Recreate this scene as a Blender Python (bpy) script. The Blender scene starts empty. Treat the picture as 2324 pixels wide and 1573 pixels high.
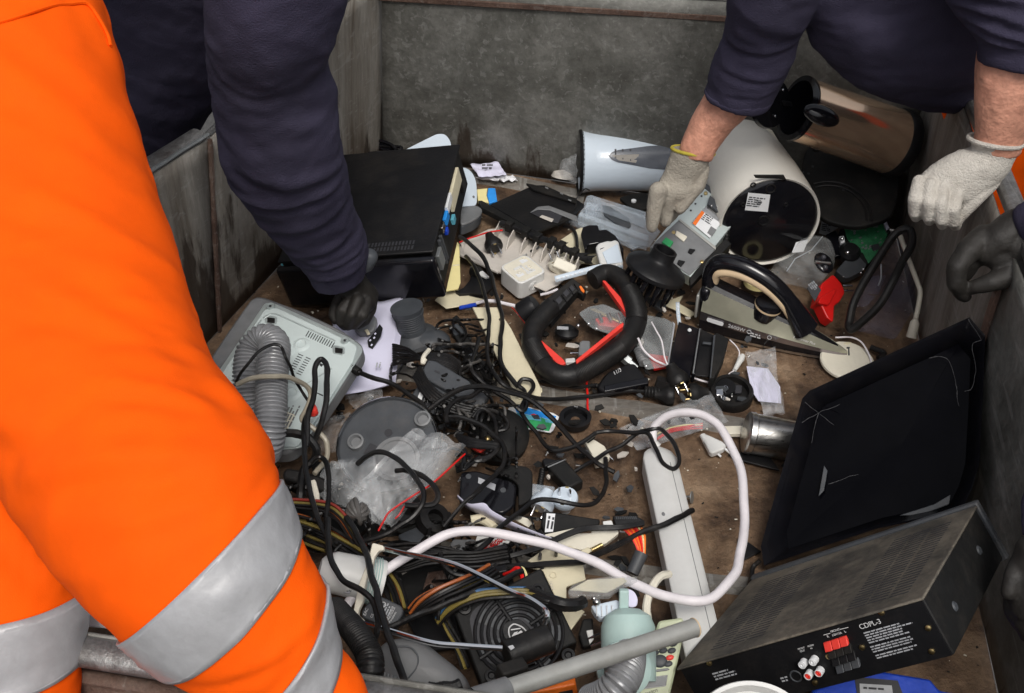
import bpy, bmesh, math, random
import numpy as np
from mathutils import Vector as V, noise, Matrix
random.seed(7)
C = bpy.context.scene.collection
SC = bpy.context.scene
# ---------------------------------------------------------------- camera, sky, sun, exposure
PITCH, FPX, CAMZ = math.radians(40), 2800.0, 1.65
cd = bpy.data.cameras.new('camera'); cd.sensor_width = 36; cd.lens = 36 * FPX / 2324
cd.clip_start = 0.05; cd.clip_end = 500
cam = bpy.data.objects.new('camera', cd); C.objects.link(cam)
cam.location = (0, 0, CAMZ); cam.rotation_euler = (math.pi / 2 - PITCH, 0, 0); SC.camera = cam
wd = bpy.data.worlds.new('World'); SC.world = wd; wd.use_nodes = True
wn = wd.node_tree.nodes; wl = wd.node_tree.links
sky = wn.new('ShaderNodeTexSky'); sky.sky_type = 'NISHITA'; sky.sun_disc = False
SUN_EL, SUN_ROT = math.radians(58), math.radians(170)
sky.sun_elevation = SUN_EL; sky.sun_rotation = SUN_ROT; sky.air_density = 1.0; sky.dust_density = 4.0; sky.ozone_density = 1.0
hs = wn.new('ShaderNodeHueSaturation'); hs.inputs['Saturation'].default_value = 0.30   # overcast: the blue is greyed by cloud
wl.new(sky.outputs[0], hs.inputs['Color']); wl.new(hs.outputs[0], wn['Background'].inputs[0])
wn['Background'].inputs[1].default_value = 0.12
sl = bpy.data.lights.new('sun', 'SUN'); sl.energy = 1.5; sl.angle = math.radians(18); sl.color = (1, 0.96, 0.9)
so = bpy.data.objects.new('sun', sl); C.objects.link(so)
sd = V((math.sin(SUN_ROT) * math.cos(SUN_EL), math.cos(SUN_ROT) * math.cos(SUN_EL), math.sin(SUN_EL)))
so.rotation_euler = sd.to_track_quat('Z', 'Y').to_euler()
SC.view_settings.view_transform = 'Standard'; SC.view_settings.look = 'None'
SC.view_settings.exposure = 0.22; SC.view_settings.gamma = 1.0; SC.view_settings.use_curve_mapping = False
SC.cycles.max_bounces = 8; SC.cycles.transparent_max_bounces = 16

# ---------------------------------------------------------------- measuring: a point of the photograph and a height -> a point of the place
RI = V((1, 0, 0)); FW = V((0, math.cos(PITCH), -math.sin(PITCH))); UP = RI.cross(FW); O0 = V((0, 0, CAMZ))
def ray(x, y): return FW + RI * ((x - 1162) / FPX) + UP * ((786.5 - y) / FPX)
def W(x, y, z):
    d = ray(x, y); return O0 + d * ((z - CAMZ) / d.z)
def DD(x, y, d): return O0 + ray(x, y) * d
def ID(dx, dy, t): return (RI * dx - UP * dy - FW * t).normalized()
def proj(p):
    d = p - O0; z = d.dot(FW); return (1162 + FPX * d.dot(RI) / z, 786.5 - FPX * d.dot(UP) / z)
def Zc(x0, y0, w, n=2324): return lambda x, y: ((x0 + x * w / n) * .90288, (y0 + y * w / n) * .90288)
k1 = Zc(0, 0, 900); k2 = Zc(850, 300, 600); k3 = Zc(1400, 300, 600); k4 = Zc(1740, 0, 834); k5 = Zc(1950, 450, 624)
q1 = Zc(500, 700, 600); q2 = Zc(1000, 550, 600); q3 = Zc(1500, 580, 700); q4 = Zc(900, 850, 600); q5 = Zc(650, 950, 600)
r1 = Zc(680, 1200, 600); r2 = Zc(1150, 1150, 600); r3 = Zc(850, 1400, 600); r4 = Zc(1400, 1400, 600); r5 = Zc(1700, 1250, 874)
r6 = Zc(1550, 950, 600, 1888); r7 = Zc(1900, 750, 674, 1928); r8 = Zc(0, 1100, 900, 2205)
s1 = Zc(600, 300, 600, 1888); s2 = Zc(2150, 1250, 424, 1356); s3 = Zc(780, 1350, 400, 1605); s4 = Zc(1450, 700, 450, 1966)
s5 = Zc(2200, 220, 374, 1014); s7 = Zc(380, 300, 420, 1201); dd = lambda x, y: (x, y)
def WP(k, pts, z): return [W(*k(x, y), z) for x, y in pts]
class Fr:
    def __init__(s, o, x, y):
        s.o = V(o); s.x = V(x).normalized(); y = V(y); s.z = s.x.cross(y).normalized(); s.y = s.z.cross(s.x)
    def p(s, a, b, c=0): return s.o + s.x * a + s.y * b + s.z * c
    def at(s, px, off=0):                              # where the sight line through a pixel meets this frame's plane
        d = ray(*px); o = s.o + s.z * off; return O0 + d * ((o - O0).dot(s.z) / d.dot(s.z))
    def poly(s, k, pts, off=0): return [s.at(k(x, y), off) for x, y in pts]
    def sub(s, a, b, c=0): return Fr(s.p(a, b, c), s.x, s.y)
def plane(px, z, n, up=V((0, 0, 1)), xdir=None):
    n = V(n).normalized(); x = V(xdir) if xdir is not None else up.cross(n)
    if x.length < 1e-4: x = V((1, 0, 0))
    x = (x - n * x.dot(n)).normalized()
    return Fr(W(*px, z), x, n.cross(x))
def box3(A, B, D, E, L, z, hint=(1.0, 1.03, 1.03)):
    """right-angled corner seen at pixel A with edges to B, D, E; |AB| = L; lowest corner about z"""
    a, b, d, e = [np.array(ray(*p)) for p in (A, B, D, E)]
    t = np.array(hint, float)
    def f(t):
        x, y, w = t[0] * b - a, t[1] * d - a, t[2] * e - a
        return np.array([x @ y, x @ w, y @ w])
    for _ in range(60):
        r = f(t); J = np.array([(f(t + 1e-6 * v) - r) / 1e-6 for v in np.eye(3)]).T
        st = np.linalg.lstsq(J, -r, rcond=None)[0]; t = t + np.clip(st, -.05, .05)
    s = L / np.linalg.norm(t[0] * b - a)
    P = [V(q * s) + O0 for q in (a, t[0] * b, t[1] * d, t[2] * e)]
    return P, [(P[i] - P[0]).length for i in (1, 2, 3)]

# ---------------------------------------------------------------- materials
MATS = {}
def M(name, col, rough=.5, metal=0, var=.18, scale=25, bump=.06, bscale=140, dust=0, dcol=(.16, .13, .10), spec=.5, alpha=1, trans=0, coat=0, stretch=(1, 1, 1), sheen=0, ior=1.45):
    m = bpy.data.materials.new(name); m.use_nodes = True; MATS[name] = m
    n = m.node_tree.nodes; l = m.node_tree.links; b = n['Principled BSDF']
    tc = n.new('ShaderNodeTexCoord'); mp = n.new('ShaderNodeMapping'); mp.inputs['Scale'].default_value = stretch
    l.new(tc.outputs['Object'], mp.inputs[0])
    ns = n.new('ShaderNodeTexNoise'); ns.inputs['Scale'].default_value = scale; ns.inputs['Detail'].default_value = 6; ns.inputs['Roughness'].default_value = .65
    l.new(mp.outputs[0], ns.inputs[0])
    cr = n.new('ShaderNodeValToRGB'); e = cr.color_ramp.elements; e[0].position = .3; e[1].position = .7
    e[0].color = tuple(max(0, c * (1 - var)) for c in col) + (1,); e[1].color = tuple(min(1, c * (1 + var)) for c in col) + (1,)
    l.new(ns.outputs[0], cr.inputs[0]); out = cr.outputs[0]
    if dust:
        n2 = n.new('ShaderNodeTexNoise'); n2.inputs['Scale'].default_value = scale * .6; n2.inputs['Detail'].default_value = 9; n2.inputs['Roughness'].default_value = .75
        l.new(mp.outputs[0], n2.inputs[0])
        c2 = n.new('ShaderNodeValToRGB'); c2.color_ramp.elements[0].position = .48; c2.color_ramp.elements[1].position = .75
        c2.color_ramp.elements[1].color = (dust, dust, dust, 1); l.new(n2.outputs[0], c2.inputs[0])
        mx = n.new('ShaderNodeMixRGB'); mx.inputs[2].default_value = tuple(dcol) + (1,); l.new(c2.outputs[0], mx.inputs[0]); l.new(out, mx.inputs[1]); out = mx.outputs[0]
    l.new(out, b.inputs['Base Color'])
    rr = n.new('ShaderNodeMapRange'); rr.inputs[3].default_value = max(0, rough - .1); rr.inputs[4].default_value = min(1, rough + .14)
    l.new(ns.outputs[0], rr.inputs[0]); l.new(rr.outputs[0], b.inputs['Roughness'])
    b.inputs['Metallic'].default_value = metal; b.inputs['Specular IOR Level'].default_value = spec; b.inputs['IOR'].default_value = ior
    b.inputs['Alpha'].default_value = alpha; b.inputs['Transmission Weight'].default_value = trans
    if coat: b.inputs['Coat Weight'].default_value = coat; b.inputs['Coat Roughness'].default_value = .08
    if sheen: b.inputs['Sheen Weight'].default_value = sheen; b.inputs['Sheen Roughness'].default_value = .6
    if bump:
        nb = n.new('ShaderNodeTexNoise'); nb.inputs['Scale'].default_value = bscale; nb.inputs['Detail'].default_value = 5; l.new(mp.outputs[0], nb.inputs[0])
        bp = n.new('ShaderNodeBump'); bp.inputs['Strength'].default_value = bump; bp.inputs['Distance'].default_value = .01
        l.new(nb.outputs[0], bp.inputs['Height']); l.new(bp.outputs[0], b.inputs['Normal'])
    return m
def film(name, col, a0, a1, rough=.18, scale=18):
    """thin clear film: mostly lets light through, with milky creases"""
    m = bpy.data.materials.new(name); m.use_nodes = True; MATS[name] = m
    n = m.node_tree.nodes; l = m.node_tree.links; b = n['Principled BSDF']; o = n['Material Output']
    b.inputs['Base Color'].default_value = col + (1,); b.inputs['Roughness'].default_value = rough
    tr = n.new('ShaderNodeBsdfTransparent'); mx = n.new('ShaderNodeMixShader')
    tc = n.new('ShaderNodeTexCoord'); ns = n.new('ShaderNodeTexNoise'); ns.inputs['Scale'].default_value = scale; ns.inputs['Detail'].default_value = 5; ns.inputs['Distortion'].default_value = 1.5
    l.new(tc.outputs['Object'], ns.inputs[0])
    mr = n.new('ShaderNodeMapRange'); mr.inputs[1].default_value = .35; mr.inputs[2].default_value = .7; mr.inputs[3].default_value = a0; mr.inputs[4].default_value = a1
    l.new(ns.outputs[0], mr.inputs[0]); l.new(mr.outputs[0], mx.inputs[0]); l.new(tr.outputs[0], mx.inputs[1]); l.new(b.outputs[0], mx.inputs[2]); l.new(mx.outputs[0], o.inputs[0])
    bp = n.new('ShaderNodeBump'); bp.inputs['Strength'].default_value = .5; bp.inputs['Distance'].default_value = .02; l.new(ns.outputs[0], bp.inputs['Height']); l.new(bp.outputs[0], b.inputs['Normal'])
    return m
def mixmat(name, stain, stops, scale, stretch, rough=.6, metal=0, bump=.3, bdist=.01, detail=10, scr=0, scol=(.45, .45, .43), dist=0, spec=.5):
    """layered worn surface: a colour ramp over streaky noise, light scratches on top"""
    m = bpy.data.materials.new(name); m.use_nodes = True; MATS[name] = m
    n = m.node_tree.nodes; l = m.node_tree.links; b = n['Principled BSDF']
    tc = n.new('ShaderNodeTexCoord'); mp = n.new('ShaderNodeMapping'); mp.inputs['Scale'].default_value = stretch; l.new(tc.outputs['Object'], mp.inputs[0])
    ns = n.new('ShaderNodeTexNoise'); ns.inputs['Scale'].default_value = scale; ns.inputs['Detail'].default_value = detail; ns.inputs['Roughness'].default_value = .7; ns.inputs['Distortion'].default_value = dist
    l.new(mp.outputs[0], ns.inputs[0])
    cr = n.new('ShaderNodeValToRGB'); els = cr.color_ramp.elements
    while len(els) < len(stops): els.new(.5)
    for e, (p, c) in zip(els, stops): e.position = p; e.color = tuple(c) + (1,)
    l.new(ns.outputs[0], cr.inputs[0])
    n2 = n.new('ShaderNodeTexNoise'); n2.inputs['Scale'].default_value = scale * 14; n2.inputs['Detail'].default_value = 9; n2.inputs['Roughness'].default_value = .7; l.new(mp.outputs[0], n2.inputs[0])
    mx = n.new('ShaderNodeMixRGB'); mx.blend_type = 'OVERLAY'; mx.inputs[0].default_value = .62; l.new(cr.outputs[0], mx.inputs[1]); l.new(n2.outputs[0], mx.inputs[2]); out = mx.outputs[0]
    if scr:
        for i, (rot, sc) in enumerate((((.3, .2, .5), 34), ((1.1, .8, 2.0), 52), ((.2, 1.9, 1.2), 44), ((.9, .1, 2.6), 70))):
            m2 = n.new('ShaderNodeMapping'); m2.inputs['Rotation'].default_value = rot; m2.inputs['Scale'].default_value = (1, .022, 1); l.new(tc.outputs['Object'], m2.inputs[0])
            vn = n.new('ShaderNodeTexNoise'); vn.inputs['Scale'].default_value = sc; vn.inputs['Detail'].default_value = 3; vn.inputs['Distortion'].default_value = .6; l.new(m2.outputs[0], vn.inputs[0])
            c3 = n.new('ShaderNodeValToRGB'); c3.color_ramp.elements[0].position = .645; c3.color_ramp.elements[1].position = .675; c3.color_ramp.elements[1].color = (scr,) * 3 + (1,)
            l.new(vn.outputs[0], c3.inputs[0]); m3 = n.new('ShaderNodeMixRGB'); m3.inputs[2].default_value = tuple(scol) + (1,); l.new(c3.outputs[0], m3.inputs[0]); l.new(out, m3.inputs[1]); out = m3.outputs[0]
    if stain:                                           # dried brown runs and splashes, densest low on the wall
        sx = n.new('ShaderNodeSeparateXYZ'); l.new(tc.outputs['Object'], sx.inputs[0]); m4 = n.new('ShaderNodeMapping'); m4.inputs['Scale'].default_value = (1, 1, .22); l.new(tc.outputs['Object'], m4.inputs[0])
        n4 = n.new('ShaderNodeTexNoise'); n4.inputs['Scale'].default_value = 13; n4.inputs['Detail'].default_value = 7; n4.inputs['Roughness'].default_value = .6; l.new(m4.outputs[0], n4.inputs[0])
        mm = n.new('ShaderNodeMath'); mm.operation = 'MULTIPLY_ADD'; mm.inputs[1].default_value = -.85; l.new(sx.outputs[2], mm.inputs[0]); l.new(n4.outputs[0], mm.inputs[2])
        c4 = n.new('ShaderNodeValToRGB'); c4.color_ramp.elements[0].position = stain; c4.color_ramp.elements[1].position = stain + .05; c4.color_ramp.elements[1].color = (.85, .85, .85, 1); l.new(mm.outputs[0], c4.inputs[0])
        m5 = n.new('ShaderNodeMixRGB'); m5.inputs[2].default_value = (.035, .022, .014, 1); l.new(c4.outputs[0], m5.inputs[0]); l.new(out, m5.inputs[1]); out = m5.outputs[0]
    l.new(out, b.inputs['Base Color']); b.inputs['Metallic'].default_value = metal; b.inputs['Specular IOR Level'].default_value = spec
    rr = n.new('ShaderNodeMapRange'); rr.inputs[3].default_value = rough - .15; rr.inputs[4].default_value = rough + .15; l.new(n2.outputs[0], rr.inputs[0]); l.new(rr.outputs[0], b.inputs['Roughness'])
    ad = n.new('ShaderNodeMath'); ad.operation = 'ADD'; l.new(ns.outputs[0], ad.inputs[0]); l.new(n2.outputs[0], ad.inputs[1])
    bp = n.new('ShaderNodeBump'); bp.inputs['Strength'].default_value = bump; bp.inputs['Distance'].default_value = bdist; l.new(ad.outputs[0], bp.inputs['Height']); l.new(bp.outputs[0], b.inputs['Normal'])
    return m
M('blk', (.008, .008, .009), .42, dust=.08, scale=18, spec=.3); M('blkg', (.006, .006, .008), .12, bump=.01, dust=.05); M('blkm', (.010, .010, .010), .60, dust=.12, scale=30, spec=.25)
M('rub', (.009, .0085, .0085), .45, spec=.35, dust=.10, scale=40, bump=.1); M('dgrey', (.050, .055, .062), .5, dust=.2); M('grey', (.17, .175, .18), .45, dust=.25)
M('cable', (.007, .0067, .007), .34, spec=.4, dust=.10, scale=60); M('cableg', (.10, .095, .09), .45, dust=.3); M('clear_cable', (.30, .27, .21), .3)
M('white', (.66, .66, .64), .38, var=.06, dust=.22, scale=9, dcol=(.42, .39, .35)); M('bluewhite', (.60, .68, .76), .22, var=.03, dust=.14, scale=7, coat=.4, dcol=(.4, .4, .4)); M('wcable', (.74, .70, .72), .42, var=.07, dust=.2, dcol=(.4, .36, .33))
M('cream', (.66, .60, .43), .5, var=.08, dust=.35, scale=12, dcol=(.30, .25, .17)); M('ivory', (.70, .66, .55), .45, var=.06, dust=.3, dcol=(.36, .31, .24)); M('beige', (.56, .52, .47), .55, var=.08, dust=.35, dcol=(.28, .24, .2))
M('yellow', (.72, .63, .30), .5, var=.06); M('mint', (.42, .56, .53), .45, var=.05, dust=.2, dcol=(.3, .32, .3)); M('red', (.62, .012, .010), .3, var=.1); M('redl', (.75, .05, .035), .4, var=.1)
M('orange', (.85, .18, .02), .4); M('blue', (.01, .05, .42), .35); M('bluel', (.02, .25, .70), .45); M('green', (.03, .30, .10), .4); M('cyan', (.10, .36, .46), .35)
M('paper', (.66, .65, .80), .75, var=.03, bump=.05, bscale=25); M('paper2', (.72, .72, .74), .75, var=.04); M('label', (.72, .73, .74), .5, var=.04); M('label_grey', (.38, .39, .41), .5)
M('ink', (.03, .03, .035), .6); M('inkw', (.62, .62, .62), .6, var=.05)
M('steel', (.55, .54, .52), .28, 1, var=.2, scale=40, bump=.03, stretch=(1, 1, 6)); M('chrome', (.72, .72, .73), .10, 1, var=.06, bump=.01); M('tin', (.52, .58, .57), .42, .55, var=.10, scale=14, dust=.1, dcol=(.4, .4, .38)); M('tinmatte', (.55, .62, .61), .45, .0, var=.05, scale=10, dust=.12, dcol=(.32, .34, .33))
M('alu', (.40, .40, .375), .36, .35, var=.12, scale=30, dust=.2, dcol=(.30, .26, .2)); M('bronze', (.95, .66, .45), .15, .86, var=.1, bump=.01, scale=8); M('brass', (.55, .42, .2), .3, 1); M('galv', (.38, .40, .40), .45, .8, var=.2, scale=12)
M('hose', (.27, .275, .285), .32, .25, var=.1, dust=.2, scale=35); M('pcb', (.03, .17, .07), .4, var=.35, scale=90)
M('ironglass', (.50, .49, .38), .15, .55, var=.25, scale=6, coat=.5, bump=.01); M('tan', (.62, .47, .30), .35, var=.06); M('kwin', (.10, .11, .13), .18, bump=.01, spec=.3); M('kpan', (.26, .24, .21), .4); M('deep', (.002, .002, .003), .06, spec=.07, bump=.01); M('scratch', (.075, .075, .08), .6); M('smoke', (.06, .06, .07), .15, bump=.01)
M('warmwhite', (.74, .71, .64), .4, var=.05, scale=6, dust=.15, dcol=(.45, .41, .34)); M('darkchrome', (.30, .28, .30), .16, .9, var=.25, scale=5, bump=.01); M('skin', (.56, .27, .185), .52, var=.30, scale=38, bump=.3, bscale=110, dust=.25, dcol=(.48, .17, .12))
M('navy', (.038, .034, .060), .9, var=.2, scale=6, bump=.35, bscale=420, dust=.35, dcol=(.068, .063, .094), spec=.2); M('navyd', (.009, .008, .018), .9, bump=.25, bscale=400, spec=.15)
M('hivis', (.90, .100, .0006), .8, var=.07, dust=.35, dcol=(.62, .055, .002), scale=5, bump=.10, bscale=700, spec=.15); M('reflect', (.36, .36, .37), .42, .15, var=.16, dust=.5, dcol=(.24, .235, .23), scale=11, bump=.12, bscale=60); M('bandedge', (.35, .35, .36), .6)
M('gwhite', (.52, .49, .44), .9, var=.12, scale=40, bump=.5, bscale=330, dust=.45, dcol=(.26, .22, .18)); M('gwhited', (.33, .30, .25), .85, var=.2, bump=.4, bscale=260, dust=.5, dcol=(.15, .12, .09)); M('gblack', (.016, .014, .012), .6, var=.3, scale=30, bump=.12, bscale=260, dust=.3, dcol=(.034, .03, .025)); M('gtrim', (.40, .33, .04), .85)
M('clearp', (.80, .83, .86), .08, trans=.96, var=.02, bump=.05, bscale=20, ior=1.2); M('smokep', (.42, .40, .50), .10, trans=.92, var=.05, bump=.03, ior=1.1); M('clearpd', (.55, .55, .53), .12, trans=.9, var=.05, bump=.06, bscale=40, ior=1.2)
film('bag', (.74, .76, .77), .04, .44, rough=.07, scale=9); film('bag2', (.74, .76, .78), .05, .34, rough=.12, scale=12); film('visor', (.16, .15, .21), .12, .30, rough=.08, scale=6); film('tank', (.50, .52, .52), .10, .34, rough=.06, scale=9)
film('trayp', (.62, .70, .78), .16, .42, rough=.1, scale=7)
# the worn steel of the skip
mixmat('wall_steel', .50, [(.30, (.065, .062, .053)), (.47, (.13, .128, .115)), (.60, (.20, .197, .18)), (.75, (.29, .285, .265))], 5, (1, 1, 1), .55, .2, .25, scr=.18, dist=.25)
mixmat('wall_side', .36, [(.34, (.10, .078, .058)), (.43, (.19, .168, .14)), (.56, (.27, .25, .22)), (.78, (.36, .34, .305))], 9, (1, 1, .14), .6, .15, .3, scr=.18, dist=.6)
mixmat('wall_right', .47, [(.31, (.075, .058, .047)), (.44, (.165, .143, .122)), (.57, (.25, .228, .204)), (.80, (.34, .32, .295))], 10, (1, 1, .16), .6, .15, .35, scr=.2, dist=.7)
mixmat('floor_dirt', None, [(.35, (.022, .012, .007)), (.45, (.085, .048, .026)), (.55, (.19, .118, .068)), (.70, (.36, .25, .16))], 4.5, (1, 1, 1), .58, 0, .7, .012, scr=.07, scol=(.33, .27, .20), dist=.25)
mixmat('rib_steel', None, [(.30, (.10, .08, .06)), (.5, (.19, .175, .155)), (.72, (.28, .27, .25))], 9, (.5, 1, 1), .55, .3, .3, scr=.3)
mixmat('rim_steel', None, [(.30, (.07, .055, .05)), (.48, (.17, .165, .16)), (.66, (.30, .30, .30))], 14, (1, 1, 1), .38, .6, .3, scr=.2)
mixmat('rust', None, [(.30, (.045, .022, .015)), (.5, (.10, .058, .042)), (.7, (.17, .12, .095))], 12, (1, 1, .6), .75, 0, .5, scr=.1)
mixmat('ground_m', None, [(.3, (.05, .048, .045)), (.6, (.10, .098, .094)), (.8, (.15, .147, .14))], 8, (1, 1, 1), .9, 0, .5, scr=0)
mixmat('amp_top', None, [(.32, (.022, .020, .018)), (.46, (.065, .057, .046)), (.60, (.14, .12, .092)), (.80, (.21, .185, .145))], 9, (1, 1, 1), .7, 0, .15, scr=.1, scol=(.2, .18, .15))
def mt(x): return MATS[x] if isinstance(x, str) else x

# ---------------------------------------------------------------- geometry
def cat(P, n=8, closed=False):
    P = [V(p) for p in P]; out = []; m = len(P)
    if m < 3 and not closed: return [P[0].lerp(P[-1], i / n) for i in range(n + 1)]
    for i in range(m if closed else m - 1):
        if closed: a, b, c, d = P[i - 1], P[i], P[(i + 1) % m], P[(i + 2) % m]
        else: a = P[i - 1] if i else P[0] * 2 - P[1]; b = P[i]; c = P[i + 1]; d = P[i + 2] if i + 2 < m else c * 2 - b
        for j in range(n):
            t = j / n; out.append(.5 * ((2 * b) + (c - a) * t + (2 * a - 5 * b + 4 * c - d) * t * t + (3 * b - a - 3 * c + d) * t ** 3))
    if not closed: out.append(P[-1])
    return out
class G:
    def __init__(s): s.v = []; s.f = []
    def add(s, vs, fs):
        n = len(s.v); s.v += [V(p) for p in vs]; s.f += [tuple(i + n for i in f) for f in fs]; return s
    def prism(s, pts, d):
        n = len(pts); d = V(d)
        return s.add(list(pts) + [p + d for p in pts], [tuple(range(n)), tuple(range(2 * n - 1, n - 1, -1))] + [(i, i + n, (i + 1) % n + n, (i + 1) % n) for i in range(n)])
    def box(s, fr, x0, x1, y0, y1, z0, z1):
        return s.prism([fr.p(x0, y0, z1), fr.p(x1, y0, z1), fr.p(x1, y1, z1), fr.p(x0, y1, z1)], fr.z * (z0 - z1))
    def hexa(s, t, b): return s.add(list(t) + list(b), [(0, 1, 2, 3), (7, 6, 5, 4)] + [(i, i + 4, (i + 1) % 4 + 4, (i + 1) % 4) for i in range(4)])
    def lathe(s, o, ax, prof, seg=32, a0=0, a1=2 * math.pi, xd=None, sy=1):
        ax = V(ax).normalized(); x = V(xd) if xd is not None else (V((0, 0, 1)) if abs(ax.z) < .9 else V((1, 0, 0)))
        x = (x - ax * x.dot(ax)).normalized(); y = ax.cross(x); o = V(o); full = a1 - a0 > 6.28; m = seg if full else seg + 1
        vs = [o + ax * t + (x * math.cos(a0 + (a1 - a0) * i / seg) + y * math.sin(a0 + (a1 - a0) * i / seg) * sy) * r for r, t in prof for i in range(m)]
        fs = [(j * m + i, j * m + (i + 1) % m, (j + 1) * m + (i + 1) % m, (j + 1) * m + i) for j in range(len(prof) - 1) for i in range(m if full else m - 1)]
        return s.add(vs, fs)
    def cyl(s, a, b, r, r2=None, seg=20):
        a = V(a); b = V(b); L = (b - a).length; r2 = r if r2 is None else r2
        return s.lathe(a, b - a, [(1e-5, 0), (r, 0), (r2, L), (1e-5, L)], seg)
    def tube(s, pts, r, seg=8, n=8, closed=False, fl=1, cap=True, fd=None, raw=False):
        P = list(pts) if raw else cat(pts, n, closed); m = len(P)
        rr = (lambda t: r) if not callable(r) else r
        T = [((P[(i + 1) % m] - P[i - 1]) if closed else (P[min(i + 1, m - 1)] - P[max(i - 1, 0)])).normalized() for i in range(m)]
        nx = V(fd) if fd is not None else (V((0, 0, 1)) if abs(T[0].z) < .9 else V((1, 0, 0)))
        vs = []
        for i in range(m):
            if fd is not None: nx = V(fd)
            nx = (nx - T[i] * nx.dot(T[i])).normalized(); ny = T[i].cross(nx); R = rr(i / (m - 1))
            vs += [P[i] + (nx * math.cos(6.28318 * j / seg) * fl + ny * math.sin(6.28318 * j / seg)) * R for j in range(seg)]
        k = m if closed else m - 1
        fs = [(i * seg + j, i * seg + (j + 1) % seg, ((i + 1) % m) * seg + (j + 1) % seg, ((i + 1) % m) * seg + j) for i in range(k) for j in range(seg)]
        if cap and not closed: fs += [tuple(range(seg))[::-1], tuple(range((m - 1) * seg, m * seg))]
        return s.add(vs, fs)
    def hosec(s, pts, r, pitch, seg=24, depth=.12):
        P = cat(pts, 40); L = [0]
        for a, b in zip(P, P[1:]): L.append(L[-1] + (b - a).length)
        k = int(L[-1] / pitch * 6); Q = []; j = 0
        for i in range(k + 1):
            t = L[-1] * i / k
            while j < len(L) - 2 and L[j + 1] < t: j += 1
            Q.append(P[j].lerp(P[j + 1], (t - L[j]) / max(1e-9, L[j + 1] - L[j])))
        return s.tube(Q, lambda t: r * (1 - depth * (.5 - .5 * math.cos(t * k / 6 * 6.28318)) ** 1.5), seg, raw=True)
    def ball(s, o, rx, ry=None, rz=None, fr=None, seg=16, rings=10):
        ry = ry or rx; rz = rz or rx; fr = fr or Fr((0, 0, 0), (1, 0, 0), (0, 1, 0)); o = V(o)
        vs = []; 
        for i in range(rings + 1):
            a = math.pi * (.001 + .998 * i / rings)
            for j in range(seg):
                t = 6.28318 * j / seg
                vs.append(o + fr.x * rx * math.sin(a) * math.cos(t) + fr.y * ry * math.sin(a) * math.sin(t) + fr.z * rz * math.cos(a))
        return s.add(vs, [(i * seg + j, i * seg + (j + 1) % seg, (i + 1) * seg + (j + 1) % seg, (i + 1) * seg + j) for i in range(rings) for j in range(seg)])
    def torus(s, o, ax, R, r, seg=32, rs=10, fl=1): return s.lathe(o, ax, [(R + r * math.cos(6.28318 * i / rs), r * fl * math.sin(6.28318 * i / rs)) for i in range(rs + 1)], seg)
    def grid(s, fn, nu, nv):
        return s.add([fn(i / nu, j / nv) for i in range(nu + 1) for j in range(nv + 1)], [(i * (nv + 1) + j, i * (nv + 1) + j + 1, (i + 1) * (nv + 1) + j + 1, (i + 1) * (nv + 1) + j) for i in range(nu) for j in range(nv)])
    def jit(s, amp, sc, seed=0):
        s.v = [p + noise.noise_vector(p * sc + V((seed, seed * 2.3, 0))) * amp for p in s.v]; return s
def rpoly(pts, r, n=4):
    """round the corners of a polygon of world points"""
    out = []; m = len(pts)
    for i in range(m):
        p = pts[i]; a = pts[i - 1] - p; b = pts[(i + 1) % m] - p
        d = min(r, a.length * .45, b.length * .45); A = p + a.normalized() * d; B = p + b.normalized() * d
        for j in range(n + 1): t = j / n; out.append(A * (1 - t) ** 2 + p * 2 * t * (1 - t) + B * t * t)
    return out
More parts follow.
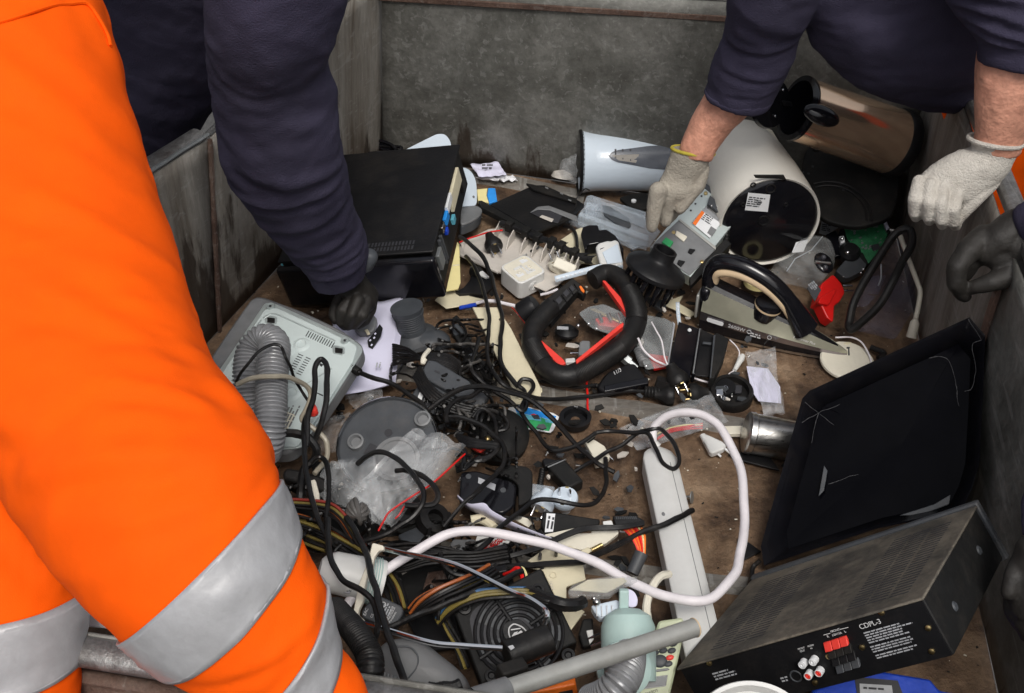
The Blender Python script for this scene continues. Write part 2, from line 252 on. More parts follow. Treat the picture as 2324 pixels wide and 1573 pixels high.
def shape(name, g, mat, parent=None, bevel=0, sub=0, solid=0, sharp=35, remesh=0, smooth=0, disp=None, loc=None, flat=False):
    if parent is not None and not parent.get('_set'):
        xs = [p.x for p in g.v]; ys = [p.y for p in g.v]; zs = [p.z for p in g.v]
        parent.location = ((min(xs) + max(xs)) / 2, (min(ys) + max(ys)) / 2, min(zs)); parent['_set'] = 1
    if parent is not None: base = V(parent.get('_base') or parent.location)
    elif loc is not None: base = V(loc)
    else:
        xs = [p.x for p in g.v]; ys = [p.y for p in g.v]; zs = [p.z for p in g.v]; base = V(((min(xs) + max(xs)) / 2, (min(ys) + max(ys)) / 2, min(zs)))
    me = bpy.data.meshes.new(name); me.from_pydata([p - base for p in g.v], [], g.f)
    bm = bmesh.new(); bm.from_mesh(me); bmesh.ops.remove_doubles(bm, verts=bm.verts, dist=2e-5); bmesh.ops.recalc_face_normals(bm, faces=bm.faces); bm.to_mesh(me); bm.free()
    me.materials.append(mt(mat))
    if not flat: me.shade_smooth(); me.set_sharp_from_angle(angle=math.radians(sharp))
    o = bpy.data.objects.new(name, me); C.objects.link(o)
    if parent is not None: o.parent = parent; o['_base'] = tuple(base)
    else: o.location = base; o['_base'] = tuple(base)
    o['_set'] = 1
    if name in ('slots', 'chips', 'print', 'pins', 'vent_slots', 'crumbs', 'perforations', 'louvres', 'fins_small', 'contacts'): o['kind'] = 'stuff'
    if remesh:
        d = o.modifiers.new('fuse', 'REMESH'); d.mode = 'VOXEL'; d.voxel_size = remesh; d.use_smooth_shade = True
        if smooth: d = o.modifiers.new('smooth', 'SMOOTH'); d.factor = .6; d.iterations = smooth
    if disp:
        for k, (st, sz) in enumerate(disp):
            tx = bpy.data.textures.new(name + '_folds%d' % k, 'CLOUDS'); tx.noise_scale = sz; tx.noise_depth = 2
            d = o.modifiers.new('folds', 'DISPLACE'); d.texture = tx; d.strength = st; d.mid_level = .5
    if solid: d = o.modifiers.new('thickness', 'SOLIDIFY'); d.thickness = solid; d.offset = 0
    if bevel: d = o.modifiers.new('bevel', 'BEVEL'); d.width = bevel; d.segments = 2; d.limit_method = 'ANGLE'; d.angle_limit = math.radians(40)
    if sub: d = o.modifiers.new('sub', 'SUBSURF'); d.levels = sub; d.render_levels = sub
    return o
def tag(o, label, c, group=None, kind=None):
    if label: o['label'] = label
    if c: o['category'] = c
    if group: o['group'] = group
    if kind: o['kind'] = kind
    return o
def T(name, label, c, group=None):
    o = bpy.data.objects.new(name, None); C.objects.link(o); o.empty_display_size = .02; return tag(o, label, c, group)
def one(name, label, c, g, mat, group=None, **k): return tag(shape(name, g, mat, **k), label, c, group)
def text(parent, s, fr, size, mat, name='lettering', al='LEFT'):
    cu = bpy.data.curves.new(name, 'FONT'); cu.body = s; cu.size = size; cu.align_x = al; cu.extrude = .00012; cu.materials.append(mt(mat))
    tmp = bpy.data.objects.new(name, cu); me = bpy.data.meshes.new_from_object(tmp); bpy.data.objects.remove(tmp)
    if not me.materials: me.materials.append(mt(mat))
    o = bpy.data.objects.new(name, me); C.objects.link(o); o.parent = parent; o['kind'] = 'stuff'
    b = V(parent.get('_base') or parent.location); q = fr.o - b
    o.matrix_local = Matrix(((fr.x.x, fr.y.x, fr.z.x, q.x), (fr.x.y, fr.y.y, fr.z.y, q.y), (fr.x.z, fr.y.z, fr.z.z, q.z), (0, 0, 0, 1)))
    return o
def bars(fr, x, y, w, n, lh, rnd=None):
    """lines of print too small to read"""
    g = G(); rnd = rnd or random
    for i in range(n):
        X = x; e = x + w * (rnd.random() * .35 + .65)
        while X < e:
            l = lh * (1.2 + rnd.random() * 3); g.box(fr, X, min(e, X + l), y - i * lh * 1.5, y - i * lh * 1.5 + lh * .75, 0.0002, .0004); X += l + lh * .6
    return g
# ================================================================ the ground and the steel skip
g = G(); g.add([(-60, -60, -.45), (60, -60, -.45), (60, 60, -.45), (-60, 60, -.45)], [(0, 1, 2, 3)])
gr = shape('ground', g, 'ground_m', loc=(0, 0, -.45)); tag(gr, None, None, kind='structure')
BL = V((-.33, 2.73, 0)); BR = V((.90, 2.395, 0)); FR_ = V((.71, .68, 0)); FL_ = V((-1.04, 1.005, 0))
sk = T('metal_skip', 'worn grey steel skip with scratched walls and a dirty brown floor', 'skip')
sk.location = (0, 1.6, 0); sk['_set'] = 1
NX, NY = 60, 60
def flo(u, v):
    p = (FL_.lerp(FR_, u)).lerp(BL.lerp(BR, u), v); p.z = .006 * noise.noise(p * 4) + .003 * noise.noise(p * 11) - .004; return p
shape('floor_panel', G().grid(flo, NX, NY), 'floor_dirt', sk)
def wallg(b0, b1, t0, t1, n=24, m=10, amp=.008, seed=0, sc=3.0):
    def fn(u, v):
        p = b0.lerp(b1, u).lerp(t0.lerp(t1, u), v); nn = (b1 - b0).cross(V((0, 0, 1))).normalized()
        e = min(1, 6 * min(u, 1 - u, v, 1 - v)) ; return p + nn * amp * noise.noise(p * sc + V((seed, 0, 0))) * (e * .8 + .2)
    return G().grid(fn, n, m)
# back wall
tb0 = W(866, -40, .48); tb1 = BR + V((.0, .012, .53))
shape('back_wall', wallg(BL, BR, tb0, tb1, 30, 12, .012), 'wall_steel', sk, solid=.004)
nb = (BR - BL).cross(V((0, 0, 1))).normalized()
fr = Fr(tb0, tb1 - tb0, V((0, 0, 1))); Lb = (tb1 - tb0).length
shape('rim', G().box(fr, -.01, Lb + .01, -.030, .006, -.028, -.003), 'rim_steel', sk, bevel=.003)
shape('rim_lip', G().box(fr, -.01, Lb + .01, -.044, -.0305, -.020, .004), 'rust', sk, bevel=.002)
# left wall in two panels with a rusty seam between them
tl0 = W(341, 398, .45); tl1 = W(472, 315, .45); dl = (tl1 - tl0).normalized()
tlF = tl0 - dl * 1.05; sb = BL.lerp(FL_, (BL - V((-.62, 2.02, 0))).length / (BL - FL_).length); tlB = W(868, -70, .50)
shape('left_wall', wallg(FL_, sb, tlF, tl1, 20, 12, .006, 3), 'wall_side', sk, solid=.004)
shape('left_wall', wallg(sb + dl * .006, BL, tl1 + dl * .006, tlB, 20, 12, .006, 5), 'wall_side', sk, solid=.004)
g = G(); P = [sb.lerp(tl1, i / 14) + V((.004, -.003, 0)) for i in range(15)]
g.tube(P, lambda t: .005 + .004 * abs(noise.noise(V((t * 9, 2, 0)))), 6, 3); shape('weld_seam', g, 'rust', sk)
g = G(); off = V((-.022, .018, -.006)); g.tube([tlF + off, tl0 + off, tl1 + off], .022, 14, 10, fl=.75); shape('rim', g, 'rim_steel', sk)
g = G(); g.tube([tlF + V((.003, 0, .010)), tl0 + V((.003, 0, .010)), tl1 + V((.003, 0, .010))], .004, 8, 12); shape('rim_lip', g.jit(.002, 40), 'galv', sk)
g = G(); g.tube([tl1 + dl * .01 + V((-.006, 0, .004)), tlB + V((-.006, 0, .004))], .007, 8, 12); shape('rim', g, 'rim_steel', sk)
# right wall
tr1 = W(2165, 245, .45); tr0 = W(2259, 480, .45); dr = (tr0 - tr1).normalized(); trF = tr0 + dr * 1.12; trB = tr1 - dr * .28 + V((.01, 0, .04)); trM = tr1.lerp(tr0, 1.35); brM = BR.lerp(FR_, .44)
shape('right_wall', wallg(brM + V((0, .006, 0)), BR, trM + V((0, .006, 0)), trB, 20, 12, .010, 8), 'wall_right', sk, solid=.004)
shape('right_wall', wallg(FR_, brM - V((0, .006, 0)), trF, trM - V((0, .006, 0)), 20, 12, .012, 11), 'wall_steel', sk, solid=.004)
g = G(); P = [brM.lerp(trM, i / 12) + V((-.006, 0, 0)) for i in range(13)]; g.tube(P, lambda t: .008 + .002 * noise.noise(V((t * 8, 5, 0))), 6, 2); shape('weld_seam', g, 'rust', sk)
o_ = V((.024, 0, -.002)); A, B_ = trB + o_ * .6, trF + o_
g = G(); ff = Fr(A, B_ - A, V((-1, 0, 0))); LL = (B_ - A).length
g.box(ff, 0, LL, -.014, .018, -.012, .012); shape('rim', g, 'rim_steel', sk, bevel=.006)
pw = tr0 + o_ - V((0, .045, 0)); g = G(); g.tube([pw + V((-.026, 0, .004)), pw + V((-.01, -.003, .016)), pw + V((.015, 0, .016)), pw + V((.03, .003, .0))], .007, 8, 6); shape('weld_bead', g.jit(.003, 90), 'steel', sk)
# front wall, nearest the camera
f0 = V((-1.06, 1.00, .45)); f1 = V((-.51, .906, .45)); f2 = V((-.06, .822, .45)); f3 = V((.757, .68, .45))
shape('front_wall', wallg(FL_, FR_, f0, f3, 30, 12, .004, 20), 'wall_steel', sk, solid=.004)
ofs = V((-.002, -.02, -.012)); g = G(); g.tube([f0 + ofs, f1 + ofs, f2 + ofs, f3 + ofs], .021, 14, 10, fl=.7); shape('rim', g, 'rim_steel', sk)
ofs = V((-.004, -.030, -.05)); g = G(); g.tube([f0 + ofs, f1 + ofs, f2 + ofs, f3 + ofs], .010, 10, 10, fl=.7); shape('rim_lip', g, 'rust', sk)
g = G(); a = [p + V((0, -.033, -.055)) for p in (f0, f1, f2, f3)]; g.add(a + [p - V((0, 0, .36)) for p in a], [(0, 1, 5, 4), (1, 2, 6, 5), (2, 3, 7, 6)]); shape('outer_panel', g, 'rust', sk, solid=.004)
# ribs across the floor
for (p0, p1, wd_, hh) in (((560, 790), (1905, 1005), .042, .012), ((1000, 1245), (1800, 1345), .036, .010), ((1010, 385), (1330, 447), .05, .008)):
    a, b = W(*p0, 0), W(*p1, 0); fr = Fr(a, b - a, V((0, 1, 0))); L = (b - a).length
    def fn(u, v, fr=fr, L=L, w=wd_, h=hh):
        e = 0 if v in (0, 1) else 1; p = fr.p(u * L, (v - .5) * w * (1 if e else 1.04), -.006 + (h + .006) * e); return p + V((0, .003, .002)) * noise.noise(p * 14)
    shape('floor_rib', G().grid(fn, 40, 5), 'rib_steel', sk, sharp=50)

# ================================================================ people
class Loft:
    def __init__(s, st, fold=.03, seed=0, n=8):
        C3, A3, K = [], [], []
        for q in st:
            l, r, d = q[0], q[1], q[2]; k = q[3] if len(q) > 3 else .85; til = q[4] if len(q) > 4 else 0
            a, b = DD(*l, d), DD(*r, d); C3.append((a + b) / 2); A3.append((b - a) / 2); K.append(V((k, til, 0)))
        s.c = cat(C3, n); s.a = cat(A3, n); s.k = cat(K, n); s.n = n; s.fold = fold; s.seed = seed; s.m = len(s.c); s.cr = []
    def pt(s, u, th, sc=1.0):
        x = max(0, min(u * s.n, s.m - 1.001)); i = int(x); t = x - i
        c = s.c[i].lerp(s.c[i + 1], t); a = s.a[i].lerp(s.a[i + 1], t); k = s.k[i].lerp(s.k[i + 1], t)
        tg = (s.c[min(i + 2, s.m - 1)] - s.c[max(i - 1, 0)]).normalized()
        b = tg.cross(a); b = b.normalized()
        if b.dot(FW) > 0: b = -b
        if k.y: b = (b + tg * k.y).normalized()
        w = noise.noise(V((u * 1.9 + th * .55 + s.seed, math.cos(th) * 1.1, math.sin(th) * 1.1)))
        w2 = noise.noise(V((u * 4.1 - th * 1.0 + s.seed * 3, math.cos(th) * 1.6, math.sin(th) * 1.6)))
        f = sc * (1 + s.fold * (1 - 2.2 * abs(w)) + s.fold * .5 * (1 - 2 * abs(w2)) - s.fold * .6)
        for (u0, t0, u1, t1, w_, dp_) in s.cr:
            ax_, ay_ = u1 - u0, (t1 - t0) * .5; bx_, by_ = u - u0, (th - t0) * .5; q = max(0, min(1, (ax_ * bx_ + ay_ * by_) / (ax_ * ax_ + ay_ * ay_))); dx_, dy_ = bx_ - q * ax_, by_ - q * ay_; dd_ = dx_ * dx_ + dy_ * dy_
            if dd_ < 9 * w_ * w_:
                sd_ = 1 if dx_ * ay_ - dy_ * ax_ > 0 else -1; e_ = math.exp(-dd_ / (w_ * w_)); r_ = math.sqrt(dd_) / w_
                f += sc * dp_ * math.sin(math.pi * q) ** .5 * (-e_ + 1.2 * math.exp(-(r_ - 1.6) ** 2) * (1 if sd_ > 0 else .25))
        return c + (a * math.cos(th) + b * a.length * k.x * math.sin(th)) * f
    def mesh(s, g, u0=0, u1=None, nu=60, nt=40, sc=1.0, cap=True):
        u1 = (s.m - 1) / s.n if u1 is None else u1
        vs = [s.pt(u0 + (u1 - u0) * i / nu, 6.28318 * j / nt, sc) for i in range(nu + 1) for j in range(nt)]
        fs = [(i * nt + j, i * nt + (j + 1) % nt, (i + 1) * nt + (j + 1) % nt, (i + 1) * nt + j) for i in range(nu) for j in range(nt)]
        if cap: fs += [tuple(range(nt))[::-1], tuple(range(nu * nt, (nu + 1) * nt))]
        return g.add(vs, fs)
def caps(g, pts, d=None):
    """chain of tapering capsules through (px, py, depth, radius px)"""
    P = [DD(x, y, z) for x, y, z, r in pts]; R = [r * z / FPX for x, y, z, r in pts]
    for i, (p, r) in enumerate(zip(P, R)):
        g.ball(p, r, seg=14, rings=8)
        if i: g.lathe(P[i - 1], p - P[i - 1], [(R[i - 1], 0), (r, (p - P[i - 1]).length)], 14)
def depth_of(px, py, z): return (W(px, py, z) - O0).dot(FW)

# --- person in orange hi-vis trousers, left foreground
pa = T('person', 'person in orange hi-vis trousers with grey bands, standing at the near left of the skip', 'person', 'people sorting the skip')
st = [((-420, -420), (150, -420), 1.55, .8), ((-380, -150), (190, -120), 1.52, .8), ((-350, 60), (248, 60), 1.50, .8), ((-310, 330), (318, 320), 1.44, .8), ((-250, 650), (405, 590), 1.36, .8), ((-130, 930), (474, 800), 1.28, .85),
      ((20, 1150), (560, 920), 1.22, .9), ((150, 1315), (604, 1000), 1.18, .9, .15), ((280, 1437), (634, 1098), 1.16, .9, .3), ((385, 1525), (690, 1235), 1.16, .9, .35), ((520, 1600), (740, 1335), 1.17, .9, .3), ((610, 1690), (768, 1460), 1.18, .9, .2), ((640, 1800), (835, 1575), 1.2, .9), ((640, 1980), (850, 1880), 1.26, .9), ((660, 2350), (830, 2350), 1.42, .9), ((670, 2700), (800, 2700), 1.5, .9)]
LA = Loft(st, .028, 1)
LA.cr = [(2.6, 2.1, 3.5, .8, .10, .03), (3.5, 2.7, 4.25, 1.1, .09, .032), (5.0, 3.0, 6.2, 2.1, .08, .06), (6.4, 2.5, 7.3, .9, .10, .045), (5.2, .7, 7.0, .3, .08, .02), (9.05, 2.4, 9.85, .7, .07, .03), (4.5, 2.0, 5.5, 1.0, .09, .034), (7.3, 1.9, 7.8, .9, .07, .02), (1.2, .9, 2.6, .4, .08, .02), (11.4, 2.0, 12.2, .6, .1, .03), (5.8, 1.6, 6.6, .7, .07, .03)]
st2 = [((-420, 300), (100, 300), 1.52, .7), ((-330, 850), (60, 850), 1.48, .8), ((-280, 1150), (130, 1150), 1.46, .8), ((-240, 1395), (182, 1345), 1.45, .8, .2), ((-230, 1560), (178, 1480), 1.45, .8, .2), ((-220, 1700), (176, 1650), 1.46, .8), ((-200, 2100), (170, 2100), 1.52, .8), ((-150, 2700), (130, 2700), 1.6, .8)]
LB = Loft(st2, .03, 4); LB.cr = [(1.0, 2.2, 2.7, .7, .1, .04), (1.6, 1.6, 2.9, .5, .08, .035), (4.3, 2, 5, .8, .1, .03)]
g = G(); LA.mesh(g, nu=190, nt=96); LB.mesh(g, nu=80, nt=48)
tro = shape('trousers', g, 'hivis', pa, remesh=.0045, smooth=2)
def band(L, u0, u1, par):
    g = G(); L.mesh(g, u0, u1, 10, 72, 1.026, False); o = shape('reflective_band', g, 'reflect', par, solid=.003)
    for a in (u0 + .07 * (u1 - u0), u1 - .07 * (u1 - u0)):
        g = G(); w = .012 * (u1 - u0); L.mesh(g, a - w, a + w, 1, 72, 1.043, False); shape('stitching', g, 'bandedge', o)
def skinpt(L, px, lo, hi):
    best = None
    for i in range(60):
        for j in range(72):
            u = lo + (hi - lo) * i / 59; th = 6.28318 * j / 72; q = L.pt(u, th, 1.008); d = proj(q); e = (d[0] - px[0]) ** 2 + (d[1] - px[1]) ** 2 + 4e3 * (q - O0).length
            if best is None or e < best[0]: best = (e, q)
    return best[1]
sp = [skinpt(LA, k1(x, y), 0, 6) for x, y in ((-100, 190), (0, 145), (150, 85), (330, 25), (450, 15), (560, 35), (640, 110), (690, 200), (730, 320))]
g = G(); g.tube(sp, .0022, 6, 6); shape('pocket_seam', g, 'hivis', tro)
band(LA, 8.0, 8.8, tro); band(LA, 9.97, 11.0, tro); band(LB, 3.0, 4.2, tro)
stt = [((-420, -420), (150, -420), 1.55, .8), ((-460, -600), (130, -600), 1.6, .8), ((-480, -900), (100, -900), 1.7, .8), ((-420, -1300), (60, -1300), 1.9, .8)]
g = G(); Loft(stt, .03, 9).mesh(g, nu=30); shape('sweatshirt', g, 'navy', pa, remesh=.01, smooth=3)
gb = G(); gb.ball(DD(-160, -1500, 2.0), .11, .10, .14); gb.cyl(DD(-170, -1350, 1.93), DD(-160, -1430, 1.97), .06); shape('head', gb, 'skin', pa, remesh=.008, smooth=3)

# --- person in navy leaning over the left wall, one arm reaching in
pb = T('person', 'person in navy sweatshirt leaning over the left wall, black-gloved hand on white paper', 'person', 'people sorting the skip')
st = [((440, -420), (830, -420), 1.68, .8), ((452, -200), (812, -200), 1.72, .8), ((460, -60), (796, -40), 1.76, .8), ((466, 70), (768, 72), 1.82, .8), ((472, 150), (742, 135), 1.88, .8), ((486, 240), (762, 226), 1.95, .8), ((500, 335), (776, 330), 2.03, .8), ((522, 395), (786, 400), 2.10, .8),
      ((578, 470), (800, 465), 2.18, .8), ((630, 540), (822, 520), 2.26, .8), ((672, 590), (834, 552), 2.31, .85), ((686, 606), (836, 566), 2.33, .85), ((712, 650), (832, 612), 2.37, .85)]
LC = Loft(st, .03, 12); LC.cr = [(6.0, 2.6, 6.5, .2, .14, .05), (7.1, 2.9, 6.8, .2, .13, .06), (8.1, 2.6, 7.6, .1, .13, .06), (9.1, 2.9, 8.6, .3, .12, .07), (9.7, 2.7, 9.4, .1, .10, .07), (10.4, 2.9, 10.2, .3, .10, .06), (4.2, 1.2, 5.2, .1, .15, .05), (3.0, 2.6, 5.8, 2.2, .2, .04), (5.2, 2.9, 6.6, 1.6, .16, .04), (7.6, 3.0, 9.6, 2.0, .15, .06)]
tor = [((-420, 60), (330, 420), 2.62, .6), ((-250, -100), (440, 300), 2.58, .6), ((-100, -300), (520, 180), 2.45, .6), ((60, -420), (640, 20), 2.25, .6), ((200, -560), (720, -160), 2.05, .6), ((300, -700), (760, -330), 1.9, .6)]
g = G(); LC.mesh(g, 0, 11.0, nu=120, nt=56); Loft(tor, .03, 21).mesh(g, nu=50, nt=48)
swb = shape('sweatshirt', g, 'navy', pb, remesh=.005, smooth=2, disp=[(.008, .09), (.003, .03)])
g = G(); LC.mesh(g, 10.85, 12.0, nu=10, nt=48, sc=1.0); shape('cuff', g, 'navy', swb, remesh=.005, smooth=2, disp=[(.004, .02)])
leg = [((-420, 60), (330, 420), 2.66, .6), ((-350, 500), (360, 520), 2.75, .6), ((-300, 1000), (330, 1000), 2.9, .6), ((-250, 1700), (280, 1700), 3.0, .6)]
g = G(); Loft(leg, .03, 30).mesh(g, nu=40, nt=40); shape('trousers', g, 'navyd', pb, remesh=.01, smooth=3, disp=[(.02, .1)])
dh = lambda z: depth_of(805, 700, z)
g = G(); a = 2.39
caps(g, [(772, 596, 2.34, 42), (790, 635, a, 38), (812, 662, a + .03, 36), (824, 680, a + .04, 32)])          # wrist and back of the hand
g.ball(DD(816, 668, a + .05), .036, .032, .028)
caps(g, [(846, 668, a + .06, 14), (842, 704, a + .06, 12), (830, 728, a + .05, 11), (814, 740, a + .05, 9)])
caps(g, [(832, 684, a + .01, 15), (824, 716, a - .01, 13), (804, 738, a + .01, 11)])
caps(g, [(812, 682, a - .01, 15), (798, 714, a - .02, 13), (790, 740, a + .01, 11)])
caps(g, [(794, 680, a, 15), (776, 704, a - .01, 13), (772, 730, a + .01, 11), (782, 742, a + .03, 9)])
caps(g, [(784, 660, a + .04, 15), (764, 690, a + .05, 13), (755, 714, a + .05, 11), (760, 728, a + .05, 9)])
shape('glove', g, 'gblack', pb, remesh=.0028, smooth=2, disp=[(.0015, .02)])
g = G(); caps(g, [(826, 600, 2.36, 24), (836, 586, 2.35, 22)]); shape('glove_cuff', g.jit(.004, 60), 'dgrey', pb, remesh=.004, smooth=2)
gb = G(); gb.ball(DD(520, -760, 1.95), .10, .12, .12); gb.cyl(DD(520, -620, 1.95), DD(520, -720, 1.95), .06); shape('head', gb, 'skin', pb, remesh=.008, smooth=3)

# --- person leaning over the right wall
pc = T('person', 'person in navy sweatshirt and pale grey gloves leaning over the right wall', 'person', 'people sorting the skip')
st = [((1700, -420), (1960, -330), 2.0, .8), ((1668, -160), (1900, -120), 2.08, .8), ((1654, -20), (1850, 10), 2.16, .8), ((1644, 70), (1814, 85), 2.24, .8), ((1622, 136), (1798, 136), 2.29, .8), ((1606, 190), (1778, 182), 2.33, .8), ((1598, 213), (1742, 246), 2.36, .85)]
LD = Loft(st, .03, 40); LD.cr = [(3.2, 2.8, 2.9, .4, .12, .06), (4.0, 2.9, 4.3, .5, .12, .05), (2.2, 2.5, 2.6, .6, .14, .06), (5.0, 2.6, 4.9, .6, .1, .04)]
tor = [((1770, -220), (2260, -480), 2.02, .55), ((1798, -100), (2330, -250), 2.12, .55), ((1822, 20), (2350, -100), 2.2, .55), ((1862, 120), (2330, 30), 2.28, .55), ((1955, 196), (2320, 90), 2.36, .5), ((2090, 236), (2330, 160), 2.44, .5), ((2225, 246), (2330, 200), 2.5, .5)]
st = [((2120, -420), (2420, -420), 1.88, .8), ((2110, -180), (2440, -200), 1.94, .8), ((2130, -40), (2440, -60), 1.98, .8), ((2180, 50), (2420, 40), 2.0, .8), ((2216, 95), (2400, 95), 2.02, .8), ((2220, 140), (2388, 148), 2.04, .85)]
LE = Loft(st, .04, 50); LE.cr = [(2.2, 3.0, 3.0, 1.0, .09, .08), (2.6, 3.1, 3.4, 1.0, .08, .08), (3.0, 3.1, 3.8, 1.0, .08, .08), (3.4, 3.1, 4.1, 1.2, .07, .07), (1.6, 2.9, 2.6, 1.2, .12, .08)]
g = G(); LD.mesh(g, nu=60, nt=48); LT = Loft(tor, .03, 44); LT.cr = [(1.0, 2.6, 3.4, 1.2, .2, .05), (2.0, 2.8, 4.6, 1.6, .2, .05), (3.0, 2.9, 5.4, 2.0, .15, .04)]; LT.mesh(g, nu=60, nt=64); LE.mesh(g, nu=60, nt=48)
swc = shape('sweatshirt', g, 'navy', pc, remesh=.005, smooth=2, disp=[(.009, .09), (.003, .03)])
g = G(); LD.mesh(g, 5.55, 6.0, 6, 40, 1.02); shape('cuff', g, 'navy', swc, remesh=.005, smooth=1)
g = G(); LE.mesh(g, 4.3, 5.0, 6, 40, 1.0); shape('cuff', g, 'navy', swc, remesh=.005, smooth=1)
g = G(); L1 = Loft([((1612, 190), (1722, 215), 2.37, .85), ((1588, 235), (1700, 255), 2.39, .85), ((1566, 276), (1670, 284), 2.41, .85), ((1546, 322), (1628, 340), 2.43, .8), ((1540, 350), (1616, 366), 2.44, .75)], .01, 60); L1.mesh(g, nu=30, nt=36)
shape('forearm', g, 'skin', pc, remesh=.004, smooth=2, disp=[(.002, .04)])
g = G(); L2 = Loft([((2222, 100), (2376, 104), 2.04, .85), ((2215, 160), (2366, 165), 2.06, .85), ((2212, 235), (2350, 240), 2.09, .85), ((2212, 300), (2326, 310), 2.12, .8), ((2206, 335), (2316, 345), 2.14, .75)], .012, 61); L2.mesh(g, nu=40, nt=40)
shape('forearm', g, 'skin', pc, remesh=.004, smooth=2, disp=[(.003, .05), (.0006, .01)])
# right hand, fingers down on the drive unit
g = G(); d0 = 2.43
K = lambda x, y: k3(x, y)
def cz(k, pts, sc): return [(*k(x, y), z, r * sc) for x, y, z, r in pts]
Ls = Loft([(K(1120, 275), K(1530, 335), 2.44, .7), (K(1085, 400), K(1480, 420), 2.45, .65), (K(1020, 560), K(1400, 590), 2.47, .6), (K(950, 680), K(1370, 720), 2.48, .55), (K(925, 760), K(1260, 820), 2.49, .5)], .012, 70, 6); Ls.mesh(g, nu=24, nt=32)
caps(g, cz(K, [(985, 700, 2.46, 95), (955, 840, 2.47, 82), (935, 960, 2.48, 70), (925, 1050, 2.49, 56)], .2331))
caps(g, cz(K, [(1090, 740, 2.48, 95), (1070, 880, 2.50, 80), (1060, 990, 2.51, 62)], .2331))
caps(g, cz(K, [(1200, 720, 2.50, 95), (1150, 860, 2.52, 75), (1090, 960, 2.53, 60)], .2331))
caps(g, cz(K, [(1300, 680, 2.52, 90), (1240, 790, 2.54, 75), (1170, 880, 2.55, 60)], .2331))
caps(g, cz(K, [(1420, 480, 2.46, 70), (1380, 640, 2.47, 70), (1290, 760, 2.475, 60), (1200, 880, 2.48, 50)], .2331))
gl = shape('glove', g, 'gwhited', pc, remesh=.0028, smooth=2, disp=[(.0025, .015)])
g = G(); cr = [Ls.pt(.03, t * 6.28318 / 24, 1.0) for t in range(24)]; g.tube(cr, .0035, 8, 2, closed=True); shape('yellow_trim', g, 'gtrim', gl)
# left hand, fist over the rim
g = G(); K = s5
Lh = Loft([(K(640, 345), K(1000, 375), 2.13, .8), (K(655, 410), K(960, 470), 2.14, .75), (K(570, 430), K(900, 590), 2.15, .7), (K(430, 500), K(830, 660), 2.16, .6), (K(320, 590), K(720, 760), 2.17, .55), (K(270, 660), K(640, 790), 2.18, .5)], .012, 80, 6); Lh.mesh(g, nu=30, nt=36)
for pts in ([(300, 640, 2.16, 52), (268, 760, 2.15, 50), (268, 850, 2.17, 46), (280, 880, 2.2, 42)], [(375, 660, 2.15, 50), (362, 790, 2.14, 48), (362, 880, 2.16, 46), (370, 905, 2.19, 42)], [(460, 680, 2.15, 50), (446, 800, 2.135, 49), (448, 900, 2.15, 47), (458, 935, 2.18, 42)], [(560, 710, 2.15, 55), (532, 830, 2.14, 52), (535, 910, 2.16, 50), (548, 940, 2.19, 44)], [(800, 640, 2.16, 62), (700, 740, 2.16, 60), (620, 830, 2.17, 52), (570, 890, 2.18, 46)]):
    caps(g, cz(K, [(x, y, z, r * .92) for x, y, z, r in pts], .333))
gl = shape('glove', g, 'gwhite', pc, remesh=.0026, smooth=2, disp=[(.0018, .012)])
g = G(); cr = [Lh.pt(.04, t * 6.28318 / 24, 1.0) for t in range(24)]; g.tube(cr, .0045, 8, 2, closed=True); shape('knit_cuff_edge', g, 'gwhite', gl)
st = [((2120, 150), (2480, 150), 2.46, .4), ((2140, 260), (2490, 260), 2.50, .4), ((2190, 420), (2500, 420), 2.54, .4), ((2260, 800), (2520, 800), 2.75, .4), ((2300, 1500), (2480, 1500), 3.0, .4)]
g = G(); Loft(st, .03, 90).mesh(g, nu=40, nt=40); shape('trousers', g, 'hivis', pc, remesh=.008, smooth=3, disp=[(.02, .08)])
gb = G(); gb.ball(DD(2080, -560, 1.9), .10, .12, .12); gb.cyl(DD(2070, -400, 1.95), DD(2080, -520, 1.92), .06); shape('head', gb, 'skin', pc, remesh=.008, smooth=3)

# --- person at the right edge: dark gloved hands on the rim
pd = T('person', 'person at the right edge, only dark gloved hands on the rim in view', 'person', 'people sorting the skip')
g = G(); K = s5
for pts in ([(960, 950, 2.06, 130), (860, 1030, 2.06, 130), (760, 1100, 2.07, 110)], [(940, 1120, 2.07, 130), (840, 1140, 2.07, 110)], [(1120, 980, 2.05, 150), (1000, 1080, 2.06, 150)],
            [(740, 1020, 2.07, 90), (640, 1110, 2.06, 85), (560, 1220, 2.06, 72), (550, 1330, 2.07, 66), (590, 1400, 2.09, 56), (610, 1420, 2.1, 48)],
            [(760, 1100, 2.08, 85), (650, 1180, 2.09, 75), (600, 1270, 2.11, 65)], [(980, 1200, 2.07, 130), (900, 1290, 2.06, 85), (780, 1330, 2.06, 66), (690, 1355, 2.07, 54), (650, 1370, 2.08, 46)]):
    caps(g, cz(K, pts, .333))
shape('glove', g, 'gblack', pd, remesh=.0035, smooth=3, disp=[(.003, .02)])
g = G(); Loft([((2300, 470), (2400, 440), 2.04, .8), ((2306, 500), (2450, 520), 2.02, .8), ((2380, 440), (2500, 560), 1.98, .8), ((2520, 380), (2640, 520), 1.9, .8), ((2700, 200), (2860, 400), 1.85, .8)], .03, 95).mesh(g, nu=30)
Loft([((2318, 1225), (2430, 1215), 1.62, .8), ((2330, 1100), (2470, 1110), 1.64, .8), ((2450, 900), (2620, 940), 1.7, .8), ((2650, 500), (2850, 560), 1.8, .8)], .03, 96).mesh(g, nu=30)
Loft([((2560, 560), (2900, 900), 2.0, .6), ((2640, 100), (3050, 300), 1.95, .6), ((2700, -300), (3000, -300), 1.9, .6)], .03, 97).mesh(g, nu=30)
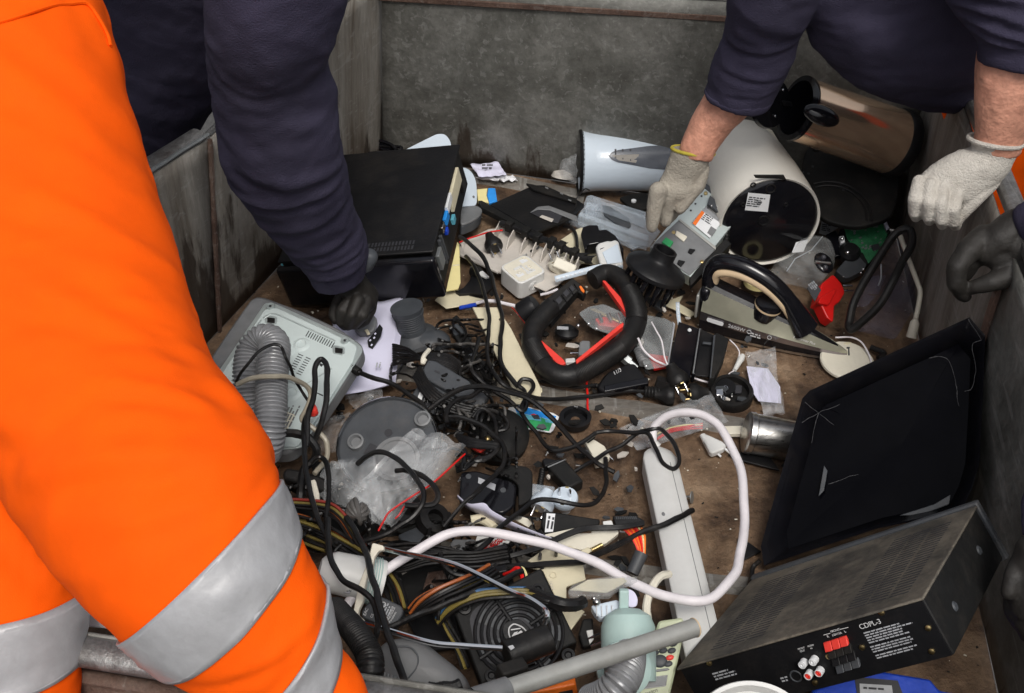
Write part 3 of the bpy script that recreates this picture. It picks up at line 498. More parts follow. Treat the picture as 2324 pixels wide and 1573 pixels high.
shape('sweatshirt', g, 'navy', pd, remesh=.008, smooth=3, disp=[(.008, .05)])
g = G(); caps(g, [(2350, 1250, 1.62, 44), (2345, 1310, 1.63, 58), (2338, 1360, 1.64, 56)]); caps(g, [(2310, 1330, 1.64, 30), (2300, 1380, 1.65, 24), (2312, 1412, 1.67, 20)]); caps(g, [(2330, 1370, 1.63, 30), (2322, 1410, 1.65, 24), (2332, 1440, 1.67, 20)]); caps(g, [(2360, 1380, 1.63, 30), (2356, 1425, 1.65, 25), (2364, 1452, 1.67, 20)])
caps(g, [(2385, 1370, 1.63, 28), (2388, 1412, 1.65, 22), (2392, 1440, 1.67, 18)]); caps(g, [(2320, 1280, 1.63, 28), (2298, 1310, 1.62, 22), (2290, 1345, 1.62, 18)])
shape('glove', g, 'gblack', pd, remesh=.0035, smooth=3, disp=[(.003, .02)])
# ================================================================ the things in the skip
UPV = V((0, 0, 1))
def ptext(parent, fr, s, k, p0, p1, mat, off=.0006, hs=1.0):
    a = fr.at(k(*p0), off); b = fr.at(k(*p1), off); L = (b - a).length
    f = Fr(a, b - a, fr.z.cross(b - a)); return text(parent, s, f, L / (.56 * len(s)) * hs, mat)
def flatp(name, fr, k, pts, th, mat, parent, off=0, r=0, bevel=.0012, sharp=35, **kw):
    P = fr.poly(k, pts, off)
    if r: P = rpoly(P, r)
    return shape(name, G().prism(P, fr.z * -th), mat, parent, bevel=bevel, sharp=sharp, **kw)
def pin(g, a, d, L, r=.0024): g.cyl(a, a + d * L, r, seg=10)
def cable(name, label, c, k, pts, r, mat='cable', group=None, seg=8, n=8):
    P = [q + noise.noise_vector(q * 28) * min(.0022, r * .6) for q in cat([W(*k(x, y), z) for x, y, z in pts], n)]; return one(name, label, c, G().tube(P, lambda u: r * (1 + .10 * noise.noise(V((u * 30, r * 900, 0)))), seg, raw=True), mat, group)
H0 = Fr((0, 0, 0), (1, 0, 0), (0, 1, 0))
def hz(z, tilt=(0, 0)): return Fr(V((0, 1.8, z)), V((1, 0, tilt[0])), V((0, 1, tilt[1])))

# ---- black computer case lying on its side, back left
t = T('computer_case', 'large black metal computer case lying flat against the back left wall', 'computer case')
P, L = box3(s1(1530, 1112), s1(1750, 232), (628, 614), s1(1632, 1420), .37, 0, (1.12, 1.0, 1.02))
A, B, D, E = P; fr = Fr(A, B - A, D - A); dy, dz = L[1], L[2]
if fr.z.z < 0: fr.z = -fr.z
fr.o = fr.o + V((0, 0, .012))
shape('cover', G().box(fr, .012, L[0], 0, dy, -.006, 0), 'blk', t, bevel=.002)
shape('body', G().box(fr, .020, L[0] - .004, .006, dy - .004, -dz, -.0065), 'blkm', t, bevel=.002)
shape('front_bezel', G().box(fr, -.008, .0115, -.003, dy + .003, -dz - .003, -.008), 'blkg', t, bevel=.006)
g = G()
for i in range(18):
    for j in (0, 1): g.box(fr, .022 + j * .016, .034 + j * .016, .045 + i * .0075, .049 + i * .0075, .0002, .0008)
shape('vent_slots', g, 'ink', t)
def onside(x0, x1, z0, z1, th=.002): return G().box(fr, x0, x1, -th, .0058, -z1, -z0)
for nm, x0, x1, z0, z1, m in (('sticker', .20, .31, .018, .055, 'cream'), ('sticker', .165, .215, .012, .030, 'label'), ('port', .135, .165, .02, .038, 'bluel'), ('port', .12, .135, .04, .052, 'blue'), ('connector', .10, .122, .014, .03, 'steel'), ('bracket', .03, .06, .03, .07, 'galv'), ('slot_cover', .066, .072, .02, .085, 'dgrey'), ('slot_cover', .08, .086, .02, .085, 'dgrey'), ('port', .18, .2, .06, .075, 'cyan'), ('socket', .3, .33, .06, .085, 'rub')):
    shape(nm, onside(x0, x1, z0, z1), m, t, bevel=.001)
# ---- white oval cover behind the case
fr = plane(k2(850, 240), .13, ID(.1, -.5, .8)); t = T('white_oval_shell', 'white oval plastic cover standing behind the black computer case', 'plastic cover')
flatp('panel', fr, k2, [(560, 340), (960, 140), (1040, 140), (1090, 200), (1110, 290), (1100, 420), (700, 480)], .004, 'bluewhite', t, r=.03)
fr = plane(k2(1290, 640), .07, ID(.6, -.35, .72)); t = T('white_plastic_piece', 'narrow curved white lid beside the black case and the blue and yellow box', 'lid')
flatp('panel', fr, k2, [(1250, 470), (1310, 520), (1345, 600), (1355, 720), (1350, 840), (1180, 850), (1180, 470)], .006, 'bluewhite', t, r=.01)
g = G(); g.lathe(fr.at(k2(1318, 755), .0005), fr.z, [(1e-5, 0), (.003, 0), (.003, .001), (1e-5, .001)], 12); shape('emblem', g, 'grey', t)
# ---- coiled black cord behind the case
c0 = W(*k2(300, 310), .04); g = G()
pts = [c0 + V((.075 * math.cos(a * .7) * (1 + .1 * math.sin(a)), .03 * math.sin(a * .7), -.01 + .006 * math.sin(a * 1.7) + .0005 * a)) for a in range(0, 44)]
g.tube(pts, .0042, 8, 4); one('coiled_cord', 'coiled glossy black cord in the back left corner', 'cord', g, 'blkg')
# ---- crumpled lilac paper at the back wall
t = T('crumpled_note', 'crumpled lilac paper note by the back wall', 'paper')
Q = WP(k2, [(1280, 440), (1560, 415), (1640, 545), (1380, 560)], .03)
g = G().grid(lambda u, v: Q[0].lerp(Q[1], u).lerp(Q[3].lerp(Q[2], u), v) + V((0, 0, .008 * noise.noise(V((u * 4, v * 4, 3))))), 14, 10); shape('sheet', g, 'paper', t, solid=.0006)
Q2 = WP(k2, [(1330, 560), (1700, 540), (1750, 595), (1560, 600)], .018)
g = G().grid(lambda u, v: Q2[0].lerp(Q2[1], u).lerp(Q2[3].lerp(Q2[2], u), v) + V((0, 0, .010 * noise.noise(V((u * 5, v * 3, 9))))), 14, 8); shape('sheet', g, 'paper2', t, solid=.0006)
f = Fr(Q[0].lerp(Q[2], .45) + V((0, 0, .010)), RI, UP); shape('print', bars(f, -.01, 0, .035, 2, .005), 'ink', t)
# ---- blue and yellow packet
fr = plane(k2(1440, 750), .035, ID(.1, -.5, .85)); t = T('small_packet', 'small yellow packet with a bright blue end', 'packet')
flatp('sleeve', fr, k2, [(1350, 680), (1455, 670), (1445, 740), (1470, 815), (1360, 790)], .012, 'yellow', t); flatp('blue_end', fr, k2, [(1462, 668), (1530, 668), (1550, 800), (1474, 820), (1450, 740)], .014, 'bluel', t, off=.001)
# ---- grey half-round speaker foot
fr = plane(k2(1290, 900), .05, ID(.1, -.9, .5)); t = T('speaker_stand', 'dark grey half-round plastic foot tucked against the black case', 'plastic part')
P = fr.poly(k2, [(1190, 860), (1260, 835), (1350, 838), (1405, 870), (1395, 920), (1330, 975), (1190, 1030)]); shape('top_plate', G().prism(rpoly(P, .02), -fr.z * .006), 'grey', t, bevel=.002)
shape('base', G().prism(rpoly([p - fr.z * .0065 for p in P], .02), -fr.z * .022), 'dgrey', t, bevel=.002)
# ---- black printer tray with a grey handle slot
fr = plane(k2(1900, 850), .045, ID(.05, -.85, .6)); t = T('printer_tray', 'flat black printer cover with a grey slot, by the back wall', 'printer cover')
flatp('panel', fr, k2, [(1480, 830), (1900, 640), (2010, 640), (2324, 780), (2400, 830), (2250, 960), (1930, 1090)], .008, 'blk', t)
flatp('front_edge', fr, k2, [(1365, 790), (1400, 790), (1930, 1075), (1990, 1140), (1930, 1130), (1400, 860)], .014, 'blkm', t, off=-.002)
flatp('ledge', fr, k2, [(1830, 620), (1900, 632), (2324, 770), (2324, 810), (1900, 680)], .006, 'blkm', t, off=.008)
flatp('slot', fr, k2, [(1870, 905), (1960, 860), (2050, 850), (2190, 930), (2140, 1010), (1960, 950)], .002, 'ink', t, off=.0025); flatp('slot_lip', fr, k2, [(1870, 905), (1940, 850), (2050, 838), (2324, 940), (2324, 990), (2060, 880), (1950, 872)], .003, 'grey', t, off=.005)
flatp('label', fr, k2, [(1960, 950), (1985, 930), (2100, 970), (2080, 1000)], .001, 'beige', t, off=.004)
for x, y in ((2030, 660), (2175, 715), (2255, 780)): flatp('clip', fr, k2, [(x - 16, y - 8), (x + 18, y + 4), (x + 14, y + 14), (x - 18, y)], .003, 'grey', t, off=.011)
# ---- little clear bag at the back wall
def crumple(name, label, c, k, quad, zs, amp, mat, nu=14, nv=14, sc=5, seed=0, two=.0, t=None):
    Q = [W(*k(*p), z) for p, z in zip(quad, zs)]; t = t or T(name, label, c)
    for s_ in ((0, 1) if two else (0,)):
        def fn(u, v):
            p = Q[0].lerp(Q[1], u).lerp(Q[3].lerp(Q[2], u), v); w = noise.noise_vector(V((u * sc * .55 + seed, v * sc * .55, s_ * 5.1)))
            bulge = math.sin(math.pi * u) * math.sin(math.pi * v) * (two if s_ else -two * .3)
            return p + V((w.x * amp * .6, w.y * amp * .6, abs(w.z) * amp * 1.6 + bulge))
        shape('film', G().grid(fn, nu, nv), mat, t, sharp=14)
    return t
crumple('plastic_bag', 'small crumpled clear bag left of the pale blue kettle', 'bag', k2, [(2100, 560), (2190, 400), (2324, 360), (2324, 640)], (.02, .06, .09, .02), .012, 'bag', two=.02)
g = G(); g.lathe(W(*k2(2190, 560), .01), ID(.1, -.8, .3), [(1e-5, .03), (.010, .03), (.014, .018), (.026, .012), (.03, 0), (1e-5, 0)], 20); one('frosted_dome', 'frosted cap inside the little bag by the back wall', 'cap', g, 'beige')
# ---- pale blue kettle shell lying on its side
t = T('pale_kettle', 'pale blue kettle body lying on its side with a long water window', 'kettle')
o = W(*k3(222, 415), .082); ax = ID(1, .0, -.03); rr = .0765
def krad(s): return rr * (.905 + .095 * (1 - min(1, s / .055)) ** 2.2)
Lk = .236; prof = [(krad(Lk * i / 24), Lk * i / 24) for i in range(25)]
g = G(); g.lathe(o, ax, prof + [(rr * .87, Lk + .002), (rr * .80, Lk)] + [(r - .004, x) for r, x in prof[::-1]] + [prof[0]], 64); shape('shell', g, 'bluewhite', t)
g = G(); g.torus(o, ax, rr * .99, .004, 48, 8); shape('mouth_ring', g, 'blk', t)
g = G(); g.lathe(o + ax * .004, ax, [(rr * .985, -.003), (rr * .985, .002), (rr * .9, .002), (rr * .88, .1), (1e-5, .1)], 40); shape('liner', g, 'rub', t)
fx = Fr(o, ax, -FW); 
def onk(px, rad):                                       # a point of the shell under a sight line
    d = ray(*px).normalized(); w = O0 - o; a_ = d - ax * d.dot(ax); b_ = w - ax * w.dot(ax); qa = a_.dot(a_); qb = 2 * a_.dot(b_); qc = b_.dot(b_) - rad * rad; ds = max(0, qb * qb - 4 * qa * qc); return O0 + d * ((-qb - math.sqrt(ds)) / (2 * qa))
def window(out, inset):
    up = []; lo = []
    for i in range(21):
        u = i / 20; x = 500 + u * 625; 
        yc = 345 + 15 * u; q_ = max(0, 1 - u * 6); h = 128 * math.sqrt(max(0.01, 1 - q_ * q_)) * (.62 + .38 * min(1, u * 1.6)); top = yc - h * (.72 + .35 * u * .4) + 22 - 22 * u; bot = yc + h * (.75 + .33 * u)
        up.append((x, top + inset)); lo.append((x, bot - inset))
    g = G(); vs = []; 
    for a_, b_ in zip(up, lo): vs += [onk(k3(a_[0], a_[1] + (b_[1] - a_[1]) * j / 6), rr * .905 + out) for j in range(7)]
    g.add(vs, [(i * 7 + j, i * 7 + j + 1, (i + 1) * 7 + j + 1, (i + 1) * 7 + j) for i in range(20) for j in range(6)]); return g
shape('water_window', window(.0012, 0), 'kwin', t)
for i, x in enumerate((570, 640, 715)): shape('level_mark', G().prism([onk(k3(x - 9, 290), rr * .905 + .0016), onk(k3(x + 9, 290), rr * .905 + .0016), onk(k3(x + 7, 375 + i * 15), rr * .905 + .0016), onk(k3(x - 2, 375 + i * 15), rr * .905 + .0016)], -FW * .0004), 'ink', t)
shape('inner_panel', G().prism([onk(k3(x, y), rr * .905 + .0015) for x, y in ((540, 350), (800, 340), (770, 425), (600, 400))], -FW * .0003), 'kpan', t)
# ---- clear plastic drawer
fr = plane(k3(560, 900), .03, ID(0, -.75, .7)); t = T('clear_tray', 'clear plastic drawer lying between the pale blue kettle and the glove', 'drawer')
flatp('bottom', fr, k3, [(210, 940), (290, 745), (860, 940), (1010, 1090), (900, 1240), (640, 1180)], .003, 'trayp', t)
flatp('back_wall', fr, k3, [(290, 745), (330, 735), (870, 900), (860, 960)], .03, 'trayp', t, off=.035); flatp('front_wall', fr, k3, [(205, 930), (225, 900), (900, 1130), (880, 1180)], .03, 'trayp', t, off=.022)
flatp('corner_block', fr, k3, [(290, 800), (400, 830), (390, 890), (270, 870)], .03, 'trayp', t, off=.03); flatp('rail', fr, k3, [(440, 830), (520, 850), (700, 960), (720, 1030), (690, 1060), (560, 1000), (460, 930)], .006, 'dgrey', t, off=.004)
fr = plane(k3(500, 1050), .016, ID(0, -.8, .6)); t = T('grey_strip', 'long pale grey plastic strip under the clear drawer', 'plastic strip')
flatp('strip', fr, k3, [(-260, 800), (0, 880), (420, 1020), (880, 1210), (740, 1260), (690, 1230), (200, 1040), (-40, 960)], .005, 'trayp', t)
# ---- black disc with a white button
fr = plane(k3(780, 800), .03, ID(0, -.75, .66)); t = T('black_plate', 'black plate with one white button below the pale blue kettle', 'plate')
flatp('plate', fr, k3, [(600, 760), (760, 720), (880, 710), (900, 840), (860, 880), (700, 840)], .008, 'blkm', t, r=.01)
g = G(); g.lathe(fr.at(k3(747, 802)), fr.z, [(1e-5, .004), (.006, .004), (.006, -.002), (1e-5, -.002)], 20); shape('button', g, 'label', t)

# ---- silver drive unit in the gloved hand
fr = plane(k3(1400, 1000), .15, ID(-.05, -.45, .89)); t = T('drive_unit', 'silver metal drive unit with orange-edged label held by the gloved hand', 'drive unit')
flatp('casing', fr, k3, [(1415, 645), (1770, 950), (1300, 1535), (1240, 1500), (905, 1245)], .038, 'tin', t)
flatp('front_panel', fr, k3, [(1432, 605), (1832, 915), (1795, 965), (1405, 640)], .042, 'dgrey', t, off=.002)
flatp('lower_plate', fr, k3, [(1180, 985), (1545, 1265), (1290, 1520), (905, 1240)], .003, 'grey', t, off=.0025)
flatp('upper_plate', fr, k3, [(1420, 880), (1490, 800), (1650, 930), (1480, 1150), (1310, 1000)], .003, 'steel', t, off=.003)
lb = flatp('label', fr, k3, [(1410, 888), (1595, 1010), (1490, 1155), (1320, 1015)], .0006, 'label', t, off=.0038, bevel=0)
flatp('orange_edge', fr, k3, [(1410, 888), (1438, 908), (1350, 1035), (1320, 1013)], .0004, 'orange', lb, off=.0043, bevel=0)
flatp('barcode', fr, k3, [(1500, 1040), (1555, 1075), (1510, 1140), (1462, 1105)], .0004, 'grey', lb, off=.0043, bevel=0)
a = fr.at(k3(1440, 935)); f = Fr(a, fr.at(k3(1560, 1015)) - a, fr.at(k3(1480, 880)) - a); f.o = a + f.z * .0042; shape('print', bars(f, 0, 0, .03, 4, .0032), 'ink', lb)
flatp('cable_clamp', fr, k3, [(1490, 735), (1660, 880), (1620, 945), (1465, 820)], .012, 'dgrey', t, off=.012)
for x, y in ((1505, 840), (1560, 855), (1590, 905)): g = G(); g.ball(fr.at(k3(x, y), .013), .0022); shape('screw', g, 'chrome', t)
for x, y in ((1448, 722), (1700, 925), (1410, 1390), (1135, 1105)): g = G(); g.lathe(fr.at(k3(x, y), .001), fr.z, [(1e-5, .004), (.004, .003), (.0045, 0)], 12); shape('screw', g, 'brass', t)
flatp('green_connector', fr, k3, [(1060, 1145), (1135, 1190), (1100, 1245), (1020, 1195)], .012, 'green', t, off=.010); flatp('white_block', fr, k3, [(1165, 1080), (1270, 1140), (1235, 1190), (1150, 1125)], .005, 'ivory', t, off=.007)
flatp('latch', fr, k3, [(1290, 1255), (1350, 1265), (1310, 1310), (1275, 1290)], .006, 'blk', t, off=.007); flatp('latch', fr, k3, [(1185, 1365), (1250, 1380), (1210, 1430), (1170, 1400)], .006, 'blk', t, off=.007)
flatp('seam', fr, k3, [(1180, 980), (1200, 968), (1552, 1240), (1545, 1268)], .004, 'alu', t, off=.005)
for x, y in ((1410, 745), (1350, 820), (1305, 885)): flatp('slot', fr, k3, [(x - 10, y - 8), (x + 10, y - 4), (x + 4, y + 12), (x - 12, y + 8)], .0006, 'ink', t, off=.0008)
g = G(); g.hosec([fr.at(k3(1650, 1000), -.01), fr.at(k3(1650, 1120), -.012), fr.at(k3(1645, 1290), -.03)], .0075, .008, 14, .2); one('strain_relief', 'ribbed black cable sleeve between drive unit and the white machine', 'cable sleeve', g, 'rub')
g = G(); fr2 = plane(k3(1300, 1480), .10, ID(-.05, -.45, .89)); t2 = T('circuit_frame', 'narrow black frame under the silver drive unit', 'frame'); flatp('frame', fr2, k3, [(1290, 1540), (1540, 1260), (1640, 1160), (1700, 1210), (1300, 1620)], .02, 'blkm', t2)

# ---- white drum machine with black round base, label on it
t = T('white_appliance', 'white drum-shaped appliance lying with its black round base forward', 'appliance')
n = ID(.10, .62, .78); o = W(1746, 502, .15); up_ = ID(-.05, -.85, .5); R0 = .104
xx_ = up_.cross(n).normalized(); fr = Fr(o, xx_, n.cross(xx_))
g = G(); bx = ID(-.24, -.80, -.55); m_ = 48
ringA = [fr.p(R0 * math.cos(a), R0 * .98 * math.sin(a)) for a in [6.28318 * i / m_ for i in range(m_)]]
secs = [(0, 1.04), (.03, 1.06), (.09, 1.02), (.16, .93), (.215, .80), (.235, .62), (.24, .01)]
vs = [o + (p - o) * s_ - n * d_ * .25 + bx * d_ * .80 for d_, s_ in secs for p in ringA]
g.add(vs, [(i * m_ + j, i * m_ + (j + 1) % m_, (i + 1) * m_ + (j + 1) % m_, (i + 1) * m_ + j) for i in range(len(secs) - 1) for j in range(m_)]); shape('housing', g, 'warmwhite', t)
g = G(); g.lathe(o - n * .004, n, [(1e-5, .012), (R0 * .9, .012), (R0 * .99, .006), (R0 * 1.0, -.004), (1e-5, -.004)], 48); shape('base', g, 'blkg', t)
g = G(); g.lathe(o, n, [(R0 * 1.005, .003), (R0 * 1.05, .006), (R0 * 1.065, -.004), (R0 * 1.005, -.004)], 48); shape('rim', g, 'warmwhite', t)
fb = Fr(o + n * .0085, fr.x, fr.y)
lb = flatp('label', fb, k3, [(1862, 715), (2078, 735), (2052, 902), (1830, 885)], .0006, 'label', t, bevel=0)
a = fb.at(k3(1860, 760)); f = Fr(a, fb.at(k3(2040, 780)) - a, fb.at(k3(1868, 715)) - a); f.o = a + f.z * .0004; shape('print', bars(f, .002, 0, .038, 5, .0034), 'ink', lb)
ptext(lb, fb, 'CE', k3, (1935, 820), (1985, 825), 'ink', .0008)
for x, y, rr_ in ((2080, 675, .010), (1910, 640, .005), (2230, 830, .004), (2010, 985, .011), (1810, 830, .004)): g = G(); g.torus(fb.at(k3(x, y)), n, rr_, .0016, 20, 8); shape('boss', g, 'blk', t)
flatp('flat_edge', fb, k3, [(1915, 545), (2210, 545), (2240, 600), (2160, 580), (1935, 575)], .004, 'blkm', t, off=.0025)
fs_ = plane(k4(640, 1130), .20, ID(.75, -.3, .6)); flatp('spout_flap', fs_, k4, [(590, 1070), (640, 1075), (690, 1130), (712, 1200), (700, 1225), (670, 1225)], .004, 'warmwhite', t)
fs_ = plane(k4(560, 950), .22, ID(.5, -.5, .7)); flatp('seam_groove', fs_, k4, [(450, 885), (460, 885), (510, 1000), (500, 1003)], .001, 'ink', t, bevel=0); flatp('side_panel', fs_, k4, [(520, 895), (560, 910), (650, 1060), (600, 1070)], .004, 'ivory', t)
# ---- bronze kettle
t = T('bronze_kettle', 'shiny bronze metal kettle lying on its side in the far right corner', 'kettle')
ax = ID(.90, .215, -.36); o = W(*k4(748, 762), .375); Lk = .262
g = G(); pr = [(.0665, 0), (.0665, .01), (.068, .1), (.070, .2), (.071, Lk)]; g.lathe(o, ax, pr + [(.064, Lk + .004), (1e-5, Lk + .004)], 64); shape('body', g, 'bronze', t)
g = G(); g.lathe(o, ax, [(.0675, .004), (.0695, .0), (.0695, -.006), (.058, -.008), (.056, .004), (.055, .08), (1e-5, .08)], 48); shape('mouth_ring', g, 'blkg', t)
g = G(); g.lathe(o + ax * (Lk - .02), ax, [(.0712, 0), (.074, .004), (.075, .022), (.073, .026), (1e-5, .027)], 48); shape('foot_ring', g, 'blk', t)
hx = Fr(W(*k4(905, 808), .405), ID(.95, .30, -.25), ID(-.25, .9, .2)); g = G(); g.ball(hx.o, .041, .021, .018, hx, 20, 14); shape('handle', g, 'blkg', t)
t = T('black_disc', 'round black kettle lid behind the navy cuff', 'lid'); n_ = ID(.55, .25, .8); o = W(*k4(560, 725), .40)
g = G(); g.lathe(o, n_, [(1e-5, .004), (.042, .004), (.050, .0), (.053, -.008), (1e-5, -.008)], 40); shape('disc', g, 'blkg', t)
f = Fr(o + n_ * .005, UPV.cross(n_), n_.cross(UPV.cross(n_)))
for x, y in ((635, 630), (580, 812), (520, 640)): g = G(); g.ball(f.at(k4(x, y), .001), .0024); shape('screw', g, 'chrome', t)
flatp('hinge', f, k4, [(640, 705), (700, 715), (705, 745), (650, 740)], .008, 'blk', t, off=.004)
# ---- rounded black appliance foot
fr = plane(k4(1100, 1250), .18, ID(-.1, -.45, .88)); t = T('appliance_stand', 'rounded black plastic base plate leaning under the bronze kettle', 'base plate')
P = [(770, 1150), (790, 1060), (850, 1005), (960, 965), (1250, 1055), (1400, 1130), (1455, 1240), (1440, 1400), (1395, 1530), (1150, 1600), (900, 1540), (760, 1300)]
flatp('plate', fr, k4, P, .016, 'blkm', t, r=.03, bevel=.003)
g = G(); c_ = fr.at(k4(965, 1510)); 
for r_ in (.078, .088): g.tube([c_ + fr.z * .001 + fr.x * r_ * math.cos(a_ * .1) + fr.y * r_ * math.sin(a_ * .1) for a_ in range(0, 22)], .003, 8, 3)
shape('ring_rib', g, 'blk', t)
for x, y in ((868, 1045), (1395, 1205)): g = G(); g.lathe(fr.at(k4(x, y)), fr.z, [(1e-5, .006), (.007, .005), (.009, 0)], 16); shape('foot', g, 'rub', t)
g = G()
for x, y in ((845, 1165), (775, 1205), (815, 1215), (780, 1240), (1120, 1030), (1215, 1060), (1330, 1090), (1060, 1330)): g.prism(fr.poly(k4, [(x - 9, y - 7), (x + 9, y - 5), (x + 8, y + 8), (x - 9, y + 6)], .0006), -fr.z * .0004)
shape('slots', g, 'ink', t)
# ---- hard disk board
fr = plane(k5(850, 560), .07, ID(-.1, -.5, .86)); t = T('hard_disk', 'hard disk with green circuit board, beside the right wall', 'hard disk')
flatp('casing', fr, k5, [(600, 470), (1000, 300), (1085, 520), (850, 800), (700, 650), (560, 640)], .02, 'blkm', t)
flatp('circuit_board', fr, k5, [(640, 462), (975, 340), (1050, 515), (990, 640), (870, 790), (815, 690), (770, 660), (700, 600), (670, 560)], .002, 'pcb', t, off=.003)
g = G()
random.seed(5)
for i in range(46):
    x, y = 700 + random.random() * 280, 400 + random.random() * 300; w, h = 6 + random.random() * 20, 5 + random.random() * 12
    if y > 430 + (x - 700) * .2 + 190: continue
    g.prism(fr.poly(k5, [(x, y), (x + w, y - w * .35), (x + w + h * .3, y + h - w * .35), (x + h * .3, y + h)], .0045), -fr.z * .0016)
shape('chips', g, 'grey', t); flatp('chip', fr, k5, [(890, 620), (960, 600), (990, 650), (910, 670)], .003, 'ink', t, off=.006)
flatp('white_connector', fr, k5, [(985, 335), (1015, 322), (1062, 455), (1038, 470)], .008, 'paper', t, off=.009)
g = G()
for i in range(16): x, y = 965 + i * 4.6, 350 + i * 10.6; g.prism(fr.poly(k5, [(x, y), (x + 12, y - 4), (x + 14, y), (x + 2, y + 4)], .005), -fr.z * .0012)
shape('pins', g, 'steel', t)
# ---- spec label card
fr = plane(k5(500, 460), .05, ID(0, -.5, .86)); t = T('spec_card', 'small grey printed label card left of the hard disk', 'label card'); flatp('card', fr, k5, [(430, 400), (615, 435), (470, 525), (405, 505)], .001, 'label_grey', t, bevel=0)
a = fr.at(k5(432, 430)); f = Fr(a, fr.at(k5(520, 445)) - a, fr.at(k5(436, 400)) - a); f.o = a + f.z * .0006; shape('print', bars(f, 0, 0, .022, 4, .0035), 'ink', t)
# ---- black hinge mechanism
fr = plane(k5(700, 750), .05, ID(0, -.5, .86)); t = T('hinge_mechanism', 'black plastic hinge mechanism with bolts in front of the hard disk', 'mechanism')
flatp('arm', fr, k5, [(560, 860), (640, 770), (700, 700), (820, 705), (850, 800), (830, 850), (700, 920), (650, 930)], .02, 'dgrey', t, r=.004); g = G(); g.lathe(fr.at(k5(690, 690)), fr.z, [(1e-5, .016), (.016, .016), (.024, .006), (.024, -.01)], 24); shape('hub', g, 'blk', t)
for x, y, r_ in ((672, 690, .006), (820, 845, .0035), (798, 880, .003), (620, 560, .004), (632, 915, .002)): g = G(); g.ball(fr.at(k5(x, y), .016), r_); shape('bolt', g, 'chrome', t)
flatp('clip', fr, k5, [(595, 535), (640, 530), (650, 590), (610, 600)], .01, 'label', t, off=.012)
flatp('bracket', fr, k5, [(470, 520), (560, 480), (640, 600), (620, 720), (560, 720)], .012, 'blkg', t, off=.004)
# ---- clear float chamber
t = T('clear_tank', 'clear plastic water chamber between iron and hard disk', 'water tank'); fr = plane(k5(350, 700), .10, ID(.15, -.45, .88))
flatp('chamber', fr, k5, [(160, 690), (230, 560), (330, 520), (430, 525), (520, 560), (565, 680), (560, 800), (500, 890), (430, 960), (280, 900), (130, 880), (0, 760), (60, 730)], .05, 'tank', t, r=.012, bevel=.006)
flatp('rib', fr, k5, [(100, 860), (180, 740), (330, 660), (440, 530), (447, 536), (337, 668), (187, 748), (108, 865)], .003, 'label_grey', t, off=.003)
g = G(); c_ = fr.at(k5(450, 785), .004); g.ball(c_, .020, .026, .006, Fr(c_, fr.x, fr.y)); shape('valve', g, 'blkg', t); g = G(); g.ball(fr.at(k5(447, 735), .01), .006); g.ball(fr.at(k5(465, 830), .01), .006); shape('valve_button', g, 'smoke', t); g = G(); g.cyl(fr.at(k5(375, 775), .010), fr.at(k5(510, 790), .010), .0035); shape('valve_pin', g, 'steel', t)
flatp('white_label', fr, k5, [(190, 590), (310, 560), (260, 680), (150, 690)], .002, 'label', t, off=-.02)
# ---- red plastic part with black rating label
t = T('red_part', 'glossy red plastic part with two metal pins beside the iron', 'plastic part'); fr = plane(k5(530, 1050), .06, ID(.3, -.35, .85))
flatp('body', fr, k5, [(430, 980), (540, 890), (620, 980), (650, 1060), (600, 1150), (550, 1180), (540, 1340), (480, 1300), (420, 1170), (385, 1160), (410, 1060)], .03, 'red', t, r=.006, bevel=.005)
flatp('ridge', fr, k5, [(415, 1110), (560, 1020), (575, 1040), (500, 1180), (400, 1160)], .01, 'red', t, off=.010, r=.006, bevel=.005)
fl_ = plane(k5(360, 1040), .085, ID(.1, -.3, .9)); lb = flatp('rating_label', fl_, k5, [(345, 940), (425, 1040), (365, 1145), (295, 1020)], .002, 'ink', t, bevel=0); a = fl_.at(k5(345, 960)); f = Fr(a, fl_.at(k5(400, 1030)) - a, fl_.at(k5(385, 920)) - a); f.o = a + f.z * .001; shape('print', bars(f, 0, 0, .02, 4, .003), 'label_grey', lb)
g = G(); pin(g, fr.at(k5(630, 1000), -.005), ID(1, 0, 0), .02); pin(g, fr.at(k5(640, 1048), -.005), ID(1, 0, 0), .02); shape('pin', g, 'chrome', t)
# ---- transparent visor with black rubber frame
t = T('clear_hood', 'smoky clear plastic hood with a black rubber gasket against the right wall', 'plastic hood'); fr = plane(k5(950, 950), .10, ID(-.25, -.35, .9))
path = [(1190, 470), (1265, 490), (1270, 620), (1180, 780), (1090, 970), (960, 1190), (740, 1390), (690, 1395), (690, 1330), (740, 1130), (900, 840), (1080, 560)]
zs = [.20, .20, .19, .17, .15, .11, .06, .055, .06, .09, .14, .18]
g = G(); g.tube([W(*k5(x, y), z) for (x, y), z in zip(path, zs)], .0085, 10, 8, closed=True); shape('gasket', g, 'rub', t)
cen = W(*k5(960, 900), .10); pp = cat([W(*k5(x, y), z) for (x, y), z in zip(path, zs)], 4, True)
bowl = [W(*k5(x, y), z) for x, y, z in ((1160, 560, .13), (1230, 620, .12), (1270, 760, .10), (1290, 900, .08), (1310, 1170, .05), (1220, 1330, .02), (1110, 1500, .004), (1000, 1450, .004), (850, 1420, .004), (760, 1400, .01), (860, 1000, .06), (1050, 700, .10))]; bb = cat(bowl, 4, True); m_ = len(pp)
g = G(); g.add(pp + bb, [(i, (i + 1) % m_, (i + 1) % m_ + m_, i + m_) for i in range(m_)]); g.add(bb, [tuple(range(m_))]); shape('shell', g, 'visor', t)
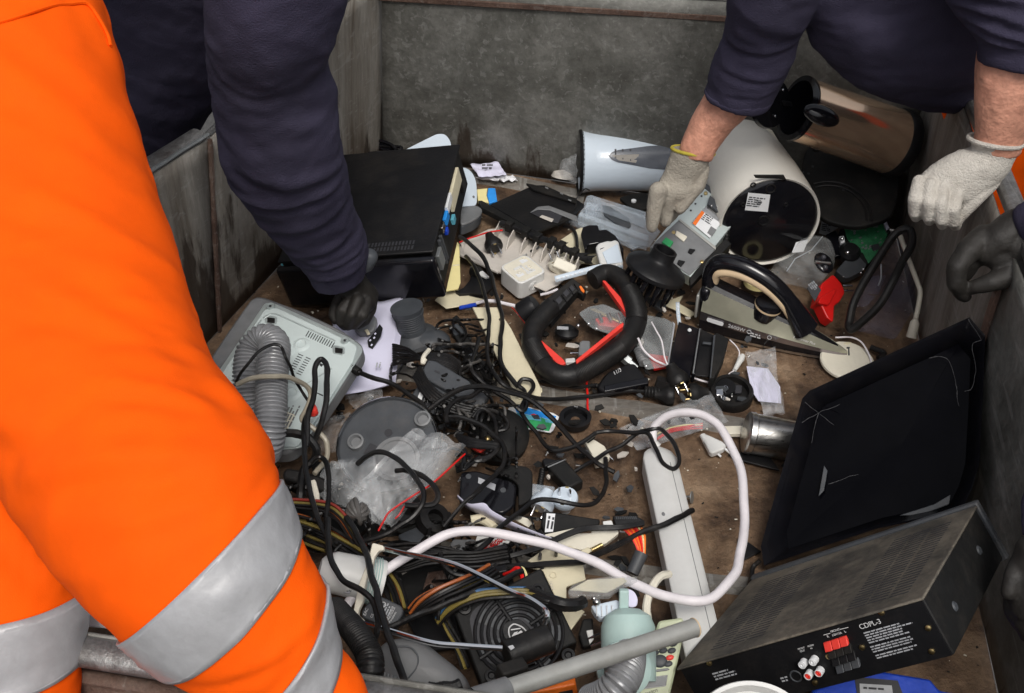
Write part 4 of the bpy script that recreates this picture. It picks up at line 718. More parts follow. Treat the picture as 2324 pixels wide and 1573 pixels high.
fw_ = plane(k5(850, 1060), .085, ID(-.2, -.4, .9)); flatp('inner_panel', fw_, k5, [(870, 900), (1030, 900), (960, 1085), (800, 1070), (750, 1030)], .002, 'visor', t); flatp('reflector', fw_, k5, [(800, 1065), (945, 1095), (850, 1190), (740, 1200)], .002, 'visor', t)
g = G(); g.tube([W(*k5(x, y), z) for x, y, z in ((985, 800, .12), (985, 920, .11), (960, 1000, .10))], .0016); shape('wire', g, 'label_grey', t)
# ---- ivory bent wand
t = T('ivory_wand', 'bent ivory plastic wand leaning along the right wall', 'wand')
g = G(); g.tube([W(*k5(x, y), z) for x, y, z in ((1165, 530, .16), (1240, 740, .13), (1330, 980, .10), (1352, 1060, .09), (1335, 1190, .07), (1310, 1310, .05))], .0052, 12, 8); shape('tube', g, 'ivory', t)
g = G(); a, b = W(*k5(1310, 1310), .05), W(*k5(1270, 1480), .015); d = b - a; g.lathe(a, d, [(.005, 0), (.0095, .008), (.0105, .03), (.0115, d.length), (1e-5, d.length)], 18); shape('tip', g, 'ivory', t); g = G(); g.lathe(b, d, [(1e-5, .0006), (.003, .0006), (.003, 0)], 12); shape('hole', g, 'ink', t)
# ---- steam iron
t = T('steam_iron', 'black and grey steam iron with beige inner handle, standing on its soleplate', 'iron')
n0, n1, tip = W(*q3(985, 850), .012), W(*q3(812, 605), .012), W(*q3(2085, 1052), .012)
c0 = (n0 + n1) / 2; X = tip - c0; Li = X.length; fr = Fr(c0, X, UPV.cross(X)); hw = (n1 - n0).dot(fr.y) / 2
def wid(s): return hw * max(0.0, (1 - max(0, s) ** 2.1)) ** .75
def layer(z0, z1, w0, w1, s0=.0, s1_=1.0, n=34, zt=None):
    """a horizontal slice of the iron: teardrop plan, lower and upper widths"""
    g = G(); ring = []
    for z, w in ((z0, w0), (z1, w1)):
        pts = []
        for sgn in (1, -1):
            for i in range(n + 1):
                s = i / n if sgn == 1 else 1 - i / n
                zz = z(s) if callable(z) else z; pts.append(fr.p((s0 + (s1_ - s0) * s) * Li, sgn * wid(s) * w, zz))
        ring.append(pts)
    m = len(ring[0]); g.add(ring[0] + ring[1], [tuple(range(m))[::-1], tuple(range(m, 2 * m))] + [(i, (i + 1) % m, (i + 1) % m + m, i + m) for i in range(m)]); return g
shape('soleplate', layer(-.010, -.004, .99, 1.0), 'steel', t)
zb = lambda s: .006 + .022 * (1 - s); zt1 = lambda s: .010 + .060 * (1 - s) ** 1.0; zt2 = lambda s: .0105 + .062 * (1 - s)
shape('lower_body', layer(-.0035, lambda s: .003 + .020 * (1 - s) ** .9, 1.0, 1.0), 'blkg', t)
shape('chrome_band', layer(lambda s: .0032 + .020 * (1 - s) ** .9, lambda s: .0085 + .036 * (1 - s) ** .9, 1.0, .985), 'darkchrome', t)
shape('side_band', layer(lambda s: .0087 + .036 * (1 - s) ** .9, lambda s: .014 + .082 * (1 - s) ** .85, .98, .56), 'ironglass', t)
shape('top_body', layer(lambda s: .0145 + .082 * (1 - s) ** .85, lambda s: .016 + .088 * (1 - s) ** .8, .55, .36, 0, .97), 'blkg', t)
hp = [fr.p(.02 * Li, 0, .075), fr.p(.00 * Li, 0, .120), fr.p(.05 * Li, 0, .150), fr.p(.20 * Li, 0, .158), fr.p(.38 * Li, 0, .142), fr.p(.52 * Li, 0, .112), fr.p(.62 * Li, 0, .075), fr.p(.70 * Li, 0, .040)]
g = G(); g.tube(hp, lambda u: .0175 + .012 * (u > .75) * (u - .75) * 4 + .008 * (u < .15) * (.15 - u) * 6, 20, 10, fl=.8); shape('handle', g, 'blkg', t)
hq = [p + V((0, 0, -.017)) + fr.x * .004 - fr.y * .005 for p in hp[1:7]]; hq[0] = fr.p(.03 * Li, 0, .100)
g = G(); g.tube(hq, .0138, 16, 10, fl=.75); shape('inner_grip', g, 'tan', t)
g = G(); g.lathe(fr.p(.42 * Li, -.004, .070), fr.z + fr.x * .25, [(.026, -.02), (.028, .010), (.027, .016), (1e-5, .017)], 32); d_ = shape('dial', g, 'blkg', t); g = G(); g.lathe(fr.p(.42 * Li, -.004, .070), fr.z + fr.x * .25, [(.0285, .006), (.029, .0085), (.0285, .011)], 32); shape('dial_ring', g, 'tan', d_)
g = G(); hb = fr.p(0, 0, .045); g.box(Fr(hb, fr.x, fr.y), -.010, .012, -hw * .8, hw * .8, -.04, .05); shape('heel', g, 'blkg', t, bevel=.008)
g = G(); g.box(Fr(hb, fr.x, fr.y), -.016, -.0095, -hw * .75, hw * .75, -.03, .03); shape('heel_plate', g, 'alu', t, bevel=.003)
def bandpt(s, v, out=.001):
    if v < 0: z0 = .0032 + .020 * (1 - s) ** .9; z1 = .0085 + .036 * (1 - s) ** .9; v += 1; w = wid(s) * (1 - .015 * v) + .0006
    else: z0 = .0087 + .036 * (1 - s) ** .9; z1 = .014 + .082 * (1 - s) ** .85; w = wid(s) * (.98 + (.56 - .98) * v)
    return fr.p(s * Li, -w, z0 + (z1 - z0) * v)
def bandframe(s, v):
    a = bandpt(s, v); xx = bandpt(s + .02, v) - a; yy = bandpt(s, v + .04) - a; f = Fr(a, xx, yy); f.o = a + f.z * .0012; return f
f = bandframe(.20, -.75); text(t, '2600W', f, .012, 'inkw'); f = bandframe(.64, .25); text(t, 'Performer Plus', f, .0075, 'inkw'); f = bandframe(.36, -.7); shape('print', bars(f, 0, 0, .028, 2, .004), 'inkw', t)
f = bandframe(.05, -.85); shape('badge', G().prism(rpoly([f.p(0, 0), f.p(.036, 0), f.p(.036, .010), f.p(0, .010)], .005), f.z * .0006), 'label', t)
for s_ in (.36, .50): f = bandframe(s_, -.8); g = G(); g.torus(f.p(-.004, .005, .0003), f.z, .0042, .0006, 20, 6); shape('icon', g, 'inkw', t)
# ---- things seen through the iron's handle
g = G(); c_ = W(*q3(1340, 440), .02); g.lathe(c_, UPV, [(.030, 0), (.030, .012), (.018, .012), (.018, 0)], 28); one('yellow_coil', 'small yellow coil seen through the handle of the iron', 'coil', g, 'yellow')
# ---- hair dryer diffuser
t = T('diffuser', 'black hair dryer diffuser lying with its prongs down beside the drive unit', 'hair dryer diffuser'); n_ = ID(.36, -.80, .47); o = W(*q3(490, 330), .115); R0 = .066
g = G(); g.lathe(o, n_, [(R0 * .9, -.008), (R0, -.004), (R0, .004), (R0 * .93, .010), (R0 * .62, .020), (.030, .026), (.026, .032), (.026, .050), (.021, .050), (.020, .03), (.02, .01), (R0 * .88, .002), (R0 * .9, -.008)], 48); shape('dish', g, 'blk', t)
f = Fr(o, n_.cross(UPV), UPV); f = Fr(o, f.x, n_.cross(f.x)); k_ = 0
for rr_, cnt, ln in ((.052, 11, .052), (.032, 7, .062), (.008, 2, .066)):
    for i in range(cnt):
        a_ = 6.28318 * (i + .5 * (cnt % 2)) / cnt; p = o + f.x * rr_ * math.cos(a_) + f.y * rr_ * math.sin(a_); g = G(); g.lathe(p - n_ * .002, -n_, [(.0068, 0), (.0055, ln * .55), (.0032, ln), (.0012, ln + .006), (1e-5, ln + .006)], 12); shape('prong', g, 'blkg', t)
# ---- beige grille plate with fins
fr = plane(q2(1100, 300), .022, ID(.02, -.80, .6)); t = T('grille_plate', 'beige plastic plate with a row of pointed fins, right of the black case', 'grille')
flatp('plate', fr, q2, [(600, 240), (880, 100), (1060, 80), (1500, 330), (1800, 420), (1560, 640), (1440, 700), (600, 330)], .004, 'beige', t)
flatp('step', fr, q2, [(720, 370), (900, 300), (1000, 400), (1260, 360), (1000, 520), (860, 440)], .006, 'beige', t, off=.006); flatp('tray_edge', fr, q2, [(600, 230), (620, 260), (600, 345), (980, 520), (975, 500), (640, 330), (650, 250)], .006, 'beige', t, off=.007)
for x, y in ((1020, 75), (1165, 135), (1290, 190), (1390, 240), (1475, 285), (1540, 320), (1600, 345), (1665, 385), (1725, 415), (1785, 420)):
    L_ = 150 - (x - 1020) * .09; b0 = fr.at(q2(x - 20, y + 60)); b1 = fr.at(q2(x - L_ * .8, y + 40 + L_)); tp = fr.at(q2(x, y), .0) ; up_ = fr.z * .03
    g = G(); g.prism([b0, b1, b1.lerp(b0, .35) + up_ * .75, b0 + up_ * 1.05], fr.x * .0025 + fr.y * .0012); shape('fin', g, 'beige', t, bevel=.0008)
# ---- black thorny strip across it
t = T('thorny_strip', 'black plastic strip with pointed clips lying across the beige fins', 'plastic strip')
P = [W(*q2(x, y), z) for x, y, z in ((1000, 40, .05), (1150, 90, .05), (1320, 170, .052), (1480, 220, .052), (1640, 300, .05), (1780, 370, .05), (1880, 410, .048))]
g = G(); g.tube(P, .0085, 8, 6, fl=.8); shape('bar', g, 'blk', t)
for x, y, ex, ey in ((1560, 260, 1660, 232), (1680, 310, 1760, 275), (1760, 360, 1870, 335), (1830, 390, 1935, 355), (1840, 410, 1900, 440), (1400, 210, 1490, 190)):
    a, b = W(*q2(x, y), .05), W(*q2(ex, ey), .062); g = G(); g.cyl(a, b, .007, .0006, 8); shape('clip', g, 'blk', t)
for x, y in ((1090, 70), (1250, 140), (1360, 190), (1500, 235), (1590, 275), (1720, 340)): g = G(); f = Fr(W(*q2(x, y), .052), P[-1] - P[0], UPV); g.box(f, -.008, .008, -.012, .012, -.010, .010); shape('tooth', g, 'blkm', t, bevel=.002)
# ---- round black plug on the grille
def schuko(name, label, k, c, z, ax, R, Lb, mat, pins=True, group=None, pm='chrome', side=V((1, 0, 0))):
    t = T(name, label, 'plug', group); o = W(*k(*c), z); ax = ax.normalized()
    g = G(); g.lathe(o, ax, [(1e-5, 0), (R * .93, 0), (R, .003), (R, Lb * .4), (R * .9, Lb * .55), (R * .55, Lb * .9), (R * .42, Lb * 1.25), (1e-5, Lb * 1.25)], 28); shape('housing', g, mat, t)
    s_ = (side - ax * side.dot(ax)).normalized()
    if pins:
        for q in (-1, 1): g = G(); p = o + s_ * q * .0095; g.lathe(p, -ax, [(.0024, 0), (.0024, .017), (.0018, .019), (1e-5, .019)], 12); shape('pin', g, pm, t)
        y_ = ax.cross(s_)
        for q in (-1, 1): g = G(); g.box(Fr(o + y_ * q * R * .86, s_, y_), -.003, .003, -.0012, .0012, -.002, .012); shape('earth_clip', g, 'brass', t)
    return t, o, ax
schuko('round_plug', 'round black mains plug lying on the beige grille plate', q2, (945, 290), .045, ID(-.30, -.72, -.45), .0205, .034, 'rub', side=ID(1, .0, 0))
# ---- white surface socket box
P, L = box3(q2(1190, 640), q2(985, 465), q2(1450, 510), q2(1185, 795), .0742, 0, (1.03, 1.03, 1.05))
A = P[0]; fr = Fr(A, P[1] - A, P[2] - A)
if fr.z.z < 0: fr = Fr(A, P[2] - A, P[1] - A); L = [L[1], L[0], L[2]]
t = T('socket_box', 'square off-white socket box with cable knock-out rings, right of the black case', 'socket box')
P_ = rpoly([fr.p(0, 0), fr.p(L[0], 0), fr.p(L[0], L[1]), fr.p(0, L[1])], .014); shape('box', G().prism(P_, -fr.z * L[2]), 'white', t, bevel=.002)
P_ = rpoly([fr.p(.004, .004, .001), fr.p(L[0] - .004, .004, .001), fr.p(L[0] - .004, L[1] - .004, .001), fr.p(.004, L[1] - .004, .001)], .012); shape('back_plate', G().prism(P_, -fr.z * .002), 'ivory', t, bevel=.0005)
for x0, x1, y0, y1 in ((.25, .55, .55, .65), (.48, .55, .3, .65), (.45, .75, .2, .3), (.6, .68, .25, .55)): shape('rib', G().box(fr, x0 * L[0], x1 * L[0], y0 * L[1], y1 * L[1], .001, .0022), 'white', t, bevel=.0005)
for x0, y0 in ((.15, .25), (.62, .68)): shape('label', G().box(fr, x0 * L[0], (x0 + .22) * L[0], y0 * L[1], (y0 + .16) * L[1], .001, .0016), 'label', t)
for x0, y0 in ((.3, .4), (.7, .45), (.82, .85)): g = G(); g.lathe(fr.p(x0 * L[0], y0 * L[1], .001), fr.z, [(.005, 0), (.005, .002), (.003, .002), (.003, 0)], 14); shape('screw_boss', g, 'ivory', t)
fs_ = Fr(A, fr.x, -fr.z); sg = -1 if fs_.z.dot(fr.y) > 0 else 1
for r_ in (.011, .0075, .004): g = G(); g.torus(fr.p(L[0] * .5, -.0003, -L[2] * .5), fr.y, r_, .0009, 28, 6); shape('knockout_ring', g, 'white', t)
# ---- white plug above it
t, o, ax = schuko('flat_plug', 'off-white plug with pins pointing up, right of the socket box', q2, (1540, 405), .05, ID(.35, .85, -.25), .021, .03, 'ivory', side=ID(1, .25, .3))
g = G(); g.box(Fr(W(*q2(1620, 470), .045), ID(.9, .4, 0), ID(-.3, .9, .2)), -.025, .025, -.012, .012, -.012, .012); shape('lead_block', g, 'ivory', t, bevel=.003)
# ---- LED strips
def led(label, k, pts, w=.0055):
    t = T('led_strip', label, 'led strip', 'led strips'); P = cat([W(*k(x, y), z) for x, y, z in pts], 10); g = G(); vs = []; n = len(P)
    for i, p in enumerate(P):
        d = (P[min(i + 1, n - 1)] - P[max(i - 1, 0)]).normalized(); s_ = d.cross(-FW).normalized() * w; vs += [p - s_, p + s_]
    g.add(vs, [(2 * i, 2 * i + 1, 2 * i + 3, 2 * i + 2) for i in range(n - 1)]); shape('strip', g, 'trayp' if 0 else 'bluewhite', t, solid=.001)
    for i in range(1, n - 1, 2): g = G(); g.box(Fr(P[i] - FW * .0018, (P[i + 1] - P[i - 1]), UP), -.0016, .0016, -.0014, .0014, -.001, .001); shape('led', g, 'label', t)
led('pale blue led strip running up to the diffuser from the socket box', q2, ((1530, 590, .05), (1750, 530, .055), (1980, 470, .06), (2190, 445, .065)), .007)
led('led strip hanging below the prongs of the diffuser', s4, ((1105, 260, .06), (1120, 450, .05), (1165, 680, .04), (1200, 830, .03)), .004)
fr = plane(q2(2160, 480), .055, ID(0, -.6, .8)); t = T('blue_plate', 'pale blue plastic plate under the led strip', 'plate'); flatp('plate', fr, q2, [(1990, 480), (2195, 450), (2190, 540), (2120, 520)], .003, 'bluewhite', t)
# ---- white and black adaptors, cream plate
fr = plane(q2(1800, 250), .02, ID(0, -.8, .6)); t = T('cream_plate', 'cream plastic plate under the black and white adaptors', 'plate'); flatp('plate', fr, q2, [(1500, 300), (1560, 220), (1740, 100), (1800, 80), (2200, 300), (1960, 440), (1700, 420)], .004, 'cream', t, r=.006)
fr = plane(q2(1900, 180), .06, ID(-.1, -.7, .7)); t = T('black_housing', 'jagged black plastic shell behind the white adaptor', 'plastic shell'); flatp('shell', fr, q2, [(1780, 150), (1800, 80), (1860, 58), (1950, 60), (1960, 110), (2030, 100), (2120, 160), (2200, 290), (2190, 320), (1960, 230), (1850, 250), (1840, 290), (1815, 290)], .03, 'blkg', t, r=.004, bevel=.003)
g = G(); g.tube([W(*q2(x, y), z) for x, y, z in ((1620, 75, .02), (1690, 90, .03), (1735, 160, .03), (1745, 290, .035))], .004); one('short_cord', 'short curved black cord on the cream plate', 'cord', g, 'cable')
fr = plane(q2(2060, 330), .075, ID(-.05, -.6, .8)); t = T('white_adaptor', 'white two-lobed adaptor beside the diffuser', 'adaptor'); flatp('case', fr, q2, [(1925, 270), (1950, 235), (2040, 210), (2075, 215), (2110, 200), (2150, 215), (2190, 400), (2195, 440), (1970, 440)], .022, 'white', t, r=.006, bevel=.004)
a = fr.at(q2(1970, 300), .0008); f = Fr(a, fr.at(q2(2040, 268)) - a, UP); shape('print', bars(f, 0, 0, .014, 2, .002), 'ink', t); flatp('lid', fr, q2, [(1990, 325), (2140, 240), (2190, 420), (2040, 440)], .002, 'bluewhite', t, off=.002)
# ---- black steering-wheel style handle with red grips
t = T('handle_ring', 'black padded handle ring with red inserts, shaped like a small steering wheel', 'handle ring')
ring = [(1345, 636, .085), (1375, 622, .088), (1404, 632, .09), (1428, 662, .088), (1444, 705, .08), (1440, 745, .07), (1412, 785, .062), (1370, 815, .055), (1320, 843, .05), (1282, 854, .048), (1248, 842, .05), (1222, 812, .055), (1207, 778, .06), (1212, 745, .068), (1232, 718, .075), (1252, 697, .08)]
g = G(); g.tube([W(x, y, z) for x, y, z in ring], lambda u: .0212, 24, 12); shape('rim', g, 'rub', t)
for i0, i1 in ((3.0, 5.0), (6.2, 8.6), (10.5, 12.2)):
    Pc = cat([W(x, y, z) for x, y, z in ring], 12); seg = Pc[int(i0 * 12):int(i1 * 12)]; g = G(); g.tube(seg, lambda u: .0216, 24, raw=True)
    g = G(); g.hosec(seg[::4], .0222, .0032, 24, .03); shape('ribbed_grip', g, 'rub', t)
fr = plane((1295, 668), .088, ID(-.1, -.5, .85)); flatp('switch_housing', fr, q2, [(1340, 860), (1700, 570), (1830, 670), (1800, 740), (1740, 700), (1480, 1000), (1430, 960), (1380, 890)], .03, 'blkm', t, bevel=.003)
for x, y in ((1420, 870), (1480, 820), (1560, 770), (1630, 700), (1680, 660)): flatp('pocket', fr, q2, [(x - 26, y + 22), (x + 14, y - 18), (x + 46, y + 20), (x + 8, y + 62)], .001, 'ink', t, off=.0008); flatp('rib', fr, q2, [(x + 30, y - 30), (x + 38, y - 36), (x + 90, y + 30), (x + 80, y + 38)], .006, 'blk', t, off=.004)
flatp('amber_switch', fr, q2, [(1765, 655), (1785, 650), (1820, 700), (1810, 720), (1785, 700)], .004, 'orange', t, off=.004, r=.002)
g = G(); g.lathe(W(*q2(1270, 880), .07), ID(.7, -.5, .3), [(1e-5, .02), (.020, .02), (.024, .012), (.024, -.016), (1e-5, -.016)], 24); shape('pivot', g, 'blk', t)
for pts, z in (([(1990, 600), (2020, 600), (2230, 830), (2240, 880), (2225, 930), (2190, 880)], .082), ([(1330, 1145), (1350, 1140), (1610, 1365), (1640, 1410), (1590, 1420), (1540, 1400)], .062), ([(1730, 1375), (2170, 1020), (2200, 1010), (2195, 1045), (1740, 1410)], .064)):
    f_ = plane(q2(*pts[0]), z + .012, ID(0, -.6, .8)); flatp('red_insert', f_, q2, pts, .014, 'redl', t, r=.003, bevel=.002)
# ---- cream strips by the computer case
fr = plane(q2(560, 500), .05, ID(.2, -.6, .75)); t = T('yellow_strip', 'pale yellow plastic strip standing against the black case', 'plastic strip'); flatp('strip', fr, q2, [(580, 220), (600, 250), (612, 620), (590, 680), (470, 700), (500, 560)], .005, 'yellow', t); flatp('joint', fr, q2, [(535, 445), (600, 440), (602, 452), (534, 458)], .002, 'cream', t, off=.0015)
fr = plane(q2(560, 780), .02, ID(0, -.8, .6)); t = T('cream_piece', 'broken cream plastic sheet in front of the black case', 'plastic sheet'); flatp('sheet', fr, q2, [(450, 700), (590, 690), (700, 750), (830, 780), (790, 820), (470, 870), (360, 790)], .003, 'cream', t)
fr = plane(q2(780, 620), .03, ID(0, -.7, .7)); t = T('black_clip', 'flat black clip with a hook on the brown floor', 'clip'); flatp('plate', fr, q2, [(640, 670), (700, 600), (730, 520), (780, 510), (800, 560), (920, 580), (920, 670), (840, 740), (720, 720), (600, 730), (560, 700), (555, 670), (580, 700)], .008, 'blk', t, r=.002)
g = G(); g.cyl(fr.at(q2(735, 520)), fr.at(q2(785, 515), .01), .012); shape('boss', g, 'blkm', t); flatp('white_insert', fr, q2, [(790, 510), (830, 505), (890, 560), (860, 570), (800, 545)], .006, 'white', t, off=.008)
# ---- long cream plank
fr = plane(q4(1500, 300), .045, ID(0, -.72, .7)); t = T('cream_strip', 'long cream plastic strip leaning across the floor rib', 'plastic strip'); a4 = lambda x, y: ((x, y))
flatp('strip', fr, dd, [(1072, 697), (1128, 697), (1160, 745), (1228, 880), (1228, 897), (1183, 905), (1175, 905)], .006, 'cream', t); flatp('end_lip', fr, q4, [(1470, 530), (1790, 480), (1795, 520), (1600, 600), (1590, 640), (1500, 630)], .004, 'cream', t, off=-.003)
# ---- ribbed grey rubber cup
t = T('rubber_cup', 'dark grey ribbed rubber cup with a wide brim', 'rubber cup'); o = W(*q4(120, 90), .03); ax_ = ID(-.15, -.80, .55); o = W(940, 770, .02)
g = G(); g.lathe(o, ax_, [(.052, 0), (.050, .008), (.036, .016), (.030, .022), (.028, .05), (.033, .075), (.034, .080), (1e-5, .080)], 40); shape('cup', g, 'dgrey', t)
for i in range(9): g = G(); g.torus(o + ax_ * (.026 + i * .0052), ax_, .0285 + max(0, i - 5) * .0012, .0012, 40, 6); shape('rib', g, 'dgrey', t)
g = G(); g.ball(W(975, 775, .025), .045, .035, .025); one('rubber_bellows', 'squashed dark grey rubber boot under the ribbed cup', 'rubber boot', g.jit(.006, 22), 'dgrey')
# ---- white paper sheets
t = T('paper_sheets', 'white printed paper sheets under the black glove', 'paper'); Q = [W(*q1(x, y), .05) for x, y in ((1320, 230), (1970, 215), (1870, 1010), (1250, 1170))]
for s_ in range(3):
    g = G().grid(lambda u, v: Q[0].lerp(Q[1], u).lerp(Q[3].lerp(Q[2], u), v) + V((.004 * s_, .003 * s_, -.0022 * s_ + .009 * noise.noise(V((u * 2.2, v * 2.6, 1))) + (.010 * max(0, u - .7) * 3 if v < .3 else 0))), 16, 20); shape('sheet', g, 'paper', t, solid=.0005)
fr = plane(q1(1650, 700), .062, UPV); a = fr.at(q1(1735, 880)); f = Fr(a, fr.at(q1(1755, 790)) - a, fr.at(q1(1700, 870)) - a); f.o = a + f.z * .003; shape('print', bars(f, 0, 0, .025, 2, .004), 'label_grey', t)
t = T('small_grey_box', 'small grey plastic piece with a tan tag under the black glove', 'plastic piece'); fr = plane(q1(1640, 450), .075, ID(0, -.5, .85)); flatp('shell', fr, q1, [(1500, 470), (1620, 380), (1680, 330), (1735, 390), (1720, 470), (1690, 520), (1560, 530)], .02, 'grey', t, r=.004, bevel=.003); flatp('tag', fr, q1, [(1610, 500), (1640, 490), (1670, 540), (1640, 550)], .003, 'cream', t, off=.004)
t = T('black_comb_clip', 'black slotted plastic clip lying on the white paper', 'clip'); fr = plane(q1(1700, 570), .066, ID(0, -.6, .8)); flatp('clip', fr, q1, [(1640, 600), (1700, 530), (1760, 440), (1790, 480), (1770, 560), (1690, 680), (1650, 660)], .004, 'blk', t)
for x, y in ((1715, 535), (1705, 575), (1665, 600), (1680, 645)): flatp('window', fr, q1, [(x - 10, y + 4), (x + 4, y - 10), (x + 14, y), (x, y + 14)], .0008, 'paper', t, off=.0006, bevel=0)
# ---- set-top player, underside up
t = T('disc_player', 'silver grey disc player lying upside down at the left wall', 'disc player'); fr = plane(q1(900, 700), .125, (UPV + V((-.10, -.18, 0))))
flatp('shell', fr, q1, [(60, 960), (100, 780), (300, 480), (500, 200), (560, 172), (640, 178), (1000, 310), (1400, 500), (1590, 640), (1592, 720), (1530, 830), (1340, 1120), (1080, 1500), (900, 1700), (300, 1700), (0, 1300)], .034, 'grey', t, r=.02, bevel=.006)
flatp('rim', fr, q1, [(150, 960), (640, 240), (700, 232), (760, 250), (1200, 450), (1500, 590), (1590, 670), (1590, 710), (1520, 830), (1250, 1250), (1000, 1650), (300, 1700)], .004, 'tin', t, off=.004, r=.012)
pl = flatp('bottom_plate', fr, q1, [(200, 960), (640, 300), (760, 285), (1400, 580), (1450, 600), (1540, 660), (1500, 800), (1200, 1280), (950, 1640), (300, 1640)], .003, 'tinmatte', t, off=.007, r=.006)
for x, y in ((695, 270), (1420, 605)): g = G(); g.lathe(fr.at(q1(x, y), .008), fr.z, [(.009, -.002), (.0075, .002), (.004, .0015), (.003, -.001), (1e-5, -.001)], 16); shape('screw_boss', g, 'tin', t); g = G(); g.ball(fr.at(q1(x, y), .0085), .0026); shape('screw', g, 'ink', t)
for x, y in ((700, 402), (1360, 697)): flatp('rubber_pad', fr, q1, [(x - 36, y - 28), (x + 40, y - 18), (x + 36, y + 32), (x - 36, y + 24)], .003, 'rub', t, off=.009); flatp('pad_frame', fr, q1, [(x - 62, y - 34), (x - 40, y - 50), (x + 60, y - 28), (x + 62, y + 30), (x + 40, y + 52), (x - 56, y + 30)], .0012, 'tin', t, off=.0078, r=.003)
g = G()
for i in range(12): x, y = 1068 + i * 22.6, 508 + i * 10.2; g.prism(fr.poly(q1, [(x, y), (x + 7, y + 3), (x - 25, y + 56), (x - 32, y + 53)], .0078), -fr.z * .0006)
for j in range(8):
    x, y = 968 - j * 13, 730 + j * 22; g.prism(fr.poly(q1, [(x, y), (x + 48, y + 20), (x + 46, y + 26), (x - 2, y + 7)], .0078), -fr.z * .0006)
    x, y = 1042 - j * 13, 762 + j * 22; g.prism(fr.poly(q1, [(x, y), (x + 46, y + 20), (x + 44, y + 26), (x - 2, y + 7)], .0078), -fr.z * .0006)
shape('vent_slots', g, 'ink', t)
for x, y in ((1000, 645), (850, 710), (400, 830), (910, 1120)): g = G(); g.lathe(fr.at(q1(x, y), .007), fr.z, [(.017, 0), (.013, .0025), (.010, .003), (.008, .001), (1e-5, .0006)], 24); shape('pressed_boss', g, 'tinmatte', t)
flatp('groove', fr, q1, [(1120, 1105), (1130, 1100), (1210, 1135), (1205, 1145)], .0006, 'ink', t, off=.0078, bevel=0); flatp('diamond_slot', fr, q1, [(1185, 822), (1212, 840), (1192, 860), (1172, 840)], .0006, 'ink', t, off=.0078, bevel=0)
for pts in ([(620, 380), (700, 335), (760, 340), (1330, 600), (1325, 612), (755, 352), (700, 348), (630, 392)], [(330, 760), (600, 400), (610, 405), (342, 770)], [(880, 990), (1000, 1050), (1290, 870), (1300, 880), (1000, 1066), (870, 1002)]): flatp('pressed_ridge', fr, q1, pts, .0014, 'tin', t, off=.0084)
lb = flatp('spec_label', fr, q1, [(850, 1290), (940, 1325), (860, 1475), (780, 1440)], .0006, 'ivory', t, off=.0078, bevel=0); a = fr.at(q1(800, 1430), .0082); f = Fr(a, fr.at(q1(860, 1310), .0082) - a, fr.at(q1(770, 1400), .0082) - a); shape('print', bars(f, 0, 0, .05, 4, .004), 'grey', lb)
for x, y in ((1418, 950), (1385, 1000), (1345, 1060)): g = G(); f = Fr(fr.at(q1(x, y), -.006), fr.at(q1(x + 60, y - 90)) - fr.at(q1(x, y)), fr.z); g.box(f, -.006, .006, -.010, .006, -.004, .006); shape('port', g, 'chrome', t, bevel=.001)
g = G(); g.tube([fr.at(q1(1480, 860), -.004), fr.at(q1(1520, 890), -.002), fr.at(q1(1570, 920), -.004)], lambda u: .007 - .003 * u, 12); g.hosec([fr.at(q1(1490, 865), -.004), fr.at(q1(1560, 915), -.003)], .0085, .004, 12, .25); shape('cable_boot', g, 'rub', t)
# ---- big grey corrugated hose over it
g = G(); g.hosec([W(*q1(x, y), z) for x, y, z in ((560, 1560, .12), (500, 1250, .17), (480, 950, .21), (520, 700, .235), (640, 590, .25), (735, 650, .25), (720, 850, .24), (705, 1100, .22), (700, 1350, .20), (680, 1560, .17), (650, 1680, .13))], .0285, .0066, 32, .17)
one('corrugated_hose', 'thick grey corrugated hose looped over the silver disc player', 'hose', g, 'hose')
# ---- round kettle base, chrome rim
t = T('kettle_stand', 'round dark kettle stand with chrome rim and rubber feet, underside up', 'kettle stand'); n_ = ID(-.12, -.45, .88); o = W(880, 1010, .095); R0 = .094
fr = Fr(o, n_.cross(UPV), n_.cross(n_.cross(UPV)) * -1)
g = G(); g.lathe(o, n_, [(1e-5, 0), (R0 * .93, 0), (R0 * .95, .004)], 64); shape('underside', g, 'dgrey', t); g = G(); g.lathe(o, n_, [(R0 * .95, .003), (R0 * .975, .007), (R0 * 1.0, .004), (R0 * 1.02, -.012), (R0 * .99, -.022), (1e-5, -.022)], 64); shape('chrome_rim', g, 'chrome', t)
fr = Fr(o, fr.x, fr.y) if Fr(o, fr.x, fr.y).z.dot(n_) > 0 else Fr(o, fr.x, -fr.y)
for x, y in ((1605, 415), (955, 635)): g = G(); g.lathe(fr.at(q5(x, y)), fr.z, [(.016, 0), (.015, .010), (.0115, .011), (.009, .004), (1e-5, .004)], 28); shape('foot', g, 'grey', t)
g = G(); g.lathe(fr.at(q5(1265, 535)), fr.z, [(1e-5, .001), (.0075, .001), (.0075, -.001)], 20); shape('hole', g, 'ink', t); flatp('square_hole', fr, q5, [(1085, 630), (1170, 670), (1110, 760), (1020, 735)], .001, 'ink', t, off=.001)
g = G(); g.lathe(fr.at(q5(1340, 790)), fr.z, [(.042, 0), (.042, .003), (.036, .003), (.034, .0005), (1e-5, .0005)], 40); shape('inner_ring', g, 'grey', t)
for i in range(14): a_ = 1.0 + i * .24; p = fr.at(q5(1340, 790)) + (fr.x * math.cos(a_) + fr.y * math.sin(a_)) * .045; g = G(); g.box(Fr(p, fr.x * math.cos(a_) + fr.y * math.sin(a_), fr.z), -.004, .004, -.001, .002, -.0015, .0015); shape('tooth', g, 'ink', t)
